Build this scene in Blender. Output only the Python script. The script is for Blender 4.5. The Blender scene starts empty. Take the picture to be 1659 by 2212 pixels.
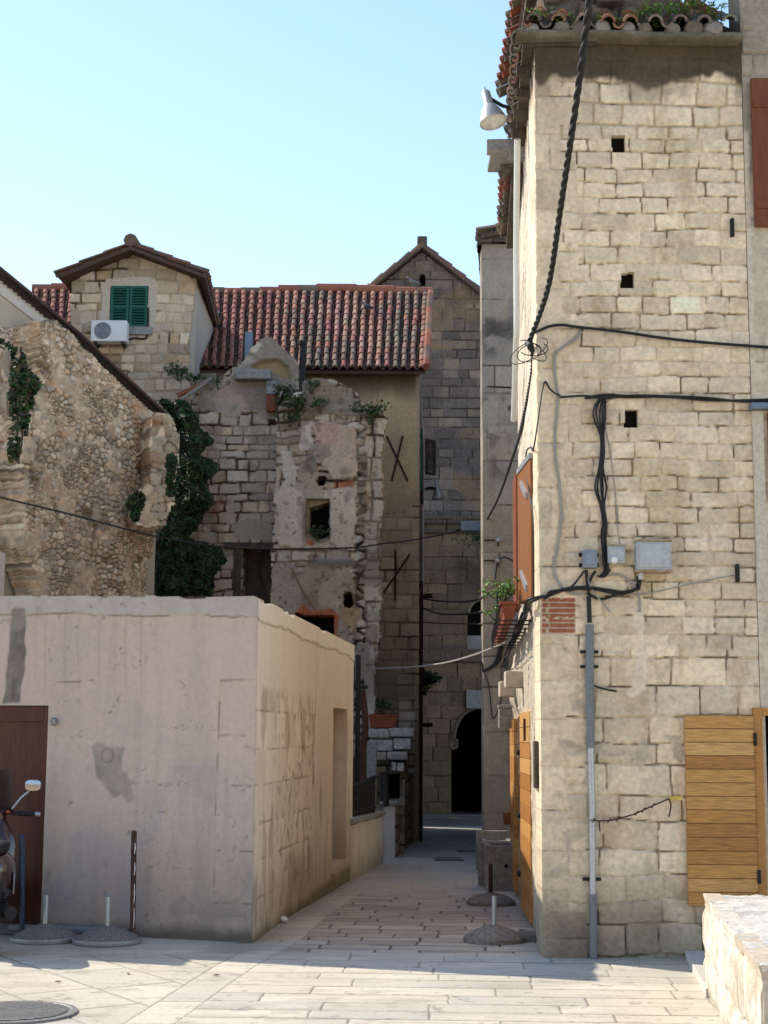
import bpy, bmesh, math, random
import numpy as np
from mathutils import Vector, Matrix

# ------------------------------------------------------------------ camera, light
SC = bpy.context.scene
COL = SC.collection
F, CU, CV, HOR, EYE = 3300.0, 829.5, 1106.0, 484.0, 1.65
PITCH = math.atan(HOR / F)
cam = bpy.data.cameras.new('camera'); cam_o = bpy.data.objects.new('camera', cam); COL.objects.link(cam_o)
ROLL = 0.006
cam_o.location = (0, 0, EYE); cam_o.rotation_euler = (Matrix.Rotation(math.radians(90) + PITCH, 3, 'X') @ Matrix.Rotation(ROLL, 3, 'Z')).to_euler()
cam.sensor_fit = 'AUTO'; cam.sensor_width = 36.0; cam.lens = 36.0 * F / 2212.0
cam.clip_start = 0.1; cam.clip_end = 3000
SC.camera = cam_o

TO_SUN = Vector((-0.605, 0.437, 0.665)).normalized()
ELEV = math.asin(TO_SUN.z); AZ = math.atan2(TO_SUN.x, TO_SUN.y)
w = bpy.data.worlds.new('World'); SC.world = w; w.use_nodes = True
nt = w.node_tree; nt.nodes.clear()
sky = nt.nodes.new('ShaderNodeTexSky'); sky.sky_type = 'NISHITA'; sky.sun_disc = False
sky.sun_elevation = ELEV; sky.sun_rotation = AZ
sky.air_density = 1.0; sky.dust_density = 0.05; sky.ozone_density = 1.0
bg = nt.nodes.new('ShaderNodeBackground'); bg.inputs[1].default_value = 0.135
wo = nt.nodes.new('ShaderNodeOutputWorld')
tint = nt.nodes.new('ShaderNodeVectorMath'); tint.operation = 'MULTIPLY'; tint.inputs[1].default_value = (0.87, 0.85, 0.83)
nt.links.new(sky.outputs[0], tint.inputs[0]); nt.links.new(tint.outputs[0], bg.inputs[0]); nt.links.new(bg.outputs[0], wo.inputs[0])
sun = bpy.data.lights.new('sun', 'SUN'); sun.energy = 2.4; sun.angle = math.radians(0.5); sun.color = (1.0, 0.91, 0.76)
sun_o = bpy.data.objects.new('sun', sun); COL.objects.link(sun_o)
sun_o.rotation_euler = TO_SUN.to_track_quat('Z', 'Y').to_euler(); sun_o.location = (-20, 15, 30)
SC.view_settings.view_transform = 'Standard'; SC.view_settings.look = 'None'
SC.view_settings.exposure = 1.36; SC.view_settings.gamma = 1.0
SC.cycles.max_bounces = 8; SC.cycles.diffuse_bounces = 5

# ------------------------------------------------------------------ picture to place
CP, SP = math.cos(PITCH), math.sin(PITCH); CR_, SR_ = math.cos(ROLL), math.sin(ROLL)
def ray(u, v):
    a = (u - CU) / F; b = (CV - v) / F
    x = a * CR_ - b * SR_; y = a * SR_ + b * CR_
    return Vector((x, CP - y * SP, SP + y * CP))
def P(u, v, Y):
    d = ray(u, v); t = Y / d.y
    return Vector((d.x * t, Y, EYE + d.z * t))
SLOPE, S0 = 0.02, 14.0
def gz(y):
    return -SLOPE * np.maximum(0, np.asarray(y) - S0)
def G(u, v, dz=0.0):
    d = ray(u, v)
    k = d.z / d.y                       # z = EYE + k*Y
    Y = (dz - EYE) / k
    if Y > S0: Y = (dz + SLOPE * S0 - EYE) / (k + SLOPE)
    return Vector((d.x / d.y * Y, Y, EYE + k * Y))
def PW(u, v, A, B):                     # point on the upright plane through A and B
    d = ray(u, v); ax, ay = A[0], A[1]; bx, by = B[0], B[1]
    nx, ny = -(by - ay), (bx - ax)
    t = (ax * nx + ay * ny) / (d.x * nx + d.y * ny)
    return Vector((d.x * t, d.y * t, EYE + d.z * t))

# ------------------------------------------------------------------ noise
_tab = np.random.RandomState(7).rand(256, 256)
def vn(x, y, seed=0):
    x = np.asarray(x, float) + seed * 17.31; y = np.asarray(y, float) + seed * 9.77
    ix = np.floor(x).astype(int); iy = np.floor(y).astype(int)
    fx = x - ix; fy = y - iy; fx = fx * fx * (3 - 2 * fx); fy = fy * fy * (3 - 2 * fy)
    a = _tab[ix & 255, iy & 255]; b = _tab[(ix + 1) & 255, iy & 255]
    c = _tab[ix & 255, (iy + 1) & 255]; d = _tab[(ix + 1) & 255, (iy + 1) & 255]
    return (a * (1 - fx) + b * fx) * (1 - fy) + (c * (1 - fx) + d * fx) * fy
def fbm(x, y, o=4, seed=0):
    r = 0; a = 0.5; f = 1.0; n = 0
    for i in range(o):
        r = r + a * vn(x * f, y * f, seed + i * 3); n += a; a *= 0.5; f *= 2.03
    return r / n
def sstep(a, b, x):
    t = np.clip((x - a) / (b - a), 0, 1); return t * t * (3 - 2 * t)
def lerp(a, b, t):
    t = np.asarray(t)[..., None]; return np.asarray(a) * (1 - t) + np.asarray(b) * t
def sd_poly(S, T, poly):                # signed distance, negative inside
    poly = np.asarray(poly, float); d2 = np.full(S.shape, 1e9); ins = np.zeros(S.shape, bool)
    n = len(poly)
    for i in range(n):
        a = poly[i]; b = poly[(i + 1) % n]; e = b - a
        wx = S - a[0]; wy = T - a[1]
        h = np.clip((wx * e[0] + wy * e[1]) / max(e @ e, 1e-12), 0, 1)
        d2 = np.minimum(d2, (wx - e[0] * h) ** 2 + (wy - e[1] * h) ** 2)
        c = (a[1] > T) != (b[1] > T)
        den = (b[1] - a[1]) if abs(b[1] - a[1]) > 1e-12 else 1e-12
        ins ^= c & (S < (b[0] - a[0]) * (T - a[1]) / den + a[0])
    d = np.sqrt(d2); return np.where(ins, -d, d)
def d_line(S, T, pts):
    d2 = np.full(S.shape, 1e9)
    for i in range(len(pts) - 1):
        a = np.asarray(pts[i], float); b = np.asarray(pts[i + 1], float); e = b - a
        wx = S - a[0]; wy = T - a[1]
        h = np.clip((wx * e[0] + wy * e[1]) / max(e @ e, 1e-12), 0, 1)
        d2 = np.minimum(d2, (wx - e[0] * h) ** 2 + (wy - e[1] * h) ** 2)
    return np.sqrt(d2)
def ashlar(S, T, hr, wr, seed=1, warp=0.012, wf=1.6):
    rng = np.random.RandomState(seed)
    t = T + warp * (fbm(S * wf, T * wf, 3, seed) - 0.5) * 2
    s = S + warp * (fbm(S * wf, T * wf, 3, seed + 40) - 0.5) * 2
    e = [t.min() - 0.5]
    while e[-1] < t.max() + 0.5: e.append(e[-1] + rng.uniform(*hr))
    e = np.array(e); ci = np.clip(np.searchsorted(e, t) - 1, 0, len(e) - 2)
    dt = np.minimum(t - e[ci], e[ci + 1] - t)
    si = np.zeros(S.shape, int); ds = np.zeros(S.shape); s0, s1 = s.min() - 1, s.max() + 1
    for c in np.unique(ci):
        m = ci == c; f = [s0 - rng.uniform(0, wr[1])]
        while f[-1] < s1: f.append(f[-1] + rng.uniform(*wr))
        f = np.array(f); k = np.clip(np.searchsorted(f, s[m]) - 1, 0, len(f) - 2)
        si[m] = k; ds[m] = np.minimum(s[m] - f[k], f[k + 1] - s[m])
    r = [_tab[(ci * 7 + q * 31) & 255, (si * 13 + q * 57 + ci * 3) & 255] for q in range(3)]
    # rounded corners
    rc = 0.025; dd = np.minimum(ds, dt); cx = np.maximum(rc - ds, 0); cy = np.maximum(rc - dt, 0)
    dd = np.where((ds < rc) & (dt < rc), rc - np.hypot(cx, cy), dd)
    return dd, r, ds, dt
def worley(S, T, sx, sy, seed=1, jit=0.85):
    x = S / sx; y = T / sy; ix = np.floor(x).astype(int); iy = np.floor(y).astype(int)
    f1 = np.full(S.shape, 9.0); f2 = np.full(S.shape, 9.0); i1 = np.zeros(S.shape); j1 = np.zeros(S.shape); lx = np.zeros(S.shape); ly = np.zeros(S.shape)
    for a in (-1, 0, 1):
        for b in (-1, 0, 1):
            cx = ix + a; cy = iy + b
            px = cx + 0.5 + jit * (_tab[(cx + seed) & 255, (cy * 3 + seed) & 255] - 0.5)
            py = cy + 0.5 + jit * (_tab[(cx * 5 + seed + 77) & 255, (cy + seed * 2) & 255] - 0.5)
            d = np.hypot(x - px, y - py)
            nw = d < f1
            f2 = np.where(nw, f1, np.minimum(f2, d)); i1 = np.where(nw, cx, i1); j1 = np.where(nw, cy, j1); lx = np.where(nw, x - px, lx); ly = np.where(nw, y - py, ly); f1 = np.where(nw, d, f1)
    i1 = i1.astype(int); j1 = j1.astype(int)
    r = [_tab[(i1 * 7 + q * 31) & 255, (j1 * 13 + q * 57 + i1 * 3) & 255] for q in range(3)]
    return (f2 - f1) * 0.5 * min(sx, sy), r + [(r[1] - .5) * lx * 2.4 + (r[2] - .5) * ly * 2.4]
def pal(r, cols):
    cols = np.asarray(cols, float); k = np.clip((r * len(cols)).astype(int), 0, len(cols) - 1); return cols[k]

# ------------------------------------------------------------------ materials
def mat(name, col=(0.5, 0.5, 0.5), rough=0.8, metal=0.0, noise=(20, 0.15), bump=(60, 0.15, 0.01), attr=False, col2=None, spec=0.3, stretch=(1, 1, 1), coat=0.0):
    m = bpy.data.materials.new(name); m.use_nodes = True; t = m.node_tree; n = t.nodes; b = n['Principled BSDF']
    b.inputs['Roughness'].default_value = rough; b.inputs['Metallic'].default_value = metal
    b.inputs['Specular IOR Level'].default_value = spec; b.inputs['Coat Weight'].default_value = coat
    tc = n.new('ShaderNodeTexCoord'); mp = n.new('ShaderNodeMapping'); mp.inputs['Scale'].default_value = stretch
    t.links.new(tc.outputs['Object'], mp.inputs['Vector'])
    nz = n.new('ShaderNodeTexNoise'); nz.inputs['Scale'].default_value = noise[0]; nz.inputs['Detail'].default_value = 6; nz.inputs['Roughness'].default_value = 0.65
    t.links.new(mp.outputs[0], nz.inputs['Vector'])
    if attr:
        src = n.new('ShaderNodeAttribute'); src.attribute_name = 'Col'; c0 = src.outputs['Color']
    else:
        src = n.new('ShaderNodeMix'); src.data_type = 'RGBA'
        src.inputs[6].default_value = (*col, 1); src.inputs[7].default_value = (*(col2 or col), 1)
        rp = n.new('ShaderNodeMapRange'); rp.inputs[1].default_value = 0.4; rp.inputs[2].default_value = 0.6
        t.links.new(nz.outputs[0], rp.inputs[0]); t.links.new(rp.outputs[0], src.inputs[0]); c0 = src.outputs[2]
    mr = n.new('ShaderNodeMapRange'); mr.inputs[1].default_value = 0.3; mr.inputs[2].default_value = 0.7
    mr.inputs[3].default_value = 1 - noise[1]; mr.inputs[4].default_value = 1 + noise[1]
    nz2 = n.new('ShaderNodeTexNoise'); nz2.inputs['Scale'].default_value = noise[0] * 3.1; nz2.inputs['Detail'].default_value = 5
    t.links.new(mp.outputs[0], nz2.inputs['Vector']); t.links.new(nz2.outputs[0], mr.inputs[0])
    mx = n.new('ShaderNodeVectorMath'); mx.operation = 'SCALE'
    t.links.new(c0, mx.inputs[0]); t.links.new(mr.outputs[0], mx.inputs['Scale']); t.links.new(mx.outputs[0], b.inputs['Base Color'])
    if bump:
        nb = n.new('ShaderNodeTexNoise'); nb.inputs['Scale'].default_value = bump[0]; nb.inputs['Detail'].default_value = 4
        t.links.new(mp.outputs[0], nb.inputs['Vector'])
        bp = n.new('ShaderNodeBump'); bp.inputs['Strength'].default_value = bump[1]; bp.inputs['Distance'].default_value = bump[2]
        t.links.new(nb.outputs[0], bp.inputs['Height']); t.links.new(bp.outputs[0], b.inputs['Normal'])
    return m
M = {}
M['stone'] = mat('masonry', attr=True, rough=0.92, noise=(9, 0.16), bump=(70, 0.5, 0.012), spec=0.15)
M['stone_far'] = mat('masonry_far', attr=True, rough=0.95, noise=(5, 0.22), bump=(30, 0.5, 0.02), spec=0.1)
M['plaster'] = mat('render', attr=True, rough=0.9, noise=(7, 0.06), bump=(90, 0.25, 0.006), spec=0.15)
M['paving'] = mat('paving_stone', attr=True, rough=0.62, noise=(10, 0.09), bump=(40, 0.12, 0.006), spec=0.3)
M['tile'] = mat('clay_tile', attr=True, rough=0.9, noise=(14, 0.3), bump=(40, 0.5, 0.01), spec=0.1)
M['dark'] = mat('shade_and_soil_black', (0.012, 0.011, 0.01), 1.0, spec=0.0)  # near-black that paints the unlit depth of openings; planter soil uses it too
M['oldwood'] = mat('weathered_wood', (0.10, 0.075, 0.055), 0.85, col2=(0.06, 0.045, 0.035), noise=(12, 0.3), stretch=(1, 1, 0.2))
M['brownwood'] = mat('brown_wood', (0.09, 0.022, 0.008), 0.5, col2=(0.055, 0.014, 0.006), noise=(9, 0.25), stretch=(6, 6, 0.35), bump=(20, 0.1, 0.004))
M['redwood'] = mat('red_brown_paint', (0.20, 0.055, 0.022), 0.55, col2=(0.16, 0.042, 0.018), noise=(9, 0.15), stretch=(4, 4, 0.4))
M['shutterwood'] = mat('orange_brown_wood', (0.25, 0.092, 0.024), 0.55, col2=(0.19, 0.066, 0.019), noise=(9, 0.15), stretch=(8, 8, 0.4))
M['pine'] = mat('varnished_pine', attr=True, rough=0.45, noise=(5, 0.34), stretch=(0.6, 1, 11), bump=(20, 0.15, 0.004), spec=0.4)
M['green'] = mat('green_paint', (0.012, 0.10, 0.065), 0.5, noise=(10, 0.15))
M['iron'] = mat('dark_iron', (0.03, 0.028, 0.028), 0.6, 0.6, noise=(20, 0.3))
M['rust'] = mat('rusty_iron', (0.09, 0.04, 0.025), 0.8, 0.3, col2=(0.045, 0.022, 0.018), noise=(14, 0.3))
M['galv'] = mat('galvanised_steel', (0.42, 0.44, 0.46), 0.42, 0.7, noise=(18, 0.15))
M['cable'] = mat('black_cable', (0.018, 0.017, 0.018), 0.6, noise=(30, 0.2))
M['greycable'] = mat('grey_cable', (0.30, 0.28, 0.25), 0.7, noise=(20, 0.15))
M['greypipe'] = mat('grey_pipe', (0.17, 0.18, 0.19), 0.5, noise=(14, 0.15))
M['white'] = mat('white_plastic', (0.72, 0.72, 0.70), 0.4, noise=(12, 0.05))
M['concrete'] = mat('concrete', (0.30, 0.285, 0.26), 0.9, col2=(0.22, 0.21, 0.195), noise=(16, 0.2), bump=(60, 0.4, 0.01))
M['terracotta'] = mat('terracotta', (0.27, 0.075, 0.035), 0.75, col2=(0.22, 0.06, 0.03), noise=(12, 0.15))
M['leaf'] = mat('leaf', attr=True, rough=0.6, noise=(9, 0.2), bump=None, spec=0.25)
M['zinc'] = mat('blue_grey_zinc', (0.16, 0.20, 0.25), 0.5, 0.3, noise=(10, 0.15))

# ------------------------------------------------------------------ objects
def link(o, parent=None):
    COL.objects.link(o)
    if parent is not None:
        o.parent = parent
        o.matrix_parent_inverse = Matrix.Translation(-Vector(parent.location)) if parent.type == 'EMPTY' else Matrix.Identity(4)
    return o
def tag(o, label=None, cat=None, group=None, kind=None):
    if label: o['label'] = label
    if cat: o['category'] = cat
    if group: o['group'] = group
    if kind: o['kind'] = kind
    return o
def thing(name, label, cat, loc=(0, 0, 0), group=None):
    o = bpy.data.objects.new(name, None); COL.objects.link(o); o.location = loc; o.empty_display_size = 0.2
    return tag(o, label, cat, group)
def copy_tree(o, loc, label=None, rotz=None, scale=None):
    r = o.copy(); COL.objects.link(r); r.location = loc
    if label: r['label'] = label
    if rotz is not None: r.rotation_euler = (0, 0, rotz)
    if scale is not None: r.scale = (scale,) * 3
    for ch in list(o.children):
        c = ch.copy(); COL.objects.link(c); c.parent = r
        for g in list(ch.children):
            d = g.copy(); COL.objects.link(d); d.parent = c
    return r

class MB:
    def __init__(s): s.v = []; s.f = []; s.c = []
    def add(s, vs, fs, col=None):
        b = len(s.v); s.v += [tuple(p) for p in vs]; s.f += [tuple(b + i for i in f) for f in fs]
        s.c += [tuple(col) if col is not None else (0.5, 0.5, 0.5)] * len(vs); return s
    def hexa(s, p, col=None):           # eight corners: bottom ring 0-3, top ring 4-7
        return s.add(p, [(3, 2, 1, 0), (4, 5, 6, 7), (0, 1, 5, 4), (1, 2, 6, 5), (2, 3, 7, 6), (3, 0, 4, 7)], col)
    def box(s, c, d, rz=0.0, col=None, mtx=None):
        x, y, z = d[0] / 2, d[1] / 2, d[2] / 2
        q = [(-x, -y, -z), (x, -y, -z), (x, y, -z), (-x, y, -z), (-x, -y, z), (x, -y, z), (x, y, z), (-x, y, z)]
        m = mtx if mtx is not None else Matrix.Rotation(rz, 3, 'Z')
        return s.hexa([Vector(c) + m @ Vector(k) for k in q], col)
    def wallbox(s, A, B, z0, z1, depth, off=0.0, col=None):   # box standing on line A-B, its face off in front of the line
        a = Vector((A[0], A[1], 0)); b = Vector((B[0], B[1], 0)); d = (b - a).normalized(); n = d.cross(Vector((0, 0, 1)))
        f = n * off; k = n * (off - depth)
        return s.hexa([a + f + Vector((0, 0, z0)), b + f + Vector((0, 0, z0)), b + k + Vector((0, 0, z0)), a + k + Vector((0, 0, z0)),
                       a + f + Vector((0, 0, z1)), b + f + Vector((0, 0, z1)), b + k + Vector((0, 0, z1)), a + k + Vector((0, 0, z1))], col)
    def prism(s, pts, vec, col=None):
        n = len(pts); v = [Vector(p) for p in pts]; vv = Vector(vec)
        return s.add(v + [p + vv for p in v], [tuple(range(n)), tuple(range(2 * n - 1, n - 1, -1))] + [(i, i + n, (i + 1) % n + n, (i + 1) % n) for i in range(n)], col)
    def tube(s, pts, r, n=8, col=None, cap=True):
        pts = [Vector(p) for p in pts]; rr = r if isinstance(r, (list, tuple)) else [r] * len(pts)
        t0 = (pts[1] - pts[0]).normalized(); a = t0.orthogonal().normalized(); rings = []
        for i, p in enumerate(pts):
            t = (pts[min(i + 1, len(pts) - 1)] - pts[max(i - 1, 0)]).normalized()
            a = (a - t * a.dot(t)).normalized(); b = t.cross(a)
            rings += [p + (a * math.cos(2 * math.pi * k / n) + b * math.sin(2 * math.pi * k / n)) * rr[i] for k in range(n)]
        fs = [(i * n + k, i * n + (k + 1) % n, (i + 1) * n + (k + 1) % n, (i + 1) * n + k) for i in range(len(pts) - 1) for k in range(n)]
        if cap: fs += [tuple(range(n - 1, -1, -1)), tuple((len(pts) - 1) * n + k for k in range(n))]
        return s.add(rings, fs, col)
    def lathe(s, prof, o=(0, 0, 0), n=24, axis=None, col=None):
        m = Vector(axis).to_track_quat('Z', 'Y').to_matrix() if axis is not None else Matrix.Identity(3)
        vs = [Vector(o) + m @ Vector((r * math.cos(2 * math.pi * k / n), r * math.sin(2 * math.pi * k / n), z)) for r, z in prof for k in range(n)]
        fs = [(i * n + k, i * n + (k + 1) % n, (i + 1) * n + (k + 1) % n, (i + 1) * n + k) for i in range(len(prof) - 1) for k in range(n)]
        fs += [tuple(range(n - 1, -1, -1)), tuple((len(prof) - 1) * n + k for k in range(n))]
        return s.add(vs, fs, col)
    def build(s, name, m, parent=None, smooth=False, bevel=0.0, fix=True, local=None):
        me = bpy.data.meshes.new(name)
        off = Vector(local) if local is not None else Vector((0, 0, 0))
        me.from_pydata([tuple(Vector(p) - off) for p in s.v], [], s.f); me.update()
        ca = me.color_attributes.new('Col', 'FLOAT_COLOR', 'POINT')
        ca.data.foreach_set('color', np.hstack([np.array(s.c, float), np.ones((len(s.c), 1))]).ravel())
        if fix or bevel:
            bm = bmesh.new(); bm.from_mesh(me)
            if fix: bmesh.ops.recalc_face_normals(bm, faces=bm.faces)
            if bevel:
                es = [e for e in bm.edges if len(e.link_faces) == 2 and e.calc_face_angle(0) > 0.6]
                bmesh.ops.bevel(bm, geom=es, offset=bevel, segments=2, affect='EDGES', profile=0.6, clamp_overlap=True)
            bm.to_mesh(me); bm.free()
        me.materials.append(M[m] if isinstance(m, str) else m)
        if smooth:
            me.polygons.foreach_set('use_smooth', np.ones(len(me.polygons), bool)); me.set_sharp_from_angle(angle=math.radians(50))
        o = bpy.data.objects.new(name, me); link(o, parent)
        if local is not None and parent is None: o.location = off
        return o

class Wall:
    """An upright sheet from A to B (left to right as seen from its face), built as a fine relief with its own thickness."""
    def __init__(s, A, B):
        s.A = Vector((A[0], A[1], 0)); s.B = Vector((B[0], B[1], 0)); s.L = (s.B - s.A).length
        s.d = (s.B - s.A) / s.L; s.n = s.d.cross(Vector((0, 0, 1)))
    def st(s, u, v):
        p = PW(u, v, s.A, s.B); return ((p - s.A).dot(s.d), p.z)
    def poly(s, pts): return [s.st(*q) for q in pts]
    def pt(s, q, t, off=0.0): return s.A + s.d * q + Vector((0, 0, t)) + s.n * off
    def pp(s, u, v, off=0.0):
        q = s.st(u, v); return s.pt(q[0], q[1], off)
    def build(s, name, s0, s1, t0, t1, res, fn, m, parent, thick=0.3, tdir=None, rough=0.0, gain=None):
        ns = max(2, int(round((s1 - s0) / res)) + 1); n_t = max(2, int(round((t1 - t0) / res)) + 1)
        S, T = np.meshgrid(np.linspace(s0, s1, ns), np.linspace(t0, t1, n_t))
        disp, col, ok = fn(S, T)
        if gain: col = col * np.asarray(gain)
        A = np.array(s.A); d = np.array(s.d); n = np.array(s.n); z = np.array((0, 0, 1.0))
        V = A + S[..., None] * d + T[..., None] * z + disp[..., None] * n
        fm = ok[:-1, :-1] & ok[1:, :-1] & ok[:-1, 1:] & ok[1:, 1:]
        idx = np.arange(ns * n_t).reshape(n_t, ns)
        q = np.stack([idx[:-1, :-1], idx[:-1, 1:], idx[1:, 1:], idx[1:, :-1]], -1)[fm]
        VV = V.reshape(-1, 3); CC = col.reshape(-1, 3)
        if thick > 0:
            pad = np.pad(fm, 1); nv = len(VV); base = VV - (disp.reshape(-1, 1) + thick) * n if tdir is None else VV - disp.reshape(-1, 1) * n + thick * np.array(tdir)
            I, J = np.nonzero(fm); ed = []
            for di, dj, a, b in ((-1, 0, (0, 0), (0, 1)), (0, 1, (0, 1), (1, 1)), (1, 0, (1, 1), (1, 0)), (0, -1, (1, 0), (0, 0))):
                e = ~pad[I + 1 + di, J + 1 + dj]
                ed.append(np.stack([idx[I[e] + a[0], J[e] + a[1]], idx[I[e] + b[0], J[e] + b[1]]], -1))
            ed = np.concatenate(ed)
            bk = q[:, ::-1] + nv; front = VV; VV = np.vstack([VV, base]); CC0 = CC; CC = np.vstack([CC, CC]); prev = ed; sks = []
            if rough > 0:
                un, inv = np.unique(ed.ravel(), return_inverse=True); inv = inv.reshape(ed.shape)
                for j in range(1, 6):
                    f = j / 6; lay = front[un] * (1 - f) + base[un] * f; nn = fbm(lay[:, 2] * 6 + lay[:, 0] * 3, np.full(len(un), f * thick * 8) + lay[:, 1] * 2, 3, j) - .5
                    lay = lay + d * (nn * rough)[:, None] + z * ((fbm(lay[:, 0] * 6, lay[:, 2] * 5 + f * 9, 2, j + 9) - .5) * rough)[:, None]
                    off0 = len(VV); VV = np.vstack([VV, lay]); CC = np.vstack([CC, CC0[un] * (1 + 1.2 * nn)[:, None]]); cur = inv + off0
                    sks.append(np.stack([prev[:, 1], prev[:, 0], cur[:, 0], cur[:, 1]], -1)); prev = cur
            sks.append(np.stack([prev[:, 1], prev[:, 0], ed[:, 0] + nv, ed[:, 1] + nv], -1))
            q = np.vstack([q] + sks + [bk])
        return raw_mesh(name, VV, q, CC, m, parent)
def raw_mesh(name, V, q, C, m, parent=None, smooth=False):
    used, inv = np.unique(q.ravel(), return_inverse=True)
    V = V[used]; C = C[used]; q = inv.reshape(q.shape)
    me = bpy.data.meshes.new(name)
    me.vertices.add(len(V)); me.vertices.foreach_set('co', V.astype(np.float32).ravel())
    k = q.shape[1]
    me.loops.add(len(q) * k); me.loops.foreach_set('vertex_index', q.astype(np.int32).ravel())
    me.polygons.add(len(q)); me.polygons.foreach_set('loop_start', np.arange(0, len(q) * k, k, dtype=np.int32))
    me.update(calc_edges=True); me.validate()
    ca = me.color_attributes.new('Col', 'FLOAT_COLOR', 'POINT')
    ca.data.foreach_set('color', np.hstack([np.clip(C, 0.004, 0.9), np.ones((len(C), 1))]).astype(np.float32).ravel())
    me.polygons.foreach_set('use_smooth', np.ones(len(me.polygons), bool))
    if not smooth: me.set_sharp_from_angle(angle=math.radians(38))
    me.materials.append(M[m] if isinstance(m, str) else m)
    return link(bpy.data.objects.new(name, me), parent)

def masonry(S, T, hr, wr, cols, mortar, seed, depth=0.012, joint=0.006, warp=0.012, kind='ashlar', var=0.12, gap=0.35, bulge=0.03, ff=1.4, wf=1.6, fj=1.0):
    """stone relief and colour: joints are partly open (deep) and partly filled flush"""
    if kind == 'ashlar': d, r, _, _ = ashlar(S, T, hr, wr, seed, warp, wf)
    else: d, r = worley(S + 0.03 * (fbm(S * 9, T * 9, 2, seed) - 0.5), T + 0.03 * (fbm(S * 9, T * 9, 2, seed + 5) - 0.5), float(np.mean(wr)), float(np.mean(hr)), seed)
    facet = depth * 1.3 * r[3] if kind != 'ashlar' else 0.0
    d = d + 0.006 * (fbm(S * 25, T * 25, 2, seed + 9) - 0.5)
    fill = sstep(gap - 0.07, gap + 0.07, fbm(S * ff, T * ff * 1.2, 4, seed + 21))     # 1 = joint filled flush
    inn = sstep(joint * 0.4, joint * 1.6, d)
    rel = facet + depth * sstep(0, bulge, d) + depth * 0.8 * (r[1] - 0.5) + 0.006 * (fbm(S * 14, T * 14, 3, seed + 2) - 0.5)
    jd = lerp(np.full(S.shape + (1,), -depth * 1.6), np.full(S.shape + (1,), depth * (0.35 if fj == 1.0 else -.15)), fill)[..., 0]
    disp = jd * (1 - inn) + rel * inn
    c = pal(r[0], cols) * (1 + var * 2 * (r[2] - 0.5))[..., None]
    c = c * (1 + 0.35 * (fbm(S * 6, T * 6, 5, seed + 30) - 0.5))[..., None]
    mc = lerp(np.asarray(mortar) * 0.38, np.asarray(mortar) * fj, fill)
    return disp, lerp(mc, c, inn), inn
# ------------------------------------------------------------------ picture crops used while measuring
CR = {'c1': (0, 560, 2.37), 'c2': (420, 680, 2.37), 'c3': (360, 1000, 2.37), 'c4': (900, 560, 3.318), 'c5': (1150, 0, 2.1545), 'c6': (1200, 700, 2.304),
      'c7': (1180, 1250, 2.242), 'c8': (1180, 1700, 2.242), 'd1': (0, 1000, 2.9625), 'd2': (0, 1460, 2.592), 'd3': (0, 1900, 2.592), 'd4': (600, 1460, 3.6875),
      'd5': (850, 1250, 3.318), 'd6': (850, 1650, 3.318), 'd7': (640, 2000, 2.183), 'd8': (1180, 150, 3.404)}
def K(c, x, y):
    o = CR[c]; return ((x / o[2] + o[0]) * 0.86406, (y / o[2] + o[1]) * 0.86406)
def KK(c, *pts): return [K(c, *p) for p in pts]

# ------------------------------------------------------------------ ground
def sheet(name, x0, x1, y0, y1, res, fn, m, z=0.0):
    nx = int((x1 - x0) / res) + 1; ny = int((y1 - y0) / res) + 1
    X, Y = np.meshgrid(np.linspace(x0, x1, nx), np.linspace(y0, y1, ny))
    d, col = fn(X, Y)
    V = np.stack([X, Y, gz(Y) + d + z], -1).reshape(-1, 3)
    i = np.arange(nx * ny).reshape(ny, nx)
    q = np.stack([i[:-1, :-1], i[:-1, 1:], i[1:, 1:], i[1:, :-1]], -1).reshape(-1, 4)
    o = raw_mesh(name, V, q, col.reshape(-1, 3), m); o['kind'] = 'structure'; return o
LA = [G(377, 2212), G(553, 2086), G(648, 2031), G(723, 1968), G(794, 1920), G(860, 1868)]
LA = [(LA[0].x - (LA[1].x - LA[0].x) * 4, LA[0].y - (LA[1].y - LA[0].y) * 4)] + [(p.x, p.y) for p in LA] + [(0.75, 40)]
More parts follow.
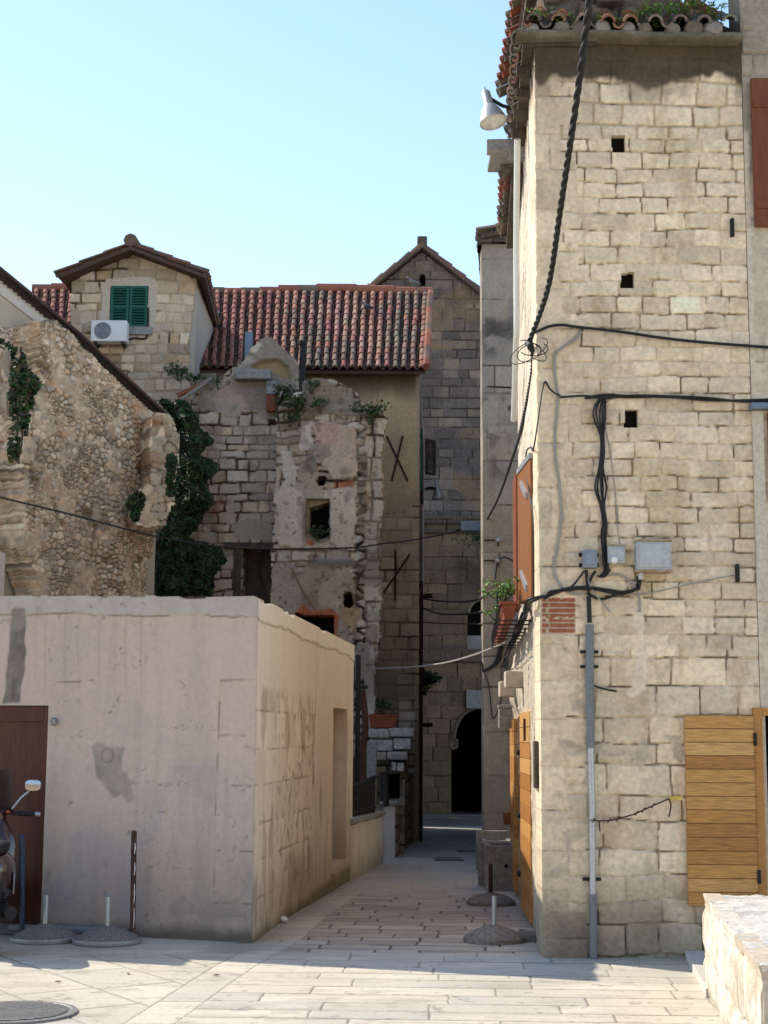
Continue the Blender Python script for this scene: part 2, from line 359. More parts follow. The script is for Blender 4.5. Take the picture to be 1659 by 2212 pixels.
def paving(X, Y):
    xl = np.interp(Y, [p[1] for p in LA], [p[0] for p in LA]); side = X - xl
    # rows to the right of the border line
    a = 0.045; s = X * math.cos(a) + Y * math.sin(a) * -1; t = Y + X * a
    d1, r1, ds1, dt1 = ashlar(s, t, (0.265, 0.315), (0.6, 1.25), 11, 0.008)
    d2, r2, ds2, dt2 = ashlar(s, t, (0.24, 0.36), (0.35, 0.75), 15, 0.014)
    d1 = np.minimum(ds1, dt1 * .62); d2 = np.minimum(ds2, dt2 * .42)
    old = sstep(0, 0.05, Y - 12.1 + 0.0 * X) * (1 - sstep(16.6, 17.6, Y))
    a2 = math.radians(-56)
    sx = X * math.cos(a2) + Y * math.sin(a2); ty = -X * math.sin(a2) + Y * math.cos(a2)
    d3, r3, _, _ = ashlar(sx, ty, (0.52, 0.56), (0.7, 0.95), 12, 0.002)
    d4, r4, _, _ = ashlar(side, Y, (0.9, 1.2), (60, 61), 13, 0.002)
    d4 = np.minimum(d4, np.minimum(np.abs(side), np.abs(side + 0.30)))
    right = side > 0; strip = (side <= 0) & (side > -0.30)
    wallstrip = (Y > 12) & (side <= 0)
    d = np.where(right, np.where(old > 0.5, d2, d1), np.where(strip | wallstrip, d4, d3))
    r = [np.where(right, np.where(old > 0.5, r2[k], r1[k]), np.where(strip | wallstrip, r4[k], r3[k])) for k in range(3)]
    jw = np.where(right & (old > 0.5), 0.010, np.where(right, 0.0068, 0.0125))
    jn = fbm(X * 1.7, Y * 1.7, 3, 4)
    inn = sstep(jw * 0.4, jw * 1.3, d + 0.006 * (jn - 0.45))
    c = pal(r[0], [(.56, .50, .405), (.53, .475, .385), (.58, .515, .415), (.51, .465, .385)])
    co = pal(r[1], [(.42, .35, .27), (.38, .315, .245), (.45, .38, .295), (.51, .44, .345)])
    c = lerp(c, co, old * right * 0.95)
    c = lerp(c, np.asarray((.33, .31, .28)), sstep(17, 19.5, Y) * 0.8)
    c = c * (1 + 0.10 * (r[2] - 0.5))[..., None]
    c = c * (1 + 0.42 * (fbm(X * 1.3, Y * 1.3, 5, 3) - 0.5))[..., None]
    spots = sstep(0.66, 0.74, fbm(X * 5, Y * 5, 4, 8)) * 0.25
    c = lerp(c, np.asarray((.25, .22, .18)), spots)
    stn = sstep(.52, .66, fbm(X * .9, Y * .7, 5, 33)) * .22; c = lerp(c, np.asarray((.36, .31, .24)), stn)
    chip = sstep(.74, .78, fbm(X * 13, Y * 13, 3, 34)) * .5; c = lerp(c, np.asarray((.20, .17, .13)), chip)
    scuff = sstep(0.58, 0.7, fbm(X * 2.2 + Y, Y * 14, 3, 31)) * 0.30
    c = lerp(c, np.asarray((.30, .26, .21)), scuff)
    c = lerp(c, np.asarray((.085, .075, .065)), sstep(36.4, 37.2, Y) * .92)  # street beyond the sun strip coloured darker in place of enclosed shade
    # grime in the angle along the white building
    wall_grime = (1 - sstep(0.0, 0.35, np.abs(side + 0.36) + 0.2 * (fbm(X * 4, Y * 2, 3, 9) - 0.5))) * (Y > 12.0) * (Y < 19) * 0.45
    c = lerp(c, np.asarray((.16, .14, .10)), wall_grime)
    moss = (1 - sstep(0.0, 0.10, np.abs(side + 0.40) + 0.1 * (fbm(X * 6, Y * 3, 3, 10) - 0.5))) * (Y > 12.6) * (Y < 18)
    c = lerp(c, np.asarray((.07, .085, .035)), moss * 0.6)
    jc = np.where(right[..., None], np.asarray((.22, .19, .155)), np.asarray((.31, .275, .225))); jc2 = np.asarray((.085, .07, .055))
    c = lerp(lerp(np.broadcast_to(jc, c.shape), jc2, old * right), c, inn)
    disp = (inn - 1) * np.where(right & (old > 0.5), 0.010, 0.004) + 0.003 * (r[1] - 0.5) + np.where(right & (old > 0.5), 0.006, 0.0) * (fbm(X * 6, Y * 6, 3, 6) - 0.5)
    return disp, c
sheet('pavement', -3.75, 3.6, 8.3, 13.0, 0.0092, paving, 'paving')
sheet('square', -6.5, 6.5, 3.0, 13.0, 0.03, paving, 'paving', -.016)
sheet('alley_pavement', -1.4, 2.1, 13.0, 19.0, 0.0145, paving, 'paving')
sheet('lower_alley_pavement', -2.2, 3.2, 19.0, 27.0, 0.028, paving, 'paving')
def plain(X, Y):
    c = np.broadcast_to(np.asarray((.46, .43, .38)), X.shape + (3,)).copy(); return np.zeros(X.shape), c * (1 + 0.2 * (fbm(X * .3, Y * .3, 3) - .5))[..., None]
gm = MB()
for y0, y1 in ((-900, 6.5), (6.5, 14.0), (14.0, 27.0), (27.0, 60.0), (60.0, 1500)):
    zz = -0.03
    gm.add([(-900, y0, zz + float(gz(min(y0, 60)))), (900, y0, zz + float(gz(min(y0, 60)))),
            (900, y1, zz + float(gz(min(y1, 60)))), (-900, y1, zz + float(gz(min(y1, 60))))], [(0, 1, 2, 3)], (.56, .475, .36))
g = gm.build('ground', 'paving', fix=False); g['kind'] = 'structure'
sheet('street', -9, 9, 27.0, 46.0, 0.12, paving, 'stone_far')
# pale paving of the open square behind the camera
# ------------------------------------------------------------------ tiles
TILE = [(.30, .10, .06), (.24, .085, .055), (.33, .14, .085), (.20, .10, .07), (.14, .09, .065), (.26, .13, .09), (.36, .16, .11), (.17, .12, .085), (.12, .085, .06)]
def tile_roof(name, m, parent, e0, e1, r0, r1, pitch, rowl, cols=TILE, seed=1, rad=0.5, colfn=None, nseg=7, under=True, lip=0.02, chan=None):
    """clay cover and channel tiles on the slope eave e0-e1, ridge r0-r1"""
    rng = random.Random(seed); e0, e1, r0, r1 = map(Vector, (e0, e1, r0, r1))
    nc = max(1, int(round(((e1 - e0).length + (r1 - r0).length) / 2 / pitch))); nr = max(1, int(round((r0 - e0).length / rowl)))
    def S(a, b): return (e0 * (1 - a) + e1 * a) * (1 - b) + (r0 * (1 - a) + r1 * a) * b
    nrm = (e1 - e0).cross(r0 - e0).normalized()
    if nrm.z < 0: nrm = -nrm
    mb = MB()
    if under:
        q = [S(0, 0), S(1, 0), S(1, 1), S(0, 1)]
        mb.prism([p - nrm * 0.10 for p in q], nrm * 0.06, (.10, .06, .045))
    for i in range(nc):
        for kind in (0, 1):
            a = (i + (0.5 if kind else 0.0)) / nc
            if kind == 0 and i == 0: a = 0.25 / nc
            for j in range(nr):
                b0 = (j - 0.12 + rng.uniform(-.04, .04)) / nr; b1 = (j + 1.0) / nr
                A = S(a, b0); B = S(a, b1); ax = (B - A).normalized(); sd = ax.cross(nrm).normalized()
                w0 = ((S(min(a + .5 / nc, 1), b0) - S(max(a - .5 / nc, 0), b0)).length) * rad
                j1 = sd * rng.uniform(-.01, .01); hh = nrm * (rng.uniform(0, .012) + (0.03 if kind else 0.0))
                c = colfn(a, (b0 + b1) / 2, rng) if colfn else rng.choice(cols)
                c = [x * rng.uniform(.9, 1.1) for x in (c if kind or not chan else chan)]
                sgn = 1 if kind else -1; ra, rb = (w0 * 0.62, w0 * 0.50) if kind else (w0 * 0.5, w0 * 0.58)
                vs = []
                for P0, R, up in ((A, ra, hh + nrm * 0.018), (B, rb, hh)):
                    for R2 in (R, R - lip):
                        for k in range(nseg + 1):
                            th = math.pi * k / nseg
                            vs.append(P0 + j1 + up + sd * (math.cos(th) * R2) + nrm * (sgn * math.sin(th) * R2 * 0.95 + (0.0 if kind else R * .45)))
                n = nseg + 1; fs = []
                for k in range(nseg):
                    fs += [(k, k + 1, 2 * n + k + 1, 2 * n + k), (n + k + 1, n + k, 3 * n + k, 3 * n + k + 1), (k + 1, k, n + k, n + k + 1)]
                mb.add(vs, fs, c)
    return mb.build(name, m, parent, smooth=True, fix=False)

# ------------------------------------------------------------------ foliage
def foliage(pts, size, rng, cols, mb=None, spread=1.0):
    mb = mb or MB()
    for p in pts:
        n = Vector((rng.gauss(0, .6), rng.gauss(-.5, .5), rng.gauss(.4, .5))).normalized(); a = n.orthogonal().normalized()
        a = Matrix.Rotation(rng.uniform(0, 6.28), 3, n) @ a; b = n.cross(a); s = size * rng.uniform(.6, 1.3)
        c = rng.choice(cols); c = [x * rng.uniform(.75, 1.25) for x in c]; p = Vector(p)
        mb.add([p - a * s * .5, p + b * s * .38 + n * s * .1, p + a * s * .6, p - b * s * .38 + n * s * .1], [(0, 1, 2), (0, 2, 3)], c)
    return mb
GREEN = [(.03, .07, .015), (.045, .10, .02), (.025, .055, .015), (.06, .11, .03)]
def tuft(name, base, h, n, rng, parent=None, cols=GREEN, wid=0.18):
    """a weed: a few stalks from one root, each with leaves"""
    mb = MB(); base = Vector(base)
    for i in range(n):
        top = base + Vector((rng.gauss(0, wid * h * 1.6), rng.gauss(-.05, wid * h), h * rng.uniform(.5, 1)))
        mid = (base + top) / 2 + Vector((rng.gauss(0, .04), rng.gauss(0, .04), .1 * h))
        mb.tube([base + Vector((rng.gauss(0, .02), rng.gauss(0, .02), -.02)), mid, top], [.006, .004, .002], 4, (.05, .07, .02))
        foliage([mid + (top - mid) * rng.random() + Vector((rng.gauss(0, h * .10), rng.gauss(0, h * .08), rng.gauss(0, h * .06))) for _ in range(16)], min(h * .15, .075), rng, cols, mb)
    return mb.build(name, 'leaf', parent, fix=False)

# ------------------------------------------------------------------ corner house (right)
C0 = Vector((1.222, G(1170, 2068).y, 0)); YC = C0.y
JX = PW(1640, 1500, (0, YC), (1, YC)).x
WF = Wall((C0.x, YC), (JX, YC))
ZE = P(1400, 92, YC).z
corner_house = thing('corner_house', 'pale stone corner house with three small square holes, cables and meter boxes on its front', 'house', (C0.x + .8, YC + 2, 0))
def wf_fn(S, T):
    sd = lambda *p: sd_poly(S, T, WF.poly(p))
    cols = [(.70, .585, .435), (.66, .55, .41), (.73, .615, .465), (.64, .53, .395), (.69, .585, .45)]
    mort = (.65, .54, .395)
    a, ca, ia = masonry(S, T, (.105, .15), (.18, .38), cols, mort, 21, depth=.008, joint=.0045, warp=.026, gap=.50, bulge=.014, ff=5.0, wf=2.6, fj=.90, var=.14)
    b, cb, ib = masonry(S, T, (.16, .25), (.22, .52), cols, mort, 22, depth=.009, joint=.0055, warp=.032, gap=.50, bulge=.014, ff=4.0, wf=2.2, fj=.90, var=.14)
    up = sstep(-.02, .02, T - 2.35 - .12 * (fbm(S * 2, T * 0 + 1, 2, 3) - .5))
    disp = b * (1 - up) + a * up; c = lerp(cb, ca, up)
    # taller row of blocks near the eaves
    tt = WF.st(1400, 180)[1]; t2 = WF.st(1400, 300)[1]
    e, ce, ie = masonry(S, T, (.16, .20), (.22, .32), [(.69, .58, .435), (.71, .60, .455)], (.52, .40, .265), 23, depth=.009, joint=.009, gap=.40, warp=.03, wf=3, ff=4, fj=.82, var=.14)
    k = sstep(t2 - .01, t2 + .01, T); disp = disp * (1 - k) + e * k; c = lerp(c, ce, k)
    # quoins of smooth large blocks on the corner
    q, cq, iq = masonry(S, T, (.27, .36), (.9, 1.0), [(.67, .56, .42), (.65, .54, .40)], (.55, .45, .325), 24, depth=.005, joint=.004, warp=.008, gap=.45, ff=4, fj=.88, var=.12)
    edge = .27 + .07 * np.sign(np.sin(T * 9.5)) + .01 * (fbm(S * 5, T * 9, 2, 7) - .5)
    k = sstep(.005, -.005, S - edge); disp = disp * (1 - k) + (q + .004) * k; c = lerp(c, cq, k)
    # smeared mortar and colour drifts
    c = c * (1 + .34 * (fbm(S * .9, T * .7, 4, 51) - .5))[..., None]
    k = sstep(.55, .68, fbm(S * 2.2, T * 2.2, 5, 52)) * .35; c = lerp(c, np.asarray((.71, .60, .45)), k)
    k = sstep(.60, .72, fbm(S * 7, T * 2.2, 4, 53)) * .30; c = lerp(c, np.asarray((.40, .28, .155)), k)
    k = sstep(.70, .76, fbm(S * 11, T * 11, 3, 54)) * .5; c = lerp(c, np.asarray((.26, .20, .135)), k * .4)
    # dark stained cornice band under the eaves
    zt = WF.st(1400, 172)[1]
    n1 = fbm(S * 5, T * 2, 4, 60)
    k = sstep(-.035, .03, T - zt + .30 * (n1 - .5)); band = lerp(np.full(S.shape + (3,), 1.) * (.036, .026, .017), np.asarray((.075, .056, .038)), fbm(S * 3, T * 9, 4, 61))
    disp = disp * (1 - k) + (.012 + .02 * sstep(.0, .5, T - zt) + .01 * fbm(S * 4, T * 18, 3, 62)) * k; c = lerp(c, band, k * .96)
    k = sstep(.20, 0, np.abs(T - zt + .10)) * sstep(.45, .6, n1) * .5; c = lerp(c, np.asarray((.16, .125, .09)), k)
    # grime near the ground
    k = sstep(.75, .05, T + .5 * (fbm(S * 3, T * 2.5, 4, 63) - .5)) * .72; c = lerp(c, np.asarray((.15, .13, .105)), k)
    k = (1 - sstep(0, .25, sd(*KK('c8', (455, 1310), (690, 1310), (690, 1550), (470, 1550))) + .10)) * .6; c = lerp(c, np.asarray((.12, .10, .08)), k)
    # grey cement patches and the white plaster seam
    wn = .05 * (fbm(S * 9, T * 9, 4, 64) - .5)
    for pts in (KK('c8', (480, 335), (560, 345), (640, 385), (735, 350), (850, 395), (850, 420), (700, 410), (560, 425), (520, 395)),
                KK('c8', (880, 415), (930, 405), (940, 330), (980, 340), (975, 400), (1010, 440), (900, 450)),
                KK('c8', (1085, 310), (1175, 310), (1175, 470), (1130, 440), (1130, 370)),
                KK('c8', (500, 845), (640, 840), (640, 880), (550, 900), (545, 1090), (400, 1110), (405, 1080), (540, 1060), (535, 900)),
                KK('c7', (545, 1130), (640, 1110), (660, 1200), (560, 1180)),
                KK('c8', (550, 560), (600, 590), (640, 530), (650, 590), (540, 600))):
        k = sstep(.012, -.004, sd(*pts) + wn); c = lerp(c, np.asarray((.45, .385, .305)) * (1 + .5 * (fbm(S * 14, T * 14, 4, 67) - .5))[..., None], k * .85); disp = disp * (1 - k) + .006 * k
    k = sstep(.012, -.01, sd(*KK('c7', (910, 540), (950, 545), (965, 700), (975, 900), (965, 1060), (900, 1110), (860, 1090), (920, 1010), (925, 760), (905, 640))) + wn)
    c = lerp(c, np.asarray((.68, .59, .465)), k * .9); disp = disp * (1 - k) + .010 * k
    k = sstep(.012, -.01, sd(*KK('c7', (1440, 900), (1530, 890), (1570, 960), (1530, 1020), (1450, 1010))) + wn) * .5; c = lerp(c, np.asarray((.52, .39, .27)), k)
    # brick patch under the cables
    bp = WF.poly(KK('c7', (393, 548), (577, 548), (577, 748), (393, 750)))
    db = sd_poly(S, T, bp); zb0 = bp[2][1]; rowh = (bp[0][1] - zb0) / 7
    row = np.floor((T - zb0) / rowh); fy = (T - zb0) / rowh - row; head = (row % 2 == 0)
    jx = np.where(head, np.abs(S - bp[0][0] - .04), np.abs(S - bp[0][0] - .055))
    br = (np.abs(fy - .52) < .36 + .12 * (fbm(S * 20, T * 20, 2, 66) - .5)) & (jx > .008)
    k = sstep(.004, -.004, db); bc = np.where(br[..., None], np.asarray((.30, .105, .06)) * (1 + .5 * (fbm(S * 25, T * 25, 3, 65) - .5))[..., None], np.asarray((.47, .39, .31)))
    c = lerp(c, bc, k); disp = disp * (1 - k) + np.where(br, .006, -.002) * k
    # rust drips under the big meter box
    k = sstep(.02, -.02, sd(*KK('c7', (960, 410), (1050, 410), (1030, 520), (990, 520))) + wn) * .35; c = lerp(c, np.asarray((.34, .27, .15)), k)
    ok = np.ones(S.shape, bool)
    for h in HOLES: ok &= sd_poly(S, T, WF.poly(h)) > 0
    return disp, c, ok
HOLES = [KK('c5', (819, 732), (888, 732), (886, 822), (822, 822)), KK('c6', (815, -38), (882, -38), (884, 47), (812, 48)), KK('c6', (836, 752), (908, 752), (908, 848), (834, 848))]
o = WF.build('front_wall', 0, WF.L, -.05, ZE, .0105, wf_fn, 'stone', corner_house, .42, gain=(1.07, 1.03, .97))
for h in HOLES:
    p = WF.poly(h); s0 = min(q[0] for q in p) - .03; s1 = max(q[0] for q in p) + .03; t0 = min(q[1] for q in p) - .03; t1 = max(q[1] for q in p) + .03
    mb = MB(); mb.wallbox(WF.pt(s0, 0), WF.pt(s1, 0), t0, t1, .05, -.06); mb.build('hole_shade_panel', 'dark', corner_house)  # near-black panel just behind the face, painting the shade inside the hole
# alley side of the corner house and of the house behind it
CE = Vector((P(1118, 700, 16.6).x, 16.6, 0)); cd = (CE - C0).normalized()
def on_alley(y): return C0 + cd * ((y - C0.y) / cd.y)
Y1, Y2, Y3 = 14.55, 16.6, 18.1
WA = Wall(on_alley(Y1), C0)             # face looks to the left across the alley
WB = Wall(on_alley(Y3), on_alley(Y1))
def side_fn(lo, seed):
    def f(S, T):
        cols = [(.54, .465, .37), (.51, .44, .35), (.57, .495, .395)]
        a, ca, ia = masonry(S, T, (.24, .33), (.35, .8), cols, (.48, .41, .32), seed, depth=.006, joint=.005, warp=.012, gap=.5)
        st = fbm(S * 16, T * 1.6, 4, seed + 3); b = .034 * (st - .5) + .022 * (fbm(S * 22, T * 9, 4, seed + 4) - .5) + .02 * (fbm(S * 3, T * 2, 3, seed + 5) - .5)
        cb = np.broadcast_to(np.asarray((.52, .445, .345)), S.shape + (3,)) * (1 + .30 * (st - .5) + .3 * (fbm(S * 2.5, T * 1.4, 4, seed + 6) - .5))[..., None]
        hol = sstep(.68, .74, fbm(S * 13, T * 6, 3, seed + 7)); b = b - .02 * hol; cb = lerp(cb, np.asarray((.25, .20, .15)), hol * .6)
        k = sstep(.1, -.1, T - lo + .5 * (fbm(S * 2, T, 3, 3) - .5))
        disp = a * (1 - k) + b * k; c = lerp(ca, cb, k)
        c = c * (1 + .3 * (fbm(S * 1.5, T * 1.2, 4, 6) - .5))[..., None]
        g = sstep(.5, 0, T + .4 * (fbm(S * 3, T * 3, 3, 8) - .5)) * .6; c = lerp(c, np.asarray((.17, .15, .12)), g)
        return disp, c, np.ones(S.shape, bool)
    return f
WA.build('alley_wall', 0, WA.L - .014, -.06, ZE - .03, .016, side_fn(3.2, 70), 'stone', corner_house, .4, (1, 0, 0))
# windows and doors are cut with holes(); hole_box puts a near-black panel behind one as painted shade
def hole_box(W, parent, s0, s1, t0, t1, depth=.5, name='painted_shade_panel', back=.12):
    mb = MB(); mb.wallbox(W.pt(s0, 0), W.pt(s1, 0), t0, t1, .06, -depth); return mb.build(name, 'dark', parent)
def bb(W, pts):
    q = W.poly(pts); return min(a[0] for a in q), max(a[0] for a in q), min(a[1] for a in q), max(a[1] for a in q)
def alongbox(W, s0, s1, t0, t1, depth, off, name, m, parent, bevel=.004, col=None):
    mb = MB(); mb.wallbox(W.pt(s0, 0), W.pt(s1, 0), t0, t1, depth, off, col); return mb.build(name, m, parent, bevel=bevel)

# ------------------------------------------------------------------ corner house: eaves, roof, upper storey
GREYT = [(.16, .135, .11), (.20, .165, .13), (.13, .105, .085), (.24, .18, .14), (.22, .12, .085), (.18, .155, .12)]
a_, b_ = np.meshgrid(np.linspace(-.16, JX - C0.x - .02, 130), np.linspace(0, 1, 9))
wv = .030 * (fbm(a_ * 2.0, a_ * 0, 3, 71) - .5) + .012 * (fbm(a_ * 9, a_ * 0, 2, 72) - .5)
ring = np.array([(.0, -.03), (.13, -.03), (.17, -.02), (.185, .0), (.18, .02), (.15, .035), (.08, .04), (.0, .045), (-.3, .05)])
V_ = np.stack([C0.x + a_, YC - ring[:, 0][:, None] + a_ * 0 - wv * .6, ZE - .005 + ring[:, 1][:, None] + wv], -1); cs_ = np.broadcast_to(np.asarray((.15, .13, .095)), V_.shape) * (1 + 1.0 * (fbm(a_ * 8, b_ * 3, 4, 73) - .5))[..., None]
ix_ = np.arange(130 * 9).reshape(9, 130); raw_mesh('eave_slab', V_.reshape(-1, 3), np.stack([ix_[:-1, :-1], ix_[:-1, 1:], ix_[1:, 1:], ix_[1:, :-1]], -1).reshape(-1, 4), cs_.reshape(-1, 3), 'stone', corner_house, True)
rr = random.Random(4)
for k in range(9):
    mb = MB(); x = C0.x + .0 + k * .185 + rr.uniform(-.04, .04); w_ = rr.uniform(.05, .085); mb.lathe([(.02, -.04), (w_, -.03), (w_ * rr.uniform(.9, 1.1), .03), (w_ * .6, .06), (.01, .065)], (x, YC - .12, ZE + .05 + rr.uniform(-.015, .01)), 8, (rr.uniform(-.5, .5), -1, rr.uniform(0, .5)), rr.choice([(.20, .17, .13), (.15, .12, .09), (.25, .22, .18), (.17, .13, .09)])); mb.build('mortar_lump', 'stone', corner_house)
tile_roof('front_roof', 'tile', corner_house, (C0.x - .12, YC - .12, ZE + .07), (JX - .02, YC - .12, ZE + .07), (C0.x + .25, YC + 1.6, ZE + 1.12), (JX - .02, YC + 1.6, ZE + 1.12), .17, .38,
          cols=[(.30, .10, .06), (.34, .13, .08), (.26, .09, .06), (.38, .17, .11), (.22, .12, .09)], seed=3, colfn=lambda a, b, r: r.choice(GREYT) if b < .14 else r.choice(TILE[:7]))
e0, e1 = on_alley(14.05), on_alley(YC - .05)
mb = MB(); mb.wallbox(e0, e1, ZE - .06, ZE + .0, .6, .10); mb.build('alley_soffit', 'oldwood', corner_house)
tile_roof('alley_roof', 'tile', corner_house, e0 + WA.n * .11 + Vector((0, 0, ZE + .03)), e1 + WA.n * .10 + Vector((0, 0, ZE + .03)), e0 - WA.n * .8 + Vector((0, 0, ZE + .6)), e1 - WA.n * .35 + Vector((0, .5, ZE + .5)), .19, .4, cols=GREYT, seed=4)
for k in range(5):
    p = on_alley(YC + .35 + k * .45); mb = MB(); mb.box(p + WA.n * .03 + Vector((0, 0, ZE - .10)), (.22, .07, .08), math.atan2(WA.n.y, WA.n.x)); mb.build('rafter_end', 'oldwood', corner_house, bevel=.005)

p = on_alley(14.1); mb = MB(); mb.box(p + WA.n * .16 + Vector((0, 0, ZE - .04)), (.42, .14, .12), math.atan2(WA.n.y, WA.n.x)); mb.box(p + WA.n * .06 + Vector((0, 0, ZE - .13)), (.20, .13, .07), math.atan2(WA.n.y, WA.n.x))
mb.build('stone_bracket', 'concrete', corner_house, bevel=.015)
# upper storey set back above the eaves
WU = Wall((1.36, 12.3), (2.5, 12.3)); ZU = 8.35
def brown_fn(S, T):
    a, c, i = masonry(S, T, (.12, .2), (.15, .3), [(.12, .09, .065), (.15, .115, .085), (.10, .08, .06)], (.10, .08, .06), 81, depth=.02, joint=.01, kind='rubble', gap=.5)
    return a, c, np.ones(S.shape, bool)
WU.build('upper_wall', 0, WU.L, ZE + .2, ZU, .03, brown_fn, 'stone', corner_house, .3)
WUs = Wall((1.42, 15.6), (1.36, 12.3)); WUs.build('upper_wall', 0, WUs.L - .012, ZE + .0, ZU, .05, brown_fn, 'stone', corner_house, .3, (1, 0, 0))
mb = MB(); mb.wallbox((1.42, 15.6), (1.36, 12.1), ZU - .02, ZU + .08, .6, .10); mb.build('upper_soffit', 'oldwood', corner_house)
tile_roof('upper_roof', 'tile', corner_house, (1.27, 15.7, ZU + .13), (1.22, 12.0, ZU + .13), (2.4, 15.7, ZU + .75), (2.4, 12.0, ZU + .75), .19, .4, cols=GREYT + TILE[:2], seed=5)

# ------------------------------------------------------------------ alley house behind it
ZB = P(1125, 392, 14.6).z
alley_house = thing('alley_house', 'narrow cream alley house with pine door leaves, between the two taller stone houses', 'house', (on_alley(15.5).x + .6, 15.5, 0))
WA2 = Wall(on_alley(Y1), C0)
WB = Wall(on_alley(Y3), on_alley(Y1))
def wb_st(y): return (on_alley(y) - WB.A).length
DL = [G(1104.5, 1920), G(1112, 1941), G(1124, 1974), G(1147, 2005)]
DOOR = (wb_st(DL[1].y - .06), wb_st(DL[2].y + .06), 0.02, 1.86)
def wb_fn(S, T):
    disp, c, ok = side_fn(3.3, 90)(S, T)
    lim = wb_st(Y2) - 1.45 * sstep(3.1, 2.5, T + .2 * (fbm(S * 4, T * 4, 3, 3) - .5))
    ok = ok & (S > lim) & ~((S > DOOR[0]) & (S < DOOR[1]) & (T > DOOR[2]) & (T < DOOR[3]))
    k = sstep(2.75, 2.2, T); disp = disp + k * sstep(wb_st(15.6), wb_st(16.8), S) * (.02 + .10 * sstep(1.85, 2.1, T) * fbm(S * 3, T * 3, 3, 4))
    return disp, c, ok
WB.build('alley_wall', 0, WB.L - .004, -.12, ZB, .016, wb_fn, 'stone', alley_house, .35)
hole_box(WB, alley_house, DOOR[0] - .05, DOOR[1] + .05, -.1, 1.95, .3)
e0, e1 = on_alley(Y2 + .05), on_alley(Y1 - .05)
mb = MB(); mb.wallbox(e0, e1, ZB - .02, ZB + .05, .6, .12); mb.build('soffit', 'oldwood', alley_house)
tile_roof('roof', 'tile', alley_house, e0 + WB.n * .14 + Vector((0, 0, ZB + .10)), e1 + WB.n * .14 + Vector((0, 0, ZB + .10)), e0 - WB.n * 1.2 + Vector((0, 0, ZB + .9)), e1 - WB.n * 1.2 + Vector((0, 0, ZB + .9)), .19, .4, cols=GREYT + TILE[:1], seed=6)
mb = MB(); mb.box(e1 + WB.n * .16 + Vector((0, .05, ZB + .20)), (.36, .5, .06), 0, None); mb.build('roof_flashing', 'concrete', alley_house, bevel=.01)

def tag_house(o): return o
# ------------------------------------------------------------------ neighbouring house at the right edge of the picture
neigh = thing('neighbouring_house', 'stone house at the right edge with red-brown shutters and a pine-leaved shop doorway', 'house', (JX + 1, YC + 1.5, 0))
WN = Wall((JX + .006, YC - .004), (JX + 2.2, YC - .004))
def nf(S, T):
    cols = [(.50, .45, .36), (.47, .42, .335), (.53, .475, .38)]
    a, c, i = masonry(S, T, (.16, .26), (.25, .5), cols, (.44, .39, .31), 121, depth=.008, joint=.006, gap=.35)
    k = sstep(-.02, .02, T - 6.2); c = lerp(c, np.asarray((.30, .27, .22)) * (1 + .5 * (fbm(S * 4, T * 4, 5, 5) - .5))[..., None], k)
    c = c * (1 + .25 * (fbm(S, T, 4, 9) - .5))[..., None]
    k = sstep(.045, .035, S) * sstep(6.6, 6.5, T); c = lerp(c, np.asarray((.52, .47, .385)), k); a = a * (1 - k) + .006 * k
    g = sstep(.7, 0, T + .4 * (fbm(S * 3, T * 3, 3, 8) - .5)) * .5; c = lerp(c, np.asarray((.17, .15, .12)), g)
    ok = ~((S > wn_d[0]) & (S < wn_d[0] + 1.0) & (T > -.2) & (T < wn_d[1]))
    return a, c, ok
q = WN.st(1656, 1535); wn_d = (q[0], q[1])
WN.build('wall', 0, WN.L, -.05, ZE + 2.4, .016, nf, 'stone', neigh, .4, gain=(1.2, 1.13, 1.05))
hole_box(WN, neigh, q[0] - .05, q[0] + 1.1, -.04, q[1] + .05, .35)

# pine leaf folded flat on the wall and its frame
def plank_leaf(W, s0, s1, t0, t1, off, th, n, parent, name='door_leaf', m='pine', edge=.0, seed=1, z_tilt=0.0):
    rng = random.Random(seed); mb = MB(); h = (t1 - t0) / n
    cols = [(.50, .25, .070), (.45, .205, .052), (.54, .285, .088), (.38, .165, .042), (.57, .32, .11), (.43, .195, .05)]
    for i in range(n):
        a = t0 + i * h; mb.wallbox(W.pt(s0, 0), W.pt(s1, 0), a + .003, a + h - .003, th, off, rng.choice(cols))
    mb.wallbox(W.pt(s0 + .004, 0), W.pt(s1 - .004, 0), t0 + .004, t1 - .004, th - .008, off - .005, (.20, .08, .02))
    return mb.build(name, m, parent, bevel=.0035)
a = WN.st(1475, 1545); b = WN.st(1634, 1956)
leafL = plank_leaf(WN, a[0], b[0], b[1], a[1], .075, .045, 14, neigh, seed=4)
for t in (b[1] + .22, a[1] - .18):
    mb = MB(); mb.wallbox(WN.pt(b[0] - .005, 0), WN.pt(b[0] + .02, 0), t - .05, t + .05, .02, .09); mb.build('hinge', 'iron', leafL, bevel=.003)
mb = MB(); mb.wallbox(WN.pt(b[0] + .006, 0), WN.pt(b[0] + .075, 0), b[1] - .22, a[1] + .06, .12, .05, (.45, .20, .05)); mb.wallbox(WN.pt(b[0] + .077, 0), WN.pt(b[0] + 1.1, 0), a[1] + .0, a[1] + .06, .12, .05, (.45, .20, .05))
mb.build('door_frame', 'pine', neigh, bevel=.004)
s = WN.st(1618, 175); e = WN.st(1659, 493)
def board_leaf(W, s0, s1, t0, t1, off, th, parent, m, name='shutter', nb=4):
    mb = MB(); wdt = (s1 - s0) / nb
    for i in range(nb): mb.wallbox(W.pt(s0 + i * wdt + .002, 0), W.pt(s0 + (i + 1) * wdt - .002, 0), t0, t1, th, off)
    for t in (t0 + (t1 - t0) * .14, t0 + (t1 - t0) * .82): mb.wallbox(W.pt(s0 + .01, 0), W.pt(s1 - .01, 0), t - .03, t + .03, .02, off + .012)
    return mb.build(name, m, parent, bevel=.003)
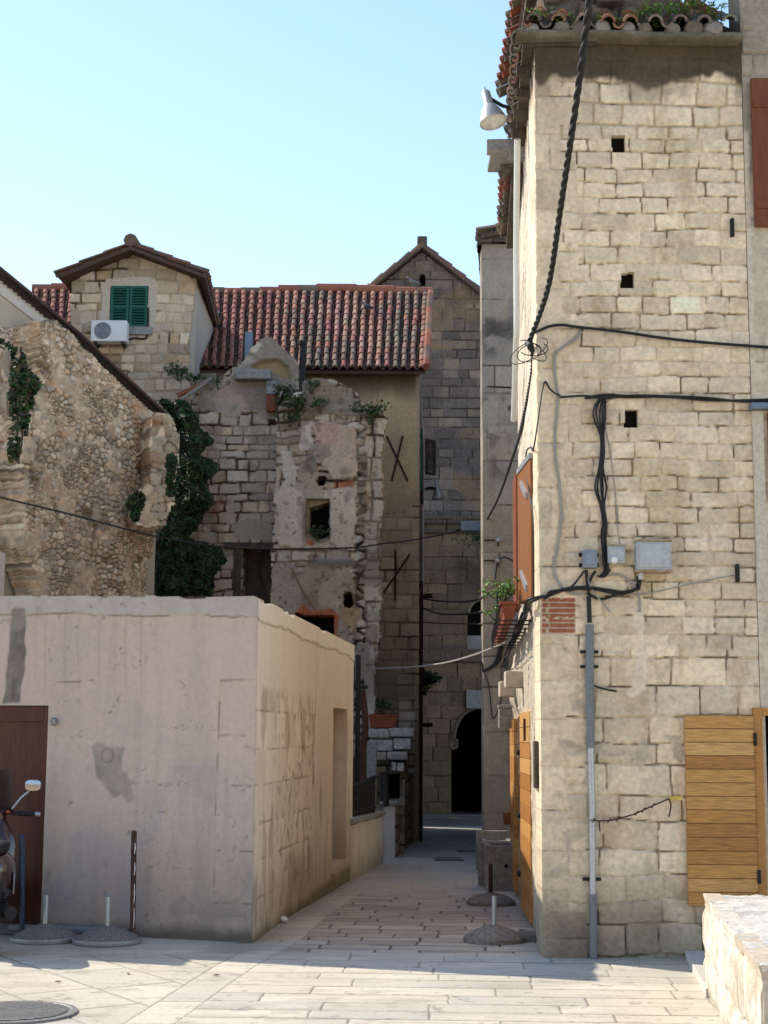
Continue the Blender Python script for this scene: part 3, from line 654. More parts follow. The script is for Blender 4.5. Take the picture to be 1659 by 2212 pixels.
board_leaf(WN, s[0], s[0] + .5, e[1], s[1], .06, .04, neigh, 'redwood', nb=3)
s = WN.st(1655, 892); e = WN.st(1655, 1085)
board_leaf(WN, s[0], s[0] + .5, e[1], s[1], .05, .04, neigh, 'redwood', nb=3)
s2 = WN.st(1617, 880); alongbox(WN, s2[0], s2[0] + .9, s2[1] - .03, s2[1] + .02, .14, .10, 'lintel', 'zinc', neigh)
alongbox(WN, s2[0] + .02, s2[0] + .11, WN.st(1617, 1300)[1], s2[1] - .032, .1, .03, 'window_jamb', 'stone', neigh, col=(.58, .50, .39))

# ------------------------------------------------------------------ third house: tall stone front facing down the alley
Y3H = 22.2
alley_end_house = thing('tall_stone_house', 'tall grey-brown stone house standing end-on in the alley, with black-stained blocks', 'house', (1.9, 22.5, float(gz(22))))
p0, p1 = P(1043.5, 1200, Y3H), P(1150, 1200, Y3H); W3 = Wall(p0, p1)
z3 = P(1060, 527, Y3H).z
def w3_fn(S, T):
    cols = [(.33, .275, .215), (.30, .25, .20), (.36, .30, .235), (.29, .25, .21)]
    a, c, i = masonry(S, T, (.40, .75), (.35, .9), cols, (.25, .205, .16), 131, depth=.006, joint=.007, warp=.01, gap=.5)
    c = c * (1 + .3 * (fbm(S * 1.2, T * 1.2, 4, 5) - .5))[..., None]
    n = fbm(S * 6, T * 6, 5, 17)
    for u0, v0, u1, v1, am in ((1043, 690, 1119, 770, .7), (1043, 860, 1119, 905, .85), (1043, 910, 1119, 960, .55), (1060, 960, 1119, 1030, .6), (1050, 690, 1080, 730, .9)):
        k = sstep(.12, -.12, sd_poly(S, T, W3.poly([(u0, v0), (u1, v0), (u1, v1), (u0, v1)]))) * sstep(.44, .58, n) * am
        c = lerp(c, np.asarray((.075, .065, .06)), k)
    k = sstep(2.3, -.3, T + .5 * (fbm(S * 3, T, 3, 6) - .5)) * .45; c = lerp(c, np.asarray((.20, .185, .175)), k)
    return a, c, np.ones(S.shape, bool)
W3.build('front_wall', 0, W3.L, -.3, z3, .02, w3_fn, 'stone', alley_end_house, .5)
W3s = Wall((p0.x + 1.25, 36.0), (p0.x, Y3H)); W3s.build('side_wall', 0, W3s.L - .012, -.6, z3, .06, w3_fn, 'stone', alley_end_house, .3, (1, 0, 0))
mb = MB(); mb.wallbox((p0.x - .05, Y3H), (p1.x + .2, Y3H), z3, z3 + .10, .5, .08); mb.wallbox((p0.x + .36, 26.2), (p0.x, Y3H - .08), z3, z3 + .10, .5, .08); mb.build('soffit', 'oldwood', alley_end_house)
mb = MB(); mb.prism([(p1.x + .6, 27, -.6), (p1.x + .6, Y3H + .5, -.6), (p1.x + 3, Y3H + .5, -.6), (p1.x + 3, 36, -.6), (p0.x + 1.6, 36, -.6)], (0, 0, z3 + .4), (.3, .25, .2)); mb.build('light_blocker', 'stone_far', alley_end_house)  # unseen block added to keep sky light out of the alley
mb = MB(); mb.prism([(2.1, 15.5, -.2), (4.5, 15.5, -.2), (4.5, 22.1, -.2), (2.3, 22.1, -.2)], (0, 0, 6.6), (.42, .36, .28)); mb.build('light_blocker', 'stone_far', alley_house)  # added behind the alley wall to shut off open sky and darken the alley
tile_roof('roof', 'tile', alley_end_house, (p0.x + .36, 26.2, z3 + .13), (p0.x - .03, Y3H - .18, z3 + .13), (p0.x + 1.5, 26.2, z3 + .45), (p0.x + 1.4, Y3H - .18, z3 + .45), .2, .4, cols=GREYT[:3], seed=8)

# ------------------------------------------------------------------ low white building
WC0 = G(545, 2037); WCL = G(85, 2014); WD = G(760, 1900); WD.z = 0
dirL = (Vector((WCL.x, WCL.y, 0)) - Vector((WC0.x, WC0.y, 0))).normalized()
LFT = 3.1
WW = Wall(Vector((WC0.x, WC0.y, 0)) + dirL * LFT, (WC0.x, WC0.y)); WS = Wall((WC0.x, WC0.y), (WD.x, WD.y))
white_b = thing('flat_roofed_building', 'low pale rendered flat-roofed building with a brown door and a grey damp stain', 'building', (WC0.x - 1.5, WC0.y + 2.5, 0))
zr = WW.st(560, 1287)[1]; zl = WW.st(5, 1285)[1]
def top_at(S): return zr + (zl - zr) * (WW.L - S) / max(WW.L - WW.st(5, 1285)[0], .1)
def plaster_base(S, T, base, seed):
    c = np.broadcast_to(np.asarray(base), S.shape + (3,)) * (1 + .16 * (fbm(S * 1.3, T * .8, 5, seed) - .5))[..., None]
    streak = fbm(S * 9, T * .7, 4, seed + 3); c = c * (1 + .09 * (streak - .5))[..., None]
    return c
DOORW = bb(WW, KK('d2', (-120, 790), (308, 797), (283, 1555), (-120, 1555)))
def ww_fn(S, T):
    c = plaster_base(S, T, (.585, .475, .40), 150); disp = .006 * (fbm(S * 3, T * 3, 4, 151) - .5) + .003 * (fbm(S * 12, T * 12, 3, 152) - .5)
    zt = top_at(S); w_ = .05 * (fbm(S * 7, T * 7, 4, 153) - .5)
    # render band along the top with a ragged lower edge
    edge = zt - .17 - .03 * (fbm(S * 2.5, S * 0, 4, 154) - .5) * 2 - .02 * (fbm(S * 11, S * 0, 3, 155) - .5)
    k = sstep(-.004, .004, T - edge); c = lerp(c, np.asarray((.49, .44, .385)) * (1 + .2 * (fbm(S * 5, T * 5, 4, 156) - .5))[..., None], k); disp = disp + .010 * k
    crack = sstep(.010, .002, np.abs(T - edge)) * sstep(.35, .5, fbm(S * 3, T * 0, 3, 157)); c = lerp(c, np.asarray((.17, .15, .10)), crack * .8)
    # thin rusty runs
    for u in (300, 425, 515, 650, 820, 920):
        x = WW.st(*K('d2', u, 300))[0]; k = sstep(.016, .002, np.abs(S - x - .01 * np.sin(T * 7))) * sstep(zt - 1.15, zt - .5, T) * sstep(.1, -.05, T - edge) * .35
        c = lerp(c, np.asarray((.36, .26, .19)), k)
    # bare mortar strip above the door
    sdp = sd_poly(S, T, WW.poly(KK('d2', (85, 165), (160, 165), (165, 430), (150, 470), (155, 560), (130, 770), (15, 770), (40, 600), (60, 400), (75, 250)))) + .9 * w_
    k = sstep(.012, -.006, sdp); c = lerp(c, np.asarray((.20, .175, .145)) * (1 + .8 * (fbm(S * 22, T * 14, 4, 158) - .5))[..., None], k); disp = disp + (-.012 + .012 * fbm(S * 25, T * 25, 3, 159)) * k
    # damp grey stain
    sdp = sd_poly(S, T, WW.poly(KK('d2', (590, 1050), (640, 1025), (700, 1040), (760, 1040), (800, 1070), (795, 1150), (790, 1190), (830, 1290), (860, 1380), (840, 1395), (790, 1350), (740, 1370), (690, 1310), (640, 1240), (610, 1130)))) + 1.2 * w_
    k = sstep(.012, -.012, sdp + .10 * (fbm(S * 5, T * 3, 5, 177) - .5)) * (.62 + .9 * (fbm(S * 7, T * 5, 4, 160) - .5)); c = lerp(c, np.asarray((.235, .225, .205)), np.clip(k, 0, 1))
    cx, ct = WW.st(*K('d2', 697, 1110)); r = np.hypot(S - cx, T - ct); k = sstep(.012, .004, np.abs(r - .055)) * .6; c = lerp(c, np.asarray((.17, .165, .15)), k)
    # pilaster patch near the corner with dirty bed joints
    pl = WW.poly(KK('d2', (1430, 625), (1700, 620), (1700, 2150), (1385, 2150), (1390, 1600), (1410, 1100)))
    sp = sd_poly(S, T, pl); k = sstep(.012, .002, np.abs(sp)) * .7; c = lerp(c, np.asarray((.50, .40, .31)), k); ins = sp < 0
    for v in (980, 1310): 
        t0 = WW.st(*K('d2', 1550, v))[1]; k = sstep(.010, .002, np.abs(T - t0 + .006 * (fbm(S * 9, T, 2, 161) - .5))) * ins * sstep(.45, .6, fbm(S * 14, T * 4, 3, 162)); c = lerp(c, np.asarray((.15, .115, .085)), k * .7)
    for v in (165, 590, 930):
        t0 = WW.st(*K('d3', 1550, v))[1]; k = sstep(.010, .002, np.abs(T - t0 + .006 * (fbm(S * 9, T, 2, 163) - .5))) * ins * sstep(.45, .6, fbm(S * 14, T * 4, 3, 164)); c = lerp(c, np.asarray((.15, .115, .085)), k * .7)
    k = sstep(.012, .003, np.abs(sp)) * (S < WW.L - .1) * sstep(.52, .62, fbm(S * 5, T * 9, 3, 165)) * .8; c = lerp(c, np.asarray((.18, .135, .10)), k * .8)
    hc = np.abs(fbm(S * 2.4 + 3 * fbm(S * 5, T * 5, 3, 171), T * 1.7, 3, 172) - .5); k = sstep(.009, .002, hc) * sstep(.44, .56, fbm(S * .9, T * .9, 3, 173)); c = lerp(c, np.asarray((.25, .205, .17)), k * .6)
    fl = sstep(.66, .70, fbm(S * 3.2, T * 4.0, 5, 178)) * sstep(1.3, .3, T); c = lerp(c, np.asarray((.37, .325, .28)), fl * .5); disp = disp - .004 * fl
    vs_ = sstep(.56, .68, fbm(S * 11, T * .8, 4, 179)) * .16; c = lerp(c, np.asarray((.33, .28, .24)), vs_)
    pch = sstep(.60, .64, fbm(S * 1.6, T * 2.2, 5, 174)) * .25; c = lerp(c, np.asarray((.47, .41, .365)), pch)
    # scratches, pits, grime
    pit = sstep(.80, .83, fbm(S * 16, T * 11, 3, 166)) * sstep(.45, .6, fbm(S * .8, T * 1.2, 2, 167)); c = lerp(c, np.asarray((.20, .17, .145)), pit * .6)
    g = sstep(1.0, .0, T + .6 * (fbm(S * 6, T * 1.2, 4, 168) - .5)) * .42; c = lerp(c, np.asarray((.245, .215, .19)), g)
    g = sstep(.14, .02, T + .12 * (fbm(S * 5, T * 5, 4, 169) - .5)) * .8; c = lerp(c, np.asarray((.10, .09, .07)), g)
    blue = sstep(.60, .72, fbm(S * 2.1, T * 1.4, 3, 170)) * .35 * (T < 1.4); c = lerp(c, np.asarray((.36, .35, .37)), blue)
    for pts in (KK('d2', (1165, 630), (1200, 658), (1180, 685)), KK('d2', (430, 1440), (470, 1415), (445, 1410)), KK('d2', (925, 120), (952, 140)), KK('d2', (370, 638), (525, 632))):
        k = sstep(.007, .002, d_line(S, T, WW.poly(pts))); c = lerp(c, np.asarray((.14, .12, .11)), k * .7)
    ok = (T < zt - .022 * sstep(.5, .7, fbm(S * 3.5, S * 0, 3, 175)) - .012 * sstep(.55, .75, fbm(S * 14, S * 0, 2, 176))) & ~((S < DOORW[1]) & (T < DOORW[3]))
    return disp, c, ok
WW.build('front_wall', 0, WW.L - .008, -.02, max(zl, zr) + .2, .0125, ww_fn, 'plaster', white_b, .3, tuple(WS.d), .0, gain=(.88, .845, .82))
NI = bb(WS, KK('d4', (868, 1160), (985, 1165), (980, 2212), (850, 2212))); NB = WS.st(725, 1870)[1]
def ws_fn(S, T):
    c = plaster_base(S, T, (.60, .525, .425), 180); disp = .006 * (fbm(S * 3, T * 3, 4, 181) - .5)
    edge = zr - .19 - .10 * (fbm(S * 1.6, S * 0, 3, 182) - .5) - .03 * (fbm(S * 8, S * 0, 3, 183) - .5)
    drip = .28 * np.exp(-((S - WS.st(848, 1640)[0]) / .22) ** 2)
    k = sstep(-.006, .006, T - edge + drip); c = lerp(c, np.asarray((.61, .555, .45)), k); disp = disp + .010 * k
    crack = sstep(.014, .003, np.abs(T - edge + drip)) * .65; c = lerp(c, np.asarray((.24, .205, .13)), crack)
    gs = WS.st(*K('d4', 700, 1200))[0]; lean = (T - 1.4) * .03
    # block work showing through dirty render, left of the groove
    a, ra, ds, dt = ashlar(S, T, (.29, .33), (.45, .6), 183, .008)
    low = sstep(WS.st(*K('d4', 430, 990))[1] + .02, WS.st(*K('d4', 430, 990))[1] - .08, T + .08 * (fbm(S * 3, T * 3, 3, 184) - .5)) * (S < gs - .05 + lean)
    k = sstep(.012, .002, a) * low * sstep(.42, .58, fbm(S * 6, T * 4, 4, 185)); c = lerp(c, np.asarray((.22, .175, .125)), k * .7); bl = sstep(.0, .02, a) * low; c = c * (1 + .22 * bl * (ra[0] - .5))[..., None]; disp = disp - .008 * k
    dirt = sstep(.50, .66, fbm(S * 5, T * 2.2, 5, 186)) * low; c = lerp(c, np.asarray((.27, .205, .135)), dirt * .55)
    dk = sstep(.62, .70, fbm(S * 13, T * 11, 4, 187)) * low * sstep(.4, 1.6, S) ; c = lerp(c, np.asarray((.12, .095, .065)), dk * .5)
    gr = sstep(.05, .01, np.abs(S - gs - lean)) ; disp = disp - .03 * gr; c = lerp(c, np.asarray((.28, .225, .16)), gr * .75)
    k = sstep(.02, .004, np.abs(S - gs - lean + .05)) * sstep(.45, .6, fbm(S * 3, T * 6, 4, 188)); c = lerp(c, np.asarray((.10, .08, .055)), k * .8)
    st = sstep(.60, .7, fbm(S * 8, T * 1.6, 4, 189)) * (S > gs) * sstep(2.2, 1.2, T); c = lerp(c, np.asarray((.30, .24, .17)), st * .6)
    g = sstep(.8, 0, T + .5 * (fbm(S * 3, T * 2, 4, 190) - .5)) * .6; c = lerp(c, np.asarray((.24, .19, .13)), g)
    g = sstep(.12, .0, T + .1 * (fbm(S * 3, T * 2, 4, 191) - .5)); c = lerp(c, np.asarray((.075, .075, .04)), g * .7)
    ok = (T < zr - .03 * sstep(.48, .7, fbm(S * 3.2, S * 0, 3, 192)) - .012 * sstep(.55, .75, fbm(S * 12, S * 0, 2, 193))) & ~((S > NI[0]) & (S < NI[1]) & (T > NB) & (T < NI[3]))
    return disp, c, ok
WS.build('side_wall', .012, WS.L, -.15, zr + .03, .0145, ws_fn, 'plaster', white_b, .3, dirL, gain=(1.12, 1.12, 1.16))
mb = MB(); mb.wallbox(WS.pt(NI[0] - .02, 0), WS.pt(NI[1] + .02, 0), NB - .05, NI[3] + .05, .1, -.16, (.47, .37, .27)); mb.build('niche_back', 'plaster', white_b)
alongbox(WS, NI[0] - .06, NI[1] + .04, NB - .07, NB, .22, .03, 'niche_sill', 'plaster', white_b, col=(.46, .37, .27))
back = [WW.A, WW.B, WS.B, WS.B + dirL * (LFT + .5)]
mb = MB(); mb.prism([Vector((p.x, p.y, zr - .12)) + (Vector((.05, .05, 0)) if 0 else Vector((0, 0, 0))) for p in [WW.A - WW.n * .2, WW.B - WW.n * .2 - WW.d * .2, WS.B - WS.n * .25, back[3]]], (0, 0, .10), (.62, .56, .46)); mb.build('flat_roof', 'plaster', white_b)
WR = Wall(WS.B, back[3]); alongbox(WR, .0, WR.L, -.1, zr - .02, .3, 0, 'rear_wall', 'plaster', white_b, col=(.5, .43, .38))
# door
alongbox(WW, 0.02, DOORW[1] - .02, -.01, DOORW[3] - .004, .05, -.05, 'door', 'brownwood', white_b)
alongbox(WW, DOORW[1] - .05, DOORW[1], -.01, DOORW[3], .12, -.02, 'door_frame', 'brownwood', white_b)
alongbox(WW, 0.02, DOORW[1] - .052, DOORW[3] - .13, DOORW[3], .12, -.02, 'door_frame', 'brownwood', white_b)
alongbox(WW, 0.0, DOORW[1] + .55, -.02, .05, .3, .05, 'door_sill', 'greypipe', white_b)
# taller storey over the part of the building left of the picture
u0 = WW.A + dirL * .9
mb = MB(); mb.prism([u0 + Vector((0, 0, 0)), u0 + dirL * 3, u0 + dirL * 3 + Vector((0, 4, 0)), u0 + Vector((.4, 4, 0))], (0, 0, 3.75), (.5, .43, .38)); mb.build('upper_storey', 'plaster', white_b)
mb = MB(); mb.wallbox(u0 - dirL * .0, WW.A - dirL * .0, 0, zl, 5.0, 0, (.6, .53, .44)); mb.build('wing', 'plaster', white_b)

# ------------------------------------------------------------------ broken rubble wall at the left
RY0, RY1 = 20.0, 23.5
ra = P(-60, 1000, RY0); rb = P(340, 1000, RY1); WRB = Wall(ra, rb)
rubble = thing('ruined_rubble_wall', 'tall ruined wall of beige rubble rising behind the flat-roofed building, broken off at its right end', 'wall', (ra.x + 1.5, 21.5, 0))
RUB = [(.46, .365, .26), (.42, .33, .235), (.50, .40, .29), (.38, .295, .205), (.48, .375, .275), (.43, .30, .19), (.34, .28, .22), (.52, .43, .33)]
RG = (1.36, 1.32, 1.26)
def rub_fn(poly, seed, hr=.085, wr=.125, dk=0.0, W=None, rag=.06):
    def f(S, T):
        a, c, i = masonry(S, T, (hr, hr), (wr, wr), RUB, (.40, .315, .22), seed, depth=.012, joint=.007, kind='rubble', gap=.54, bulge=.018, var=.36, ff=2.5)
        a2, c2, i2 = masonry(S, T, (hr * .5, hr * .5), (wr * .5, wr * .5), RUB, (.38, .30, .21), seed + 5, depth=.011, joint=.006, kind='rubble', gap=.56, bulge=.014, var=.36, ff=2.5)
        a3 = fbm(S * 2.6, T * 2.6, 4, seed + 12); sm = sstep(.54, .70, a3) * .28
        k = sstep(.54, .62, fbm(S * 2.2, T * 2.2, 4, seed + 6)); a = a * (1 - k) + a2 * k; c = lerp(c, c2, k)
        c = lerp(c, np.asarray((.45, .355, .25)), sm); a = a * (1 - sm * .7)
        c = c * (1 + .4 * (fbm(S * .7, T * .7, 4, seed + 1) - .5))[..., None]
        hol = sstep(.74, .79, fbm(S * 4.5, T * 3.6, 3, seed + 2)); c = lerp(c, np.asarray((.16, .115, .08)), hol * .7); a = a - .05 * hol
        rd = sstep(.66, .72, fbm(S * 3.3, T * 3.3, 3, seed + 4)); c = lerp(c, np.asarray((.36, .21, .12)), rd * .55)
        a = a + .05 * (fbm(S * 1.1, T * 1.1, 3, seed + 3) - .5) - dk
        d = sd_poly(S, T, W.poly(poly)) + rag * 2 * (fbm(S * 4, T * 4, 4, seed + 8) - .5)
        return a, c, d < 0
    return f
main_p = KK('c1', (140, 1900), (130, 1250), (225, 1000), (240, 620), (255, 575), (330, 560), (430, 660), (600, 830), (760, 985), (905, 1118), (990, 1140)) + KK('d1', (1150, 120), (1140, 560), (1150, 960), (1145, 1130), (1105, 1180), (1085, 1600), (400, 1700))
q = [WRB.st(*p) for p in main_p]; s0 = min(a[0] for a in q) - .1; s1 = max(a[0] for a in q) + .1; t1 = max(a[1] for a in q) + .15
o = WRB.build('rubble_face', s0, s1, 1.6, t1, .018, rub_fn(main_p, 200, W=WRB), 'stone', rubble, .5, None, .10, RG)
WRB2 = Wall(WRB.A + WRB.n * .40 - WRB.d * .2, WRB.B + WRB.n * .40)
st_p = KK('c1', (-120, 1900), (-120, 650), (0, 640), (110, 610), (235, 590), (240, 640), (190, 720), (60, 760), (30, 830), (60, 960), (60, 1100), (130, 1260), (150, 1500), (190, 1900))
st_p = KK('c1', (-120, 1900), (-120, 690), (0, 655), (120, 610), (245, 575), (250, 650), (150, 700), (40, 720), (10, 830), (60, 960), (40, 1030), (30, 1290), (0, 1330), (-30, 1430), (-60, 1900))
q = [WRB2.st(*p) for p in st_p]; s0 = min(a[0] for a in q); s1 = max(a[0] for a in q) + .1; t1 = max(a[1] for a in q) + .15
WRB2.build('rubble_stub', s0, s1, 1.6, t1, .024, rub_fn(st_p, 220, W=WRB2), 'stone', rubble, .28, None, .10, RG)
WRB3 = Wall(P(300, 1000, RY1 - .85), P(400, 1000, RY1 - .55))
pi_p = KK('d1', (1115, 130), (1150, 100), (1240, 95), (1290, 150), (1335, 250), (1330, 420), (1300, 770), (1255, 790), (1235, 945), (1110, 950), (1000, 920), (975, 880), (985, 680), (1060, 640), (1110, 590), (1090, 400))
q = [WRB3.st(*p) for p in pi_p]; s0 = min(a[0] for a in q) - .1; s1 = max(a[0] for a in q) + .1; t0 = min(a[1] for a in q) - .1; t1 = max(a[1] for a in q) + .1
WRB3.build('broken_pier', s0, s1, t0, t1, .022, rub_fn(pi_p, 240, .15, .2, W=WRB3, rag=.04), 'stone', rubble, .55, None, .10, RG)

# plastered gable and verge of the house behind it
WLH = Wall(WRB.A - WRB.n * .55, WRB.B - WRB.n * .55 + WRB.d * .2)
left_house = thing('plastered_house', 'cream plastered gable wall with sloping tiled edge, behind the ruined rubble wall', 'house', (WLH.A.x + 1.5, WLH.A.y + 2, 0))
lp = [(-80, 1290), (-80, 540), (0, 603), (150, 725), (339, 897), (335, 1290)]
def lh_fn(S, T):
    c = plaster_base(S, T, (.50, .42, .31), 260); return .005 * (fbm(S * 3, T * 3, 3, 261) - .5), c, sd_poly(S, T, WLH.poly(lp)) < 0
q = WLH.poly(lp); WLH.build('gable_wall', min(a[0] for a in q), max(a[0] for a in q), 3.0, max(a[1] for a in q), .03, lh_fn, 'plaster', left_house, .3)
vl = [WLH.pp(-80, 533, .12), WLH.pp(0, 597, .12), WLH.pp(150, 719, .12), WLH.pp(345, 898, .12)]
mb = MB(); bk = Vector((0, 3, 0))
for a, b in zip(vl[:-1], vl[1:]): mb.hexa([a, b, b + bk, a + bk] + [x + Vector((0, 0, .02)) for x in (a, b, b + bk, a + bk)], (.05, .035, .03))
mb.build('roof_slab', 'tile', left_house)
mb = MB(); rng = random.Random(9); tot = [(vl[0], vl[1]), (vl[1], vl[2]), (vl[2], vl[3])]
for a, b in tot:
    n = max(1, int((b - a).length / .24))
    for i in range(n):
        p = a.lerp(b, i / n) + Vector((0, .05, .04)); p2 = a.lerp(b, (i + 1.15) / n) + Vector((0, .05, .03)); r0 = .055; c = rng.choice([(.11, .065, .05), (.14, .075, .055), (.085, .06, .05), (.18, .09, .06)])
        mb.tube([p, p2], [.020, .028], 8, c)
mb.build('verge_tiles', 'tile', left_house)
mb = MB(); mb.wallbox(WLH.pp(-80, 900, 0), WLH.pp(0, 900), 0, 1, .02, 0) if 0 else None
a, b = WLH.pp(-80, 552, .02), WLH.pp(110, 702, .02); mb.hexa([a - Vector((0, 0, .14)), b - Vector((0, 0, .14)), b - Vector((0, -.1, .14)), a - Vector((0, -.1, .14)), a, b, b + Vector((0, .1, 0)), a + Vector((0, .1, 0))], (.62, .56, .46)); mb.build('verge_board', 'plaster', left_house)

mb = MB(); mb.prism([(-14, 23.2, -.3), (-7.7, 23.2, -.3), (-9.2, 34, -.3), (-14, 34, -.3)], (0, 0, 11.5), (.45, .38, .28)); mb.build('light_blocker', 'plaster', left_house)  # out-of-view mass added to stop sun reaching the alley floor

# the house across the square, behind the viewer: it shows in the scooter mirror
sq = thing('square_house', 'cream house across the square, seen only in the scooter mirror', 'house', (0, -14, 0)); WQ = Wall((13, -13), (-13, -13))
def sq_fn(S, T):
    c = plaster_base(S, T, (.66, .54, .38), 280); ok = np.ones(S.shape, bool)
    for x in np.arange(2.5, 25, 3.4):
        for z in (1.2, 4.4, 7.4): ok &= ~((np.abs(S - x) < .55) & (T > z) & (T < z + 1.6))
    return np.zeros(S.shape), c, ok
WQ.build('front_wall', 0, WQ.L, -.05, 10.5, .15, sq_fn, 'plaster', sq, .3)
mb = MB(); mb.wallbox(WQ.pt(0, 0), WQ.pt(WQ.L, 0), 0, 10.4, .1, -.35); mb.build('painted_shade_panel', 'dark', sq)
tile_roof('roof', 'tile', sq, (13.3, -12.5, 10.5), (-13.3, -12.5, 10.5), (13.3, -16.5, 12.7), (-13.3, -16.5, 12.7), .5, .9, seed=15)
# ------------------------------------------------------------------ house with the big tiled roof
YM = 29.0
YL_ = G(980, 1788).y; print('lane', YL_, G(980, 1762).y)
main = thing('tiled_house', 'old house with a long red tiled roof above a cream plaster and stone front', 'house', (-1.5, 31, float(gz(31))))
pr = P(905, 1300, YM); WM_ = Wall(P(560, 1300, YM), pr)
zev = P(800, 792, YM - .25).z
def wm_fn(S, T):
    a, c, i = masonry(S, T, (.20, .27), (.26, .5), [(.40, .325, .225), (.36, .295, .205), (.44, .36, .255), (.35, .275, .19)], (.27, .215, .15), 301, depth=.02, joint=.014, gap=.42, bulge=.018)
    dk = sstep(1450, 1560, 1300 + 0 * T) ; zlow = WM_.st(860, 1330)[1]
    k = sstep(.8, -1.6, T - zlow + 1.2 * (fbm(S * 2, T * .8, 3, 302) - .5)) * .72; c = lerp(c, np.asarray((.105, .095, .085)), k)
    zp = WM_.st(860, 1080)[1]; e = T - zp + .35 * (fbm(S * 2.2, T * 2.2, 5, 303) - .5) + .25 * np.sin(S * 3.1)
    k = sstep(-.01, .01, e); pc = plaster_base(S, T, (.45, .345, .215), 304)
    g = sstep(.5, .62, fbm(S * 1.8, T * 1.8, 4, 305)) * .3; pc = lerp(pc, np.asarray((.22, .18, .125)), g)
    g = sstep(.5, .0, e) * .5; pc = lerp(pc, np.asarray((.25, .205, .15)), g)
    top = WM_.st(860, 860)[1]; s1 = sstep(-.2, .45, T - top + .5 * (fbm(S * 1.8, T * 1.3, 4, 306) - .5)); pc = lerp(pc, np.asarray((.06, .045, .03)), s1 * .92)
    cr = sstep(.012, .003, np.abs(S - WM_.st(815, 900)[0] - .06 * (fbm(T * 3, T * 0, 3, 307) - .5))) * sstep(.6, .9, T - zp) * .6; pc = lerp(pc, np.asarray((.11, .08, .05)), cr)
    c = lerp(c, pc, k); disp = a * (1 - k) + (.03 + .01 * (fbm(S * 4, T * 4, 3, 308) - .5)) * k
    k = sstep(.10, .04, WM_.L - S); c = lerp(c, np.asarray((.38, .30, .20)), k * .6)
    return disp, c, np.ones(S.shape, bool)
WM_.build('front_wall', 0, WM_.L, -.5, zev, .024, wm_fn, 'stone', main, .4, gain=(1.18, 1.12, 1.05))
pe = P(918, 1300, 34.4); WMs = Wall((pr.x, YM), (pe.x, YL_ - .15))
def wms_fn(S, T):
    a, c, i = masonry(S, T, (.2, .3), (.3, .6), [(.27, .215, .15), (.23, .185, .135), (.30, .24, .17)], (.18, .15, .11), 311, depth=.012, joint=.012, gap=.5)
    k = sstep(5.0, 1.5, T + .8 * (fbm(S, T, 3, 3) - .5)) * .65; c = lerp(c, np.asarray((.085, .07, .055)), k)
    return a, c, np.ones(S.shape, bool)
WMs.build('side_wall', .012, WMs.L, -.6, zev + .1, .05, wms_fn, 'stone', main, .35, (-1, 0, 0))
mb = MB(); mb.prism([(pr.x - .3, YL_ - .2, -.5), (pr.x - .3, YL_ - .5, -.5), (-9.5, YL_ - .5, -.5), (-9.5, YL_ - .2, -.5)], (0, 0, zev + 2.9), (.25, .2, .15)); mb.build('rear_wall', 'stone_far', main)
# roof: eave and ridge picked on the picture
YR = 34.0
def roofcol(a, b, r):
    if a < .60: return r.choice([(.27, .115, .085), (.25, .105, .078), (.30, .13, .096), (.24, .10, .075)])
    li = float(fbm(np.array(a * 14), np.array(b * 4), 4, 77)) + r.uniform(-.10, .10)
    if li > .56: return r.choice([(.215, .15, .11), (.19, .13, .096), (.24, .165, .12), (.175, .12, .09)])
    if li < .40: return r.choice([(.33, .18, .128), (.36, .205, .15), (.31, .16, .115)])
    return r.choice([(.285, .13, .092), (.265, .12, .085), (.305, .145, .105), (.275, .135, .098)])
e0, e1 = P(60, 797, YM - .3), P(919, 797, YM - .3); e0.z = e1.z = P(800, 797, YM - .3).z
zrg = P(700, 632, YR).z
r0, r1 = P(70, 640, YR), P(928, 632, YR); r0.z = zrg; r1.z = zrg
tile_roof('tiled_roof', 'tile', main, e0, e1, r0, r1, .182, .46, seed=11, colfn=roofcol, lip=.03, chan=(.125, .072, .054))
mb = MB(); rng = random.Random(5); n = int((r1 - r0).length / .42)
for i in range(n):
    a = r0.lerp(r1, i / n); b = r0.lerp(r1, (i + 1.12) / n); wv = .05 * math.sin(i * .5) + rng.uniform(-.012, .012)
    a = a + Vector((0, 0, .05 + wv)); b = b + Vector((0, 0, .035 + wv)); c = rng.choice([(.28, .11, .075), (.20, .14, .10), (.24, .12, .08), (.16, .12, .09)]) if i < n * .7 else rng.choice([(.34, .13, .08), (.30, .12, .08)])
    mb.tube([a, b], [.11, .125], 8, c)
mb.build('ridge_tiles', 'tile', main, smooth=True)
mb = MB(); rng = random.Random(6)
for i in range(14):
    a = e1.lerp(r1, i / 14); b = e1.lerp(r1, (i + 1.1) / 14); mb.tube([a + Vector((.01, 0, .05)), b + Vector((.01, 0, .04))], [.075, .085], 7, rng.choice(TILE))
mb.build('verge_tiles', 'tile', main, smooth=True)
mb = MB(); mb.wallbox((e0.x + 3, YM), (pr.x + .03, YM), zev - .02, zev + .08, .5, .24); mb.build('eave_board', 'oldwood', main)
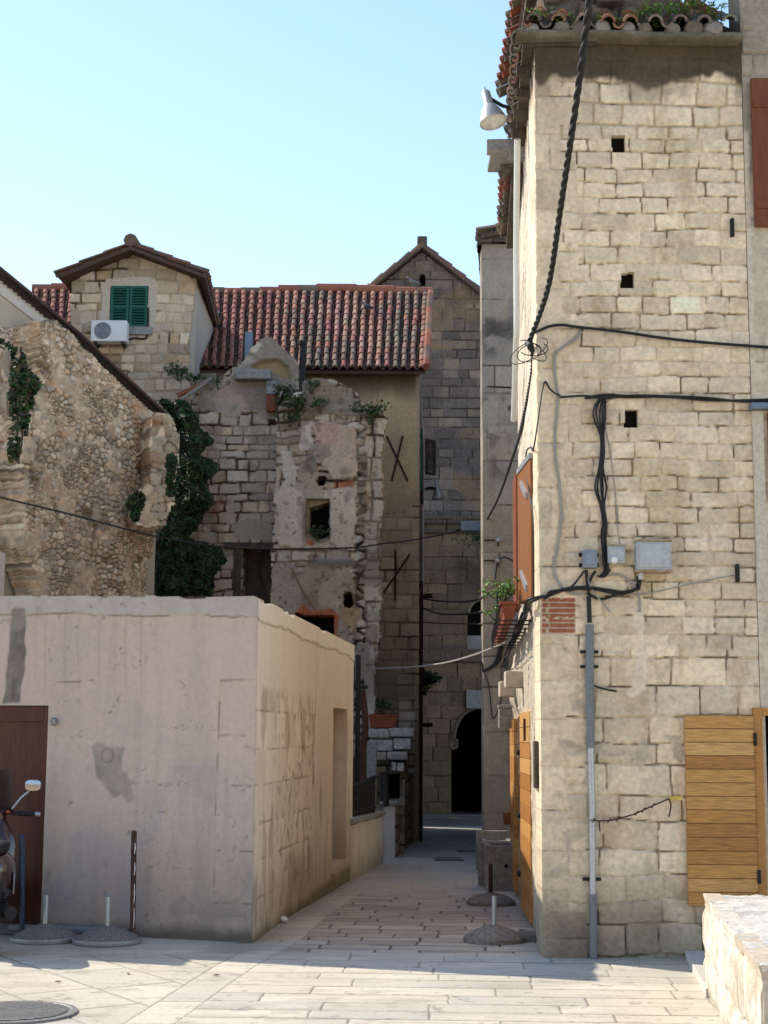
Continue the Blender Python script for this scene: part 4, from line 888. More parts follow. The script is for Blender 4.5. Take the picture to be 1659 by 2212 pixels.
# shutters on its alley side
def louver(W, s0, s1, t0, t1, off, th, parent, m, name='shutter', n=16):
    mb = MB(); f = .05
    for a, b, c, d in ((s0, s0 + f, t0, t1), (s1 - f, s1, t0, t1), (s0 + f, s1 - f, t0, t0 + f), (s0 + f, s1 - f, t1 - f, t1), (s0 + f, s1 - f, (t0 + t1) / 2 - f / 2, (t0 + t1) / 2 + f / 2)):
        mb.wallbox(W.pt(a, 0), W.pt(b, 0), c, d, th, off)
    fr = mb.build(name, m, parent, bevel=.004)
    mb = MB(); h = (t1 - t0 - 2 * f) / n
    for i in range(n):
        z = t0 + f + (i + .5) * h; a = W.pt(s0 + f, z, off - .004); b = W.pt(s1 - f, z, off - .004)
        d = W.n * -.02 + Vector((0, 0, .022)); k = Vector((0, 0, .008)) + W.n * .004
        mb.hexa([a - k, b - k, b + d - k, a + d - k, a + k, b + k, b + d + k, a + d + k])
    lv = mb.build('louvres', m, fr)
    return fr
for vt, vb in ((930, 1065), (1300 - 40, 1425)):
    z0, z1 = P(910, vb, 29.6).z, P(910, vt, 29.6).z
    louver(WMs, .35, .95, z0, z1, .06, .05, main, 'green', n=18); louver(WMs, 1.5, 2.1, z0, z1, .06, .05, main, 'green', n=18)
    mb = MB(); mb.wallbox(WMs.pt(.97, 0), WMs.pt(1.48, 0), z0, z1, .05, .012); mb.build('window', 'dark', main)
mb = MB(); p0, p1 = P(921, 990, 30.2), P(942, 990, 30.35); Wsh = Wall((p0.x, p0.y), (p1.x, p1.y))
louver(Wsh, 0, Wsh.L, P(930, 1024, 30.2).z, P(930, 948, 30.2).z, .0, .04, main, 'oldwood', n=14)
mb = MB(); pp = WMs.pt(.25, 0, .10)
mb.tube([WMs.pt(.18, z, .05) for z in (float(gz(30)), 1, 3, 4.6)], .028, 8); mb.build('drain_pipe', 'rust', main)
for u, v in ((925, 1288), (926, 1566)):
    q = P(u - 9, v, 30); mb = MB(); mb.box((q.x + .05, q.y, q.z), (.22, .08, .08)); mb.build('bracket', 'rust', main, bevel=.01)
# iron wall anchors
for n_, a, b in ((0, K('c2', 1295, 975), K('c2', 1420, 1240)), (0, K('c2', 1390, 975), K('c2', 1325, 1240)), (1, K('c3', 1490, 890), K('c3', 1488, 1190)), (1, K('c3', 1575, 915), K('c3', 1405, 1165))):
    mb = MB(); A_, B_ = WM_.pp(*a, .05 + .012 * n_), WM_.pp(*b, .05); mb.tube([A_, A_.lerp(B_, .5), B_], .020, 6); mb.build('wall_anchor', 'rust', main)

# ------------------------------------------------------------------ dormer house with the green shutters
YD = 27.8
gable = thing('gabled_house', 'stone gabled house with a closed green shuttered window, rising left of the long tiled roof', 'house', (-6, 29.5, float(gz(29))))
WG = Wall(P(100, 700, YD), P(470, 700, YD))
gp = KK('c1', (415, 1500), (415, 345), (445, 330), (770, 150), (1120, 305), (1162, 345), (1135, 600), (1122, 850), (1150, 900), (1150, 1500))
WIN = KK('c1', (660, 378), (880, 370), (862, 612), (655, 596))
def wg_fn(S, T):
    a, c, i = masonry(S, T, (.13, .25), (.17, .42), [(.45, .375, .285), (.40, .33, .25), (.52, .44, .345), (.35, .29, .22), (.48, .39, .285), (.37, .27, .17)], (.29, .235, .175), 321, depth=.03, joint=.014, gap=.46, bulge=.018, wf=2.6, warp=.05, var=.24, ff=2.2)
    m_ = sstep(.54, .64, fbm(S * 1.7, T * 1.7, 4, 322)) * .5; c = lerp(c, np.asarray((.46, .39, .305)), m_); a = a * (1 - m_ * .7)
    zl_ = WG.st(250, 800)[1]; k = sstep(.4, -.8, T - zl_ + .8 * (fbm(S * 2, T * 2, 3, 324) - .5)) * .6; c = lerp(c, np.asarray((.33, .28, .22)), k)
    c = c * (1 + .3 * (fbm(S * .9, T * .9, 4, 323) - .5))[..., None]
    wp = WG.poly(WIN); d = sd_poly(S, T, wp); fr = sstep(.19, .17, d + .02 * (fbm(S * 6, T * 6, 2, 325) - .5)); c = lerp(c, np.asarray((.44, .385, .32)), fr); a = a * (1 - fr) + .025 * fr
    ok = (sd_poly(S, T, WG.poly(gp)) < 0) & (d > 0)
    return a, c, ok
q = WG.poly(gp); WG.build('gable_wall', min(a[0] for a in q), max(a[0] for a in q), 3.5, max(a[1] for a in q), .024, wg_fn, 'stone', gable, .4, gain=(1.26, 1.18, 1.10))
q = WG.poly(WIN); s0 = min(a[0] for a in q); s1 = max(a[0] for a in q); t0 = min(a[1] for a in q); t1 = max(a[1] for a in q)
hole_box(WG, gable, s0 - .03, s1 + .03, t0 - .03, t1 + .03, .25)
for k in (0, 1):
    sm = (s0 + s1) / 2; louver(WG, (s0, sm + .006)[k], (sm - .006, s1)[k], t0, t1, .035, .05, gable, 'green', n=13)
alongbox(WG, s0 - .12, s1 + .10, t0 - .16, t0 - .01, .3, .09, 'window_sill', 'concrete', gable)
# plastered right-hand side and its zinc flashing
b0 = P(423, 650, YD); WGs = Wall((b0.x, YD), (P(470, 650, 31.6).x, 31.6)); zge = P(423, 600, YD).z
def wgs_fn(S, T): return .006 * (fbm(S * 3, T * 3, 3, 331) - .5), plaster_base(S, T, (.40, .35, .29), 332), np.ones(S.shape, bool)
WGs.build('side_wall', .01, WGs.L, zev - .6, zge, .05, wgs_fn, 'plaster', gable, .3, (-1, 0, 0))
def on_roof(u, v):
    d = ray(u, v); nr = (e1 - e0).cross(r0 - e0).normalized(); o_ = Vector((0, 0, EYE)); t = (e0 + nr * (.14 if nr.z > 0 else -.14) - o_).dot(nr) / d.dot(nr); return o_ + d * t
fl = [on_roof(*K('c1', *p)) for p in ((1100, 855), (1145, 855), (1290, 560), (1300, 520), (1262, 535), (1215, 640))]
mb = MB(); mb.prism(fl, (0, -.01, .03)); mb.build('flashing', 'zinc', gable)
ap = P(281, 527, YD - .35); el = P(124, 590, YD - .35); er = P(442, 588, YD - .35)
ap2 = ap + Vector((.25, 5.2, 0)); el2 = el + Vector((.25, 5.2, 0)); er2 = P(478, 668, 31.9); er2 = Vector((er.x + (er2.x - er.x) * 1.4, er.y + 5.2, er.z))
GT = [(.22, .11, .08), (.17, .10, .075), (.26, .12, .085), (.14, .10, .075)]
for nm, a, b, c_, d in (('roof_slope', el2, el, ap2, ap), ('roof_slope', er, er2, ap, ap2)):
    tile_roof(nm, 'tile', gable, a, b, c_, d, .2, .42, cols=GT, seed=13, under=True)
mb = MB()
for i in range(12):
    a = ap.lerp(ap2, i / 12) + Vector((0, 0, .08)); b = ap.lerp(ap2, (i + 1.1) / 12) + Vector((0, 0, .06)); mb.tube([a, b], [.13, .14], 8, (.16, .10, .075))
mb.build('ridge_tiles', 'tile', gable, smooth=True)
for a, b in ((el, ap), (er, ap)):
    mb = MB(); up = Vector((0, .06, -.07)); th = Vector((0, 0, .06)); bk = Vector((0, .10, 0))
    mb.hexa([a + up, b + up, b + up + bk, a + up + bk, a + up + th, b + up + th, b + up + bk + th, a + up + bk + th]); mb.build('bargeboard', 'oldwood', gable)
mb = MB(); a = er + Vector((-.06, 0, -.10)); b = er2 + Vector((-.06, 0, -.10)); mb.hexa([a, a + Vector((.08, 0, 0)), b + Vector((.08, 0, 0)), b] + [p + Vector((0, 0, .09)) for p in (a, a + Vector((.08, 0, 0)), b + Vector((.08, 0, 0)), b)]); mb.build('gutter', 'oldwood', gable)

# ------------------------------------------------------------------ ruin in front of it
ruin = thing('ruined_house', 'roofless ruined house of patchy plaster and rubble with one small empty window', 'ruin', (-2.4, 26.5, float(gz(26))))
YB, YF_ = 26.8, 26.0; UG = (1.32, 1.22, 1.10)
WRb = Wall(P(360, 1000, YB), P(740, 1000, YB)); WRf = Wall(P(570, 1000, YF_), P(850, 1000, YF_))
gb = [(372, 1320), (374, 1000), (392, 900), (415, 862), (430, 842)] + KK('c2', (170, 760), (330, 620), (420, 550), (470, 470), (540, 400), (590, 375), (640, 420), (700, 470), (760, 520), (765, 600)) + [(705, 900), (705, 1320)]
DR = KK('c3', (590, 880), (752, 880), (752, 1400), (570, 1400))
WHT = (.41, .36, .30); GRY = (.25, .225, .20)
def rb_fn(S, T):
    n = lambda a, b, o, s: fbm(S * a, T * b, o, s)
    a, c, i = masonry(S, T, (.12, .25), (.18, .50), [(.43, .375, .30), (.37, .325, .265), (.48, .425, .35), (.33, .29, .24), (.41, .335, .245)], (.20, .16, .115), 341, depth=.03, joint=.011, gap=.54, bulge=.016, wf=3.0, ff=2.2, warp=.045, var=.22)
    c = c * (1 + .3 * (n(1, 1, 4, 342) - .5))[..., None]
    # plastered upper part
    e = sd_poly(S, T, WRb.poly(KK('c2', (80, 880), (230, 700), (420, 540), (590, 370), (780, 520), (780, 740), (640, 830), (590, 880), (520, 820), (440, 850), (330, 830), (250, 850), (180, 830)))) + .35 * (n(2.5, 2.5, 5, 343) - .5)
    k = sstep(.02, -.02, e); pc = lerp(np.broadcast_to(np.asarray((.31, .27, .235)), c.shape), np.asarray((.22, .195, .165)), sstep(.45, .6, n(1.8, 1.8, 5, 344)))
    pc = lerp(pc, np.asarray((.38, .27, .23)), sstep(.55, .66, n(1.3, 1.3, 4, 345)) * .6); c = lerp(c, pc, k); a = a * (1 - k) + (.045 + .02 * (n(5, 5, 4, 346) - .5)) * k
    # brown niche arch and brick strips
    nd = sd_poly(S, T, WRb.poly(KK('c2', (500, 560), (560, 520), (650, 515), (720, 560), (720, 630), (520, 590)))) + .1 * (n(4, 4, 3, 347) - .5); k = sstep(.04, -.04, nd); c = lerp(c, np.asarray((.28, .20, .11)), k * .85); a = a - .12 * k
    nd = sd_poly(S, T, WRb.poly(KK('c2', (430, 640), (580, 660), (585, 830), (500, 820), (450, 760)))) + .15 * (n(4, 4, 3, 348) - .5); k = sstep(.06, -.06, nd); c = lerp(c, np.asarray((.19, .165, .14)), k * .8)
    br = sstep(.48, .56, n(6, 8, 4, 349))
    for pts in (KK('c3', (400, 570), (480, 570), (480, 800), (390, 780)), KK('c2', (455, 915), (478, 915), (475, 955), (455, 950)), KK('c3', (440, 760), (490, 770), (480, 900), (430, 880))):
        k = sstep(.03, -.03, sd_poly(S, T, WRb.poly(pts)) + .1 * (n(5, 5, 3, 350) - .5)) * (.35 + .65 * br); c = lerp(c, np.asarray((.26, .10, .065)), k * .85)
    k = sstep(.02, -.02, sd_poly(S, T, WRb.poly(KK('c3', (487, 565), (535, 565), (535, 740), (485, 740)))));  c = lerp(c, np.asarray((.37, .32, .27)), k); a = a * (1 - k) + .035 * k
    k = sstep(.03, -.03, sd_poly(S, T, WRb.poly(KK('c3', (540, 740), (620, 690), (755, 720), (755, 830), (540, 830))))+ .1 * (n(4, 4, 4, 351) - .5)); c = lerp(c, np.asarray((.30, .275, .24)), k); a = a * (1 - k) + .04 * k
    k = sstep(.4, -.5, S - WRb.st(455, 1100)[0] + .3 * (n(2, 2, 3, 352) - .5)) * .55; c = lerp(c, np.asarray((.20, .15, .10)), k)
    dst = sstep(.62, .7, n(3, 3, 4, 353)) * .5; c = lerp(c, np.asarray((.16, .13, .10)), dst)
    d = sd_poly(S, T, WRb.poly(gb)) + .16 * (n(3, 3, 4, 354) - .5)
    hol = sd_poly(S, T, WRb.poly(KK('c2', (595, 875), (640, 880), (640, 915), (600, 915)))) > 0
    return a, c, (d < 0) & (sd_poly(S, T, WRb.poly(DR)) > 0) & hol
q = WRb.poly(gb); WRb.build('gable_wall', min(a[0] for a in q) - .1, max(a[0] for a in q), 1.0, max(a[1] for a in q) + .1, .022, rb_fn, 'stone', ruin, .5, None, .10, UG)
q = bb(WRb, DR); mb = MB(); mb.wallbox(WRb.pt(q[0] - .1, 0), WRb.pt(q[1] + .1, 0), 1.0, q[3] + .1, .06, -.42, (.10, .085, .07)); mb.build('blocked_door', 'oldwood', ruin)
alongbox(WRb, q[0] - .30, q[1] + .05, q[3] - .02, q[3] + .10, .3, .08, 'door_lintel', 'oldwood', ruin)
alongbox(WRb, q[0] - .14, q[0] - .0, 1.2, q[3] - .03, .2, .05, 'door_jamb', 'oldwood', ruin)
q0, q1 = WRb.st(*K('c2', 405, 600)), WRb.st(*K('c2', 600, 660))
alongbox(WRb, q0[0], q1[0] + .05, q1[1] + .02, q0[1] + .02, .3, .28, 'hearth_hood', 'concrete', ruin, bevel=.02)
q2 = WRb.st(*K('c2', 583, 835)); alongbox(WRb, q2[0], q2[0] + .20, q2[1] + .30, q1[1] + .01, .25, .20, 'hearth_post', 'concrete', ruin, bevel=.02)
alongbox(WRb, q2[0] + .01, q2[0] + .17, q2[1], q2[1] + .298, .25, .18, 'hearth_foot', 'terracotta', ruin, bevel=.02)
# front bay
gf = [(590, 1600)] + KK('c3', (748, 1300), (760, 700), (780, 400), (780, 100)) + [(598, 868), (612, 840)] + KK('c2', (640, 800), (760, 720), (790, 650), (860, 625), (960, 640), (1090, 690), (1130, 720), (1150, 770), (1200, 810), (1300, 860), (1285, 1000), (1275, 1200), (1270, 1422)) + KK('c3', (1405, 900), (1400, 1150)) + KK('d4', (1285, 300), (1265, 560), (1250, 1100), (1255, 1330)) + [(590, 1840)]
FW = KK('c3', (985, 640), (1100, 600), (1098, 800), (1040, 830), (985, 800))
FW2 = KK('c3', (900, 1262), (945, 1275), (1125, 1275), (1125, 1500), (880, 1500))
def rf_fn(S, T):
    n = lambda a, b, o, s: fbm(S * a, T * b, o, s)
    a, c, i = masonry(S, T, (.11, .24), (.16, .42), [(.38, .34, .285), (.34, .29, .23), (.43, .39, .33), (.29, .25, .20), (.36, .30, .225)], (.16, .125, .09), 361, depth=.035, joint=.016, gap=.48, bulge=.016, warp=.08, var=.22)
    a2, c2, i2 = masonry(S, T, (.14, .14), (.2, .2), [(.30, .26, .21), (.24, .20, .16), (.38, .35, .31), (.20, .165, .13), (.42, .385, .34)], (.11, .085, .065), 362, depth=.045, joint=.012, kind='rubble', gap=.50, bulge=.03, var=.25)
    xs = WRf.st(768, 1200)[0]; k = sstep(-.06, .06, S - xs + .12 * (n(2.5, 2.5, 4, 363) - .5)); a = a * (1 - k) + a2 * k; c = lerp(c, c2, k)
    # big pale quoins down the right edge
    aq, cq, iq = masonry(S, T, (.26, .42), (.30, .62), [(.40, .36, .30), (.36, .32, .265), (.44, .40, .335)], (.16, .13, .10), 364, depth=.03, joint=.018, gap=.42, warp=.05)
    k = sstep(.03, -.03, (WRf.st(828, 1200)[0] - S) - .30 + .14 * (n(2, 3, 3, 365) - .5)) * sstep(WRf.st(820, 1550)[1], WRf.st(820, 1540)[1], T) * .9; a = a * (1 - k) + aq * k; c = lerp(c, cq, k)
    def plas(pts, col, am=1.0, rag=.3, sc=3.0, sd_=370, lift=.06):
        nonlocal a, c
        d = sd_poly(S, T, WRf.poly(pts)) + rag * (n(sc, sc, 5, sd_) - .5); k = sstep(.012, -.012, d) * am
        pc = np.broadcast_to(np.asarray(col), c.shape) * (1 + .45 * (n(1.6, 1.6, 5, sd_ + 1) - .5))[..., None] * (1 + .25 * (n(7, 7, 4, sd_ + 2) - .5))[..., None]
        c = lerp(c, pc, k); a = a * (1 - k) + (lift + .02 * (n(4, 4, 4, sd_ + 3) - .5)) * k
    plas(KK('c3', (755, 1000), (800, 980), (1240, 985), (1240, 1500), (750, 1500)), (.27, .235, .195), sd_=371)
    plas(KK('c3', (1060, 1060), (1230, 990), (1230, 1160), (1120, 1240), (1020, 1180)), (.38, .345, .31), .7, sd_=372)
    plas(KK('c3', (775, 560), (820, 480), (900, 500), (960, 560), (1250, 520), (1250, 900), (1100, 870), (1020, 860), (800, 880), (770, 800)), (.44, .38, .315), sd_=373, rag=.22)
    plas(KK('c3', (880, 520), (930, 340), (1010, 320), (1050, 520), (1090, 600), (980, 640), (975, 800), (960, 830), (940, 560)), (.30, .255, .205), .95, sd_=374, rag=.15)
    plas(KK('c3', (1000, 150), (1060, 130), (1260, 160), (1265, 460), (1130, 470), (1090, 400), (1030, 380), (1005, 300)), (.42, .345, .28), sd_=375, rag=.18)
    plas(KK('c3', (1005, 140), (1150, 140), (1140, 260), (1060, 290), (1005, 260)), (.44, .27, .24), .6, sd_=376, rag=.2, lift=.065)
    plas(KK('c3', (890, 160), (1000, 120), (1000, 290), (930, 290), (920, 200)), (.46, .425, .385), .9, sd_=377, rag=.15)
    plas(KK('c3', (815, 320), (870, 310), (910, 420), (890, 500), (820, 510)), (.43, .395, .35), .8, sd_=378, rag=.15)
    plas(KK('c2', (800, 650), (880, 620), (1090, 690), (1120, 840), (1000, 850), (880, 850), (800, 800)), (.20, .18, .15), .9, sd_=379, rag=.2)
    plas(KK('c3', (790, 400), (812, 400), (810, 540), (770, 560), (770, 380)), (.33, .285, .225), .9, sd_=380, rag=.05)
    plas(KK('d4', (900, 200), (1060, 240), (1120, 330), (1110, 500), (1040, 600), (1000, 420)), (.29, .22, .135), .9, sd_=381)
    plas(KK('d4', (1040, 560), (1190, 520), (1270, 600), (1250, 1330), (1180, 1330), (1150, 880), (1050, 880)), (.34, .32, .305), .95, sd_=382, rag=.2)
    plas(KK('d4', (1130, 350), (1270, 380), (1265, 560), (1140, 540)), (.25, .19, .155), .8, sd_=383)
    # soot, rust and grime
    g = sstep(.52, .66, n(2.2, 1.6, 5, 384)) * .6; c = lerp(c, np.asarray((.115, .095, .08)), g)
    g = sstep(.60, .70, n(2.6, 1.1, 5, 385)) * .35; c = lerp(c, np.asarray((.24, .17, .10)), g)
    sp = sstep(.66, .74, n(10, 10, 3, 386)); c = lerp(c, np.asarray((.10, .085, .07)), sp * .5); a = a - .02 * sp
    k = sstep(.05, -.05, sd_poly(S, T, WRf.poly(KK('c3', (1020, 945), (1240, 945), (1240, 985), (1020, 985)))) ); c = lerp(c, np.asarray((.15, .14, .13)), k); a = a * (1 - k) + .09 * k
    # reddish bricks over the lower opening and under the window
    for pts in (KK('c3', (890, 1270), (945, 1215), (1000, 1250), (1060, 1245), (1110, 1225), (1150, 1290), (1130, 1320), (900, 1300)), KK('c3', (1120, 1270), (1150, 1290), (1150, 1420), (1120, 1420)), KK('c3', (960, 830), (1010, 830), (1010, 870), (960, 860)), KK('c3', (1130, 490), (1250, 470), (1240, 525), (1130, 515))):
        k = sstep(.03, -.03, sd_poly(S, T, WRf.poly(pts)) + .08 * (n(6, 6, 3, 387) - .5)); c = lerp(c, np.asarray((.30, .085, .04)) * (1 + .7 * (n(9, 9, 3, 388) - .5))[..., None], k * .9)
    # splayed reveal of the window
    rv = sstep(.01, -.01, sd_poly(S, T, WRf.poly(KK('c3', (965, 590), (1100, 590), (1100, 830), (1040, 850), (960, 800))))); a = a - .13 * rv; c = lerp(c, np.asarray((.23, .185, .125)), rv * .8)
    ln = sstep(.022, .008, d_line(S, T, WRf.poly(KK('c3', (875, 1000), (940, 1130), (1010, 1240))))); c = lerp(c, np.asarray((.17, .10, .055)), ln * .9); a = a + .02 * ln
    hx, ht = WRf.st(*K('c3', 1212, 1185)); hole = np.hypot((S - hx) / .085, (T - ht) / .13) > 1
    h2 = np.hypot((S - WRf.st(*K('c3', 1055, 480))[0]) / .07, (T - WRf.st(*K('c3', 1055, 480))[1]) / .08) + .8 * (n(5, 5, 3, 389) - .5) > 1
    d = sd_poly(S, T, WRf.poly(gf)) + .14 * (n(3.5, 3.5, 4, 390) - .5)
    ok = (d < 0) & (sd_poly(S, T, WRf.poly(FW)) + .05 * (n(6, 6, 3, 391) - .5) > 0) & (sd_poly(S, T, WRf.poly(FW2)) > 0) & hole & h2
    return a, c, ok
q = WRf.poly(gf); WRf.build('bay_wall', min(a[0] for a in q) - .1, max(a[0] for a in q) + .1, -.2, max(a[1] for a in q) + .1, .02, rf_fn, 'stone', ruin, .5, None, .10, UG)
for pts in (FW, FW2):
    q = bb(WRf, pts); hole_box(WRf, ruin, q[0] - .2, q[1] + .2, q[2] - .2, q[3] + .2, .45)
q = WRf.st(*K('c3', 1212, 1185)); hole_box(WRf, ruin, q[0] - .2, q[0] + .2, q[1] - .25, q[1] + .25, .40); q = WRf.st(*K('c3', 1055, 480)); hole_box(WRf, ruin, q[0] - .2, q[0] + .2, q[1] - .25, q[1] + .25, .40)
# chimney pipe and metal sheet standing on the ruin
mb = MB(); a = P(653, 805, 26.3); b = P(654, 742, 26.3); mb.tube([a - Vector((0, 0, .5)), a, b], .055, 10); mb.tube([b - Vector((0, 0, .03)), b + Vector((0, 0, .03))], .075, 10); mb.build('stove_pipe', 'iron', ruin, smooth=True)
a = P(537, 752, 27.5); mb = MB(); mb.box(a, (.14, .05, .62)); mb.build('metal_sheet', 'zinc', ruin, bevel=.008)
mb = MB(); a = WRb.pp(*K('c2', 60, 740), .1); b = WRb.pp(*K('c2', 240, 660), .1); mb.tube([a, b], .05, 7, (.26, .10, .06)); a2 = WRb.pp(*K('c2', 90, 765), .15); b2 = WRb.pp(*K('c2', 270, 640), .15); mb.tube([a2, b2], .035, 6, (.30, .26, .22)); mb.build('fallen_ridge_tiles', 'tile', ruin)

# ------------------------------------------------------------------ church at the end of the alley
YCH = G(980, 1762).y
church = thing('church', 'tall dark grey church gable with slit window and arched doorway, closing the alley', 'church', (1.6, YCH + 1, float(gz(44))))
WCH = Wall(P(700, 1000, YCH), P(1300, 1000, YCH))
gch = [(770, 1900), (770, 656)] + KK('c4', (130, 532), (515, 225), (1025, 610)) + [(1190, 760), (1240, 800), (1240, 1900)]
DCH = KK('d6', (928, 1340), (928, 735), (965, 722), (965, 660), (943, 655), (955, 570), (985, 500), (1020, 450), (1070, 415), (1130, 395), (1190, 388), (1260, 395), (1320, 420), (1380, 480), (1420, 560), (1440, 655), (1440, 1340))
ACH = KK('d5', (1058, 1235), (1060, 950), (1075, 890), (1110, 845), (1160, 820), (1210, 815), (1260, 830), (1300, 870), (1320, 940), (1320, 1235))
SL = KK('c4', (495, 515), (495, 440), (505, 425), (517, 420), (530, 425), (540, 440), (540, 515))
def ch_fn(S, T):
    n = lambda a, b, o, s: fbm(S * a, T * b, o, s)
    a, c, i = masonry(S, T, (.26, .38), (.32, .72), [(.20, .175, .165), (.17, .155, .145), (.25, .215, .185), (.15, .14, .135)], (.13, .115, .105), 401, depth=.012, joint=.010, gap=.62, warp=.012, var=.2)
    a2, c2, i2 = masonry(S, T, (.26, .34), (.34, .62), [(.52, .485, .44), (.44, .405, .37), (.58, .54, .49), (.26, .24, .225)], (.10, .09, .08), 402, depth=.02, joint=.02, gap=.75, warp=.012, var=.22)
    us = WCH.st(992, 900)[0]; k = sstep(-.02, .02, S - us) * sstep(WCH.st(1000, 672)[1], WCH.st(1000, 664)[1], T) * sstep(WCH.st(1000, 1118)[1] - .05, WCH.st(1000, 1112)[1], T) * sstep(.40, .50, n(1.1, .9, 4, 403) + .05); a = a * (1 - k) + a2 * k; c = lerp(c, c2, k)
    och = sstep(.55, .66, n(1.1, 1.1, 5, 404)) * .7; c = lerp(c, np.asarray((.27, .20, .13)), och)
    blk = sstep(.50, .64, n(.8, .8, 5, 405)) * .6; c = lerp(c, np.asarray((.115, .105, .10)), blk)
    # lower storey: tan smooth ashlar
    z1 = WCH.st(1000, 1118)[1]; k = sstep(.1, -.1, T - z1); b, cb, ib = masonry(S, T, (.30, .45), (.35, .75), [(.21, .165, .115), (.185, .15, .11), (.24, .19, .135)], (.10, .08, .06), 406, depth=.012, joint=.010, gap=.48, warp=.01)
    st = sstep(.52, .62, n(.9, .6, 5, 407)) * sstep(WCH.st(1000, 1330)[1], WCH.st(1000, 1230)[1], T) * .7; cb = lerp(cb, np.asarray((.085, .075, .07)), st)
    c = lerp(c, cb, k); a = a * (1 - k) + b * k
    for v, h in ((1122, .16), (1150, .05), (1412, .30)):
        z = WCH.st(1000, v)[1]; k = sstep(h, h * .8, np.abs(T - z)); a = a + .10 * k; c = lerp(c, np.asarray((.13, .115, .10)), k * .7)
    z = WCH.st(1000, 1325)[1]
    ok = (sd_poly(S, T, WCH.poly(gch)) < 0) & (sd_poly(S, T, WCH.poly(DCH)) > 0) & (sd_poly(S, T, WCH.poly(ACH)) > 0) & (sd_poly(S, T, WCH.poly(SL)) > 0)
    return a, c, ok
q = WCH.poly(gch); WCH.build('front_wall', min(a[0] for a in q), max(a[0] for a in q), -.9, max(a[1] for a in q), .03, ch_fn, 'stone_far', church, .6, gain=(.80, .72, .66))
q = bb(WCH, SL); hole_box(WCH, church, q[0] - .1, q[1] + .1, q[2] - .1, q[3] + .1, .55)
q = bb(WCH, ACH); hole_box(WCH, church, q[0] - .1, q[1] + .1, q[2] - .1, q[3] + .1, .40); alongbox(WCH, q[0], q[1], q[2], q[2] + .40, .1, -.08, 'window_board', 'concrete', church)
mb = MB(); qa = WCH.poly(ACH)[1:-1]; mb.tube([WCH.pt(s_, t_, .01) for s_, t_ in qa], .05, 6, (.2, .17, .13)); mb.build('window_surround', 'stone_far', church)
q = bb(WCH, DCH); mb = MB()
for A_, B_ in ((q[0] - .3, q[0] - .28), (q[1] + .28, q[1] + .3)): mb.wallbox(WCH.pt(A_, 0), WCH.pt(B_, 0), -1, q[3] + .4, 5, -.58)
mb.wallbox(WCH.pt(q[0] - .3, 0), WCH.pt(q[1] + .3, 0), -1, q[3] + .4, .1, -5.6); mb.wallbox(WCH.pt(q[0] - .28, 0), WCH.pt(q[1] + .28, 0), q[3] + .30, q[3] + .4, 5, -.58); mb.build('passage', 'dark', church)
a = WCH.pp(*K('d6', 1045, 250), .05); b = WCH.pp(*K('d6', 1400, 405), .05); mb = MB(); mb.hexa([Vector((a.x, a.y, b.z)), Vector((b.x, a.y, b.z)), Vector((b.x, a.y - .08, b.z)), Vector((a.x, a.y - .08, b.z)), Vector((a.x, a.y, a.z)), Vector((b.x, a.y, a.z)), Vector((b.x, a.y - .08, a.z)), Vector((a.x, a.y - .08, a.z))]); mb.build('stone_panel', 'white', church) if 0 else mb.build('stone_panel', 'concrete', church, bevel=.02)
mb = MB(); qa = WCH.poly(DCH)[1:-1]; mb.tube([WCH.pt(s_, t_, .0) for s_, t_ in qa], .06, 6, (.13, .105, .08)); mb.build('door_surround', 'stone_far', church)
apx = WCH.pp(*K('c4', 515, 215)); ll = WCH.pp(*K('c4', 100, 545)); rr_ = WCH.pp(1240, 800)
ll = apx + (ll - apx) * 1.6
for nm, a, b in (('roof_slope', ll, apx), ('roof_slope', apx, rr_)):
    mb = MB(); f = Vector((0, -.25, 0)); bk = Vector((0, 9, 0)); t_ = Vector((0, 0, .09))
    mb.hexa([a + f, b + f, b + bk, a + bk, a + f + t_, b + f + t_, b + bk + t_, a + bk + t_], (.10, .08, .065))
    n = int((b - a).length / .5); rng = random.Random(3)
    for i in range(n): mb.tube([a.lerp(b, i / n) + f * .8 + t_, a.lerp(b, (i + 1.1) / n) + f * .8 + t_ + Vector((0, 0, .04))], [.07, .085], 6, rng.choice([(.13, .09, .07), (.10, .08, .065), (.17, .10, .075)]))
    mb.build(nm, 'tile', church)
mb = MB(); mb.box(apx + Vector((0, -.05, .20)), (.30, .4, .34), 0, (.09, .07, .06)); mb.build('apex_tile', 'tile', church, bevel=.05)
# steps in front of the doorway and an unseen block added to shape the lane's sun strip
mb = MB(); zb = float(gz(42)); mb.box((2.0, YCH - .3, float(gz(YCH)) - .02), (6, .8, .14), 0, (.16, .14, .12)); mb.build('step', 'stone_far', church, bevel=.02)
lane = thing('lane_light_blocker', 'plain stone house across the side lane beyond the tiled house', 'house', (-3, YL_ + 5, float(gz(38))))
mb = MB(); mb.prism([(-.35, YL_ + 1.35, -1), (-.35, YL_ + 8.6, -1), (-6, YL_ + 8.6, -1), (-6, YL_ + 5.4, -1)], (0, 0, 10.0), (.25, .21, .16)); mb.build('wall', 'stone_far', lane)
mb = MB(); mb.prism([(-.3, YL_ + 1.35, 9), (-.3, YL_ + 8.6, 9), (-6.1, YL_ + 8.6, 9), (-6.1, YL_ + 5.4, 9)], (0, 0, .2), (.2, .1, .07)); mb.build('roof', 'tile', lane)
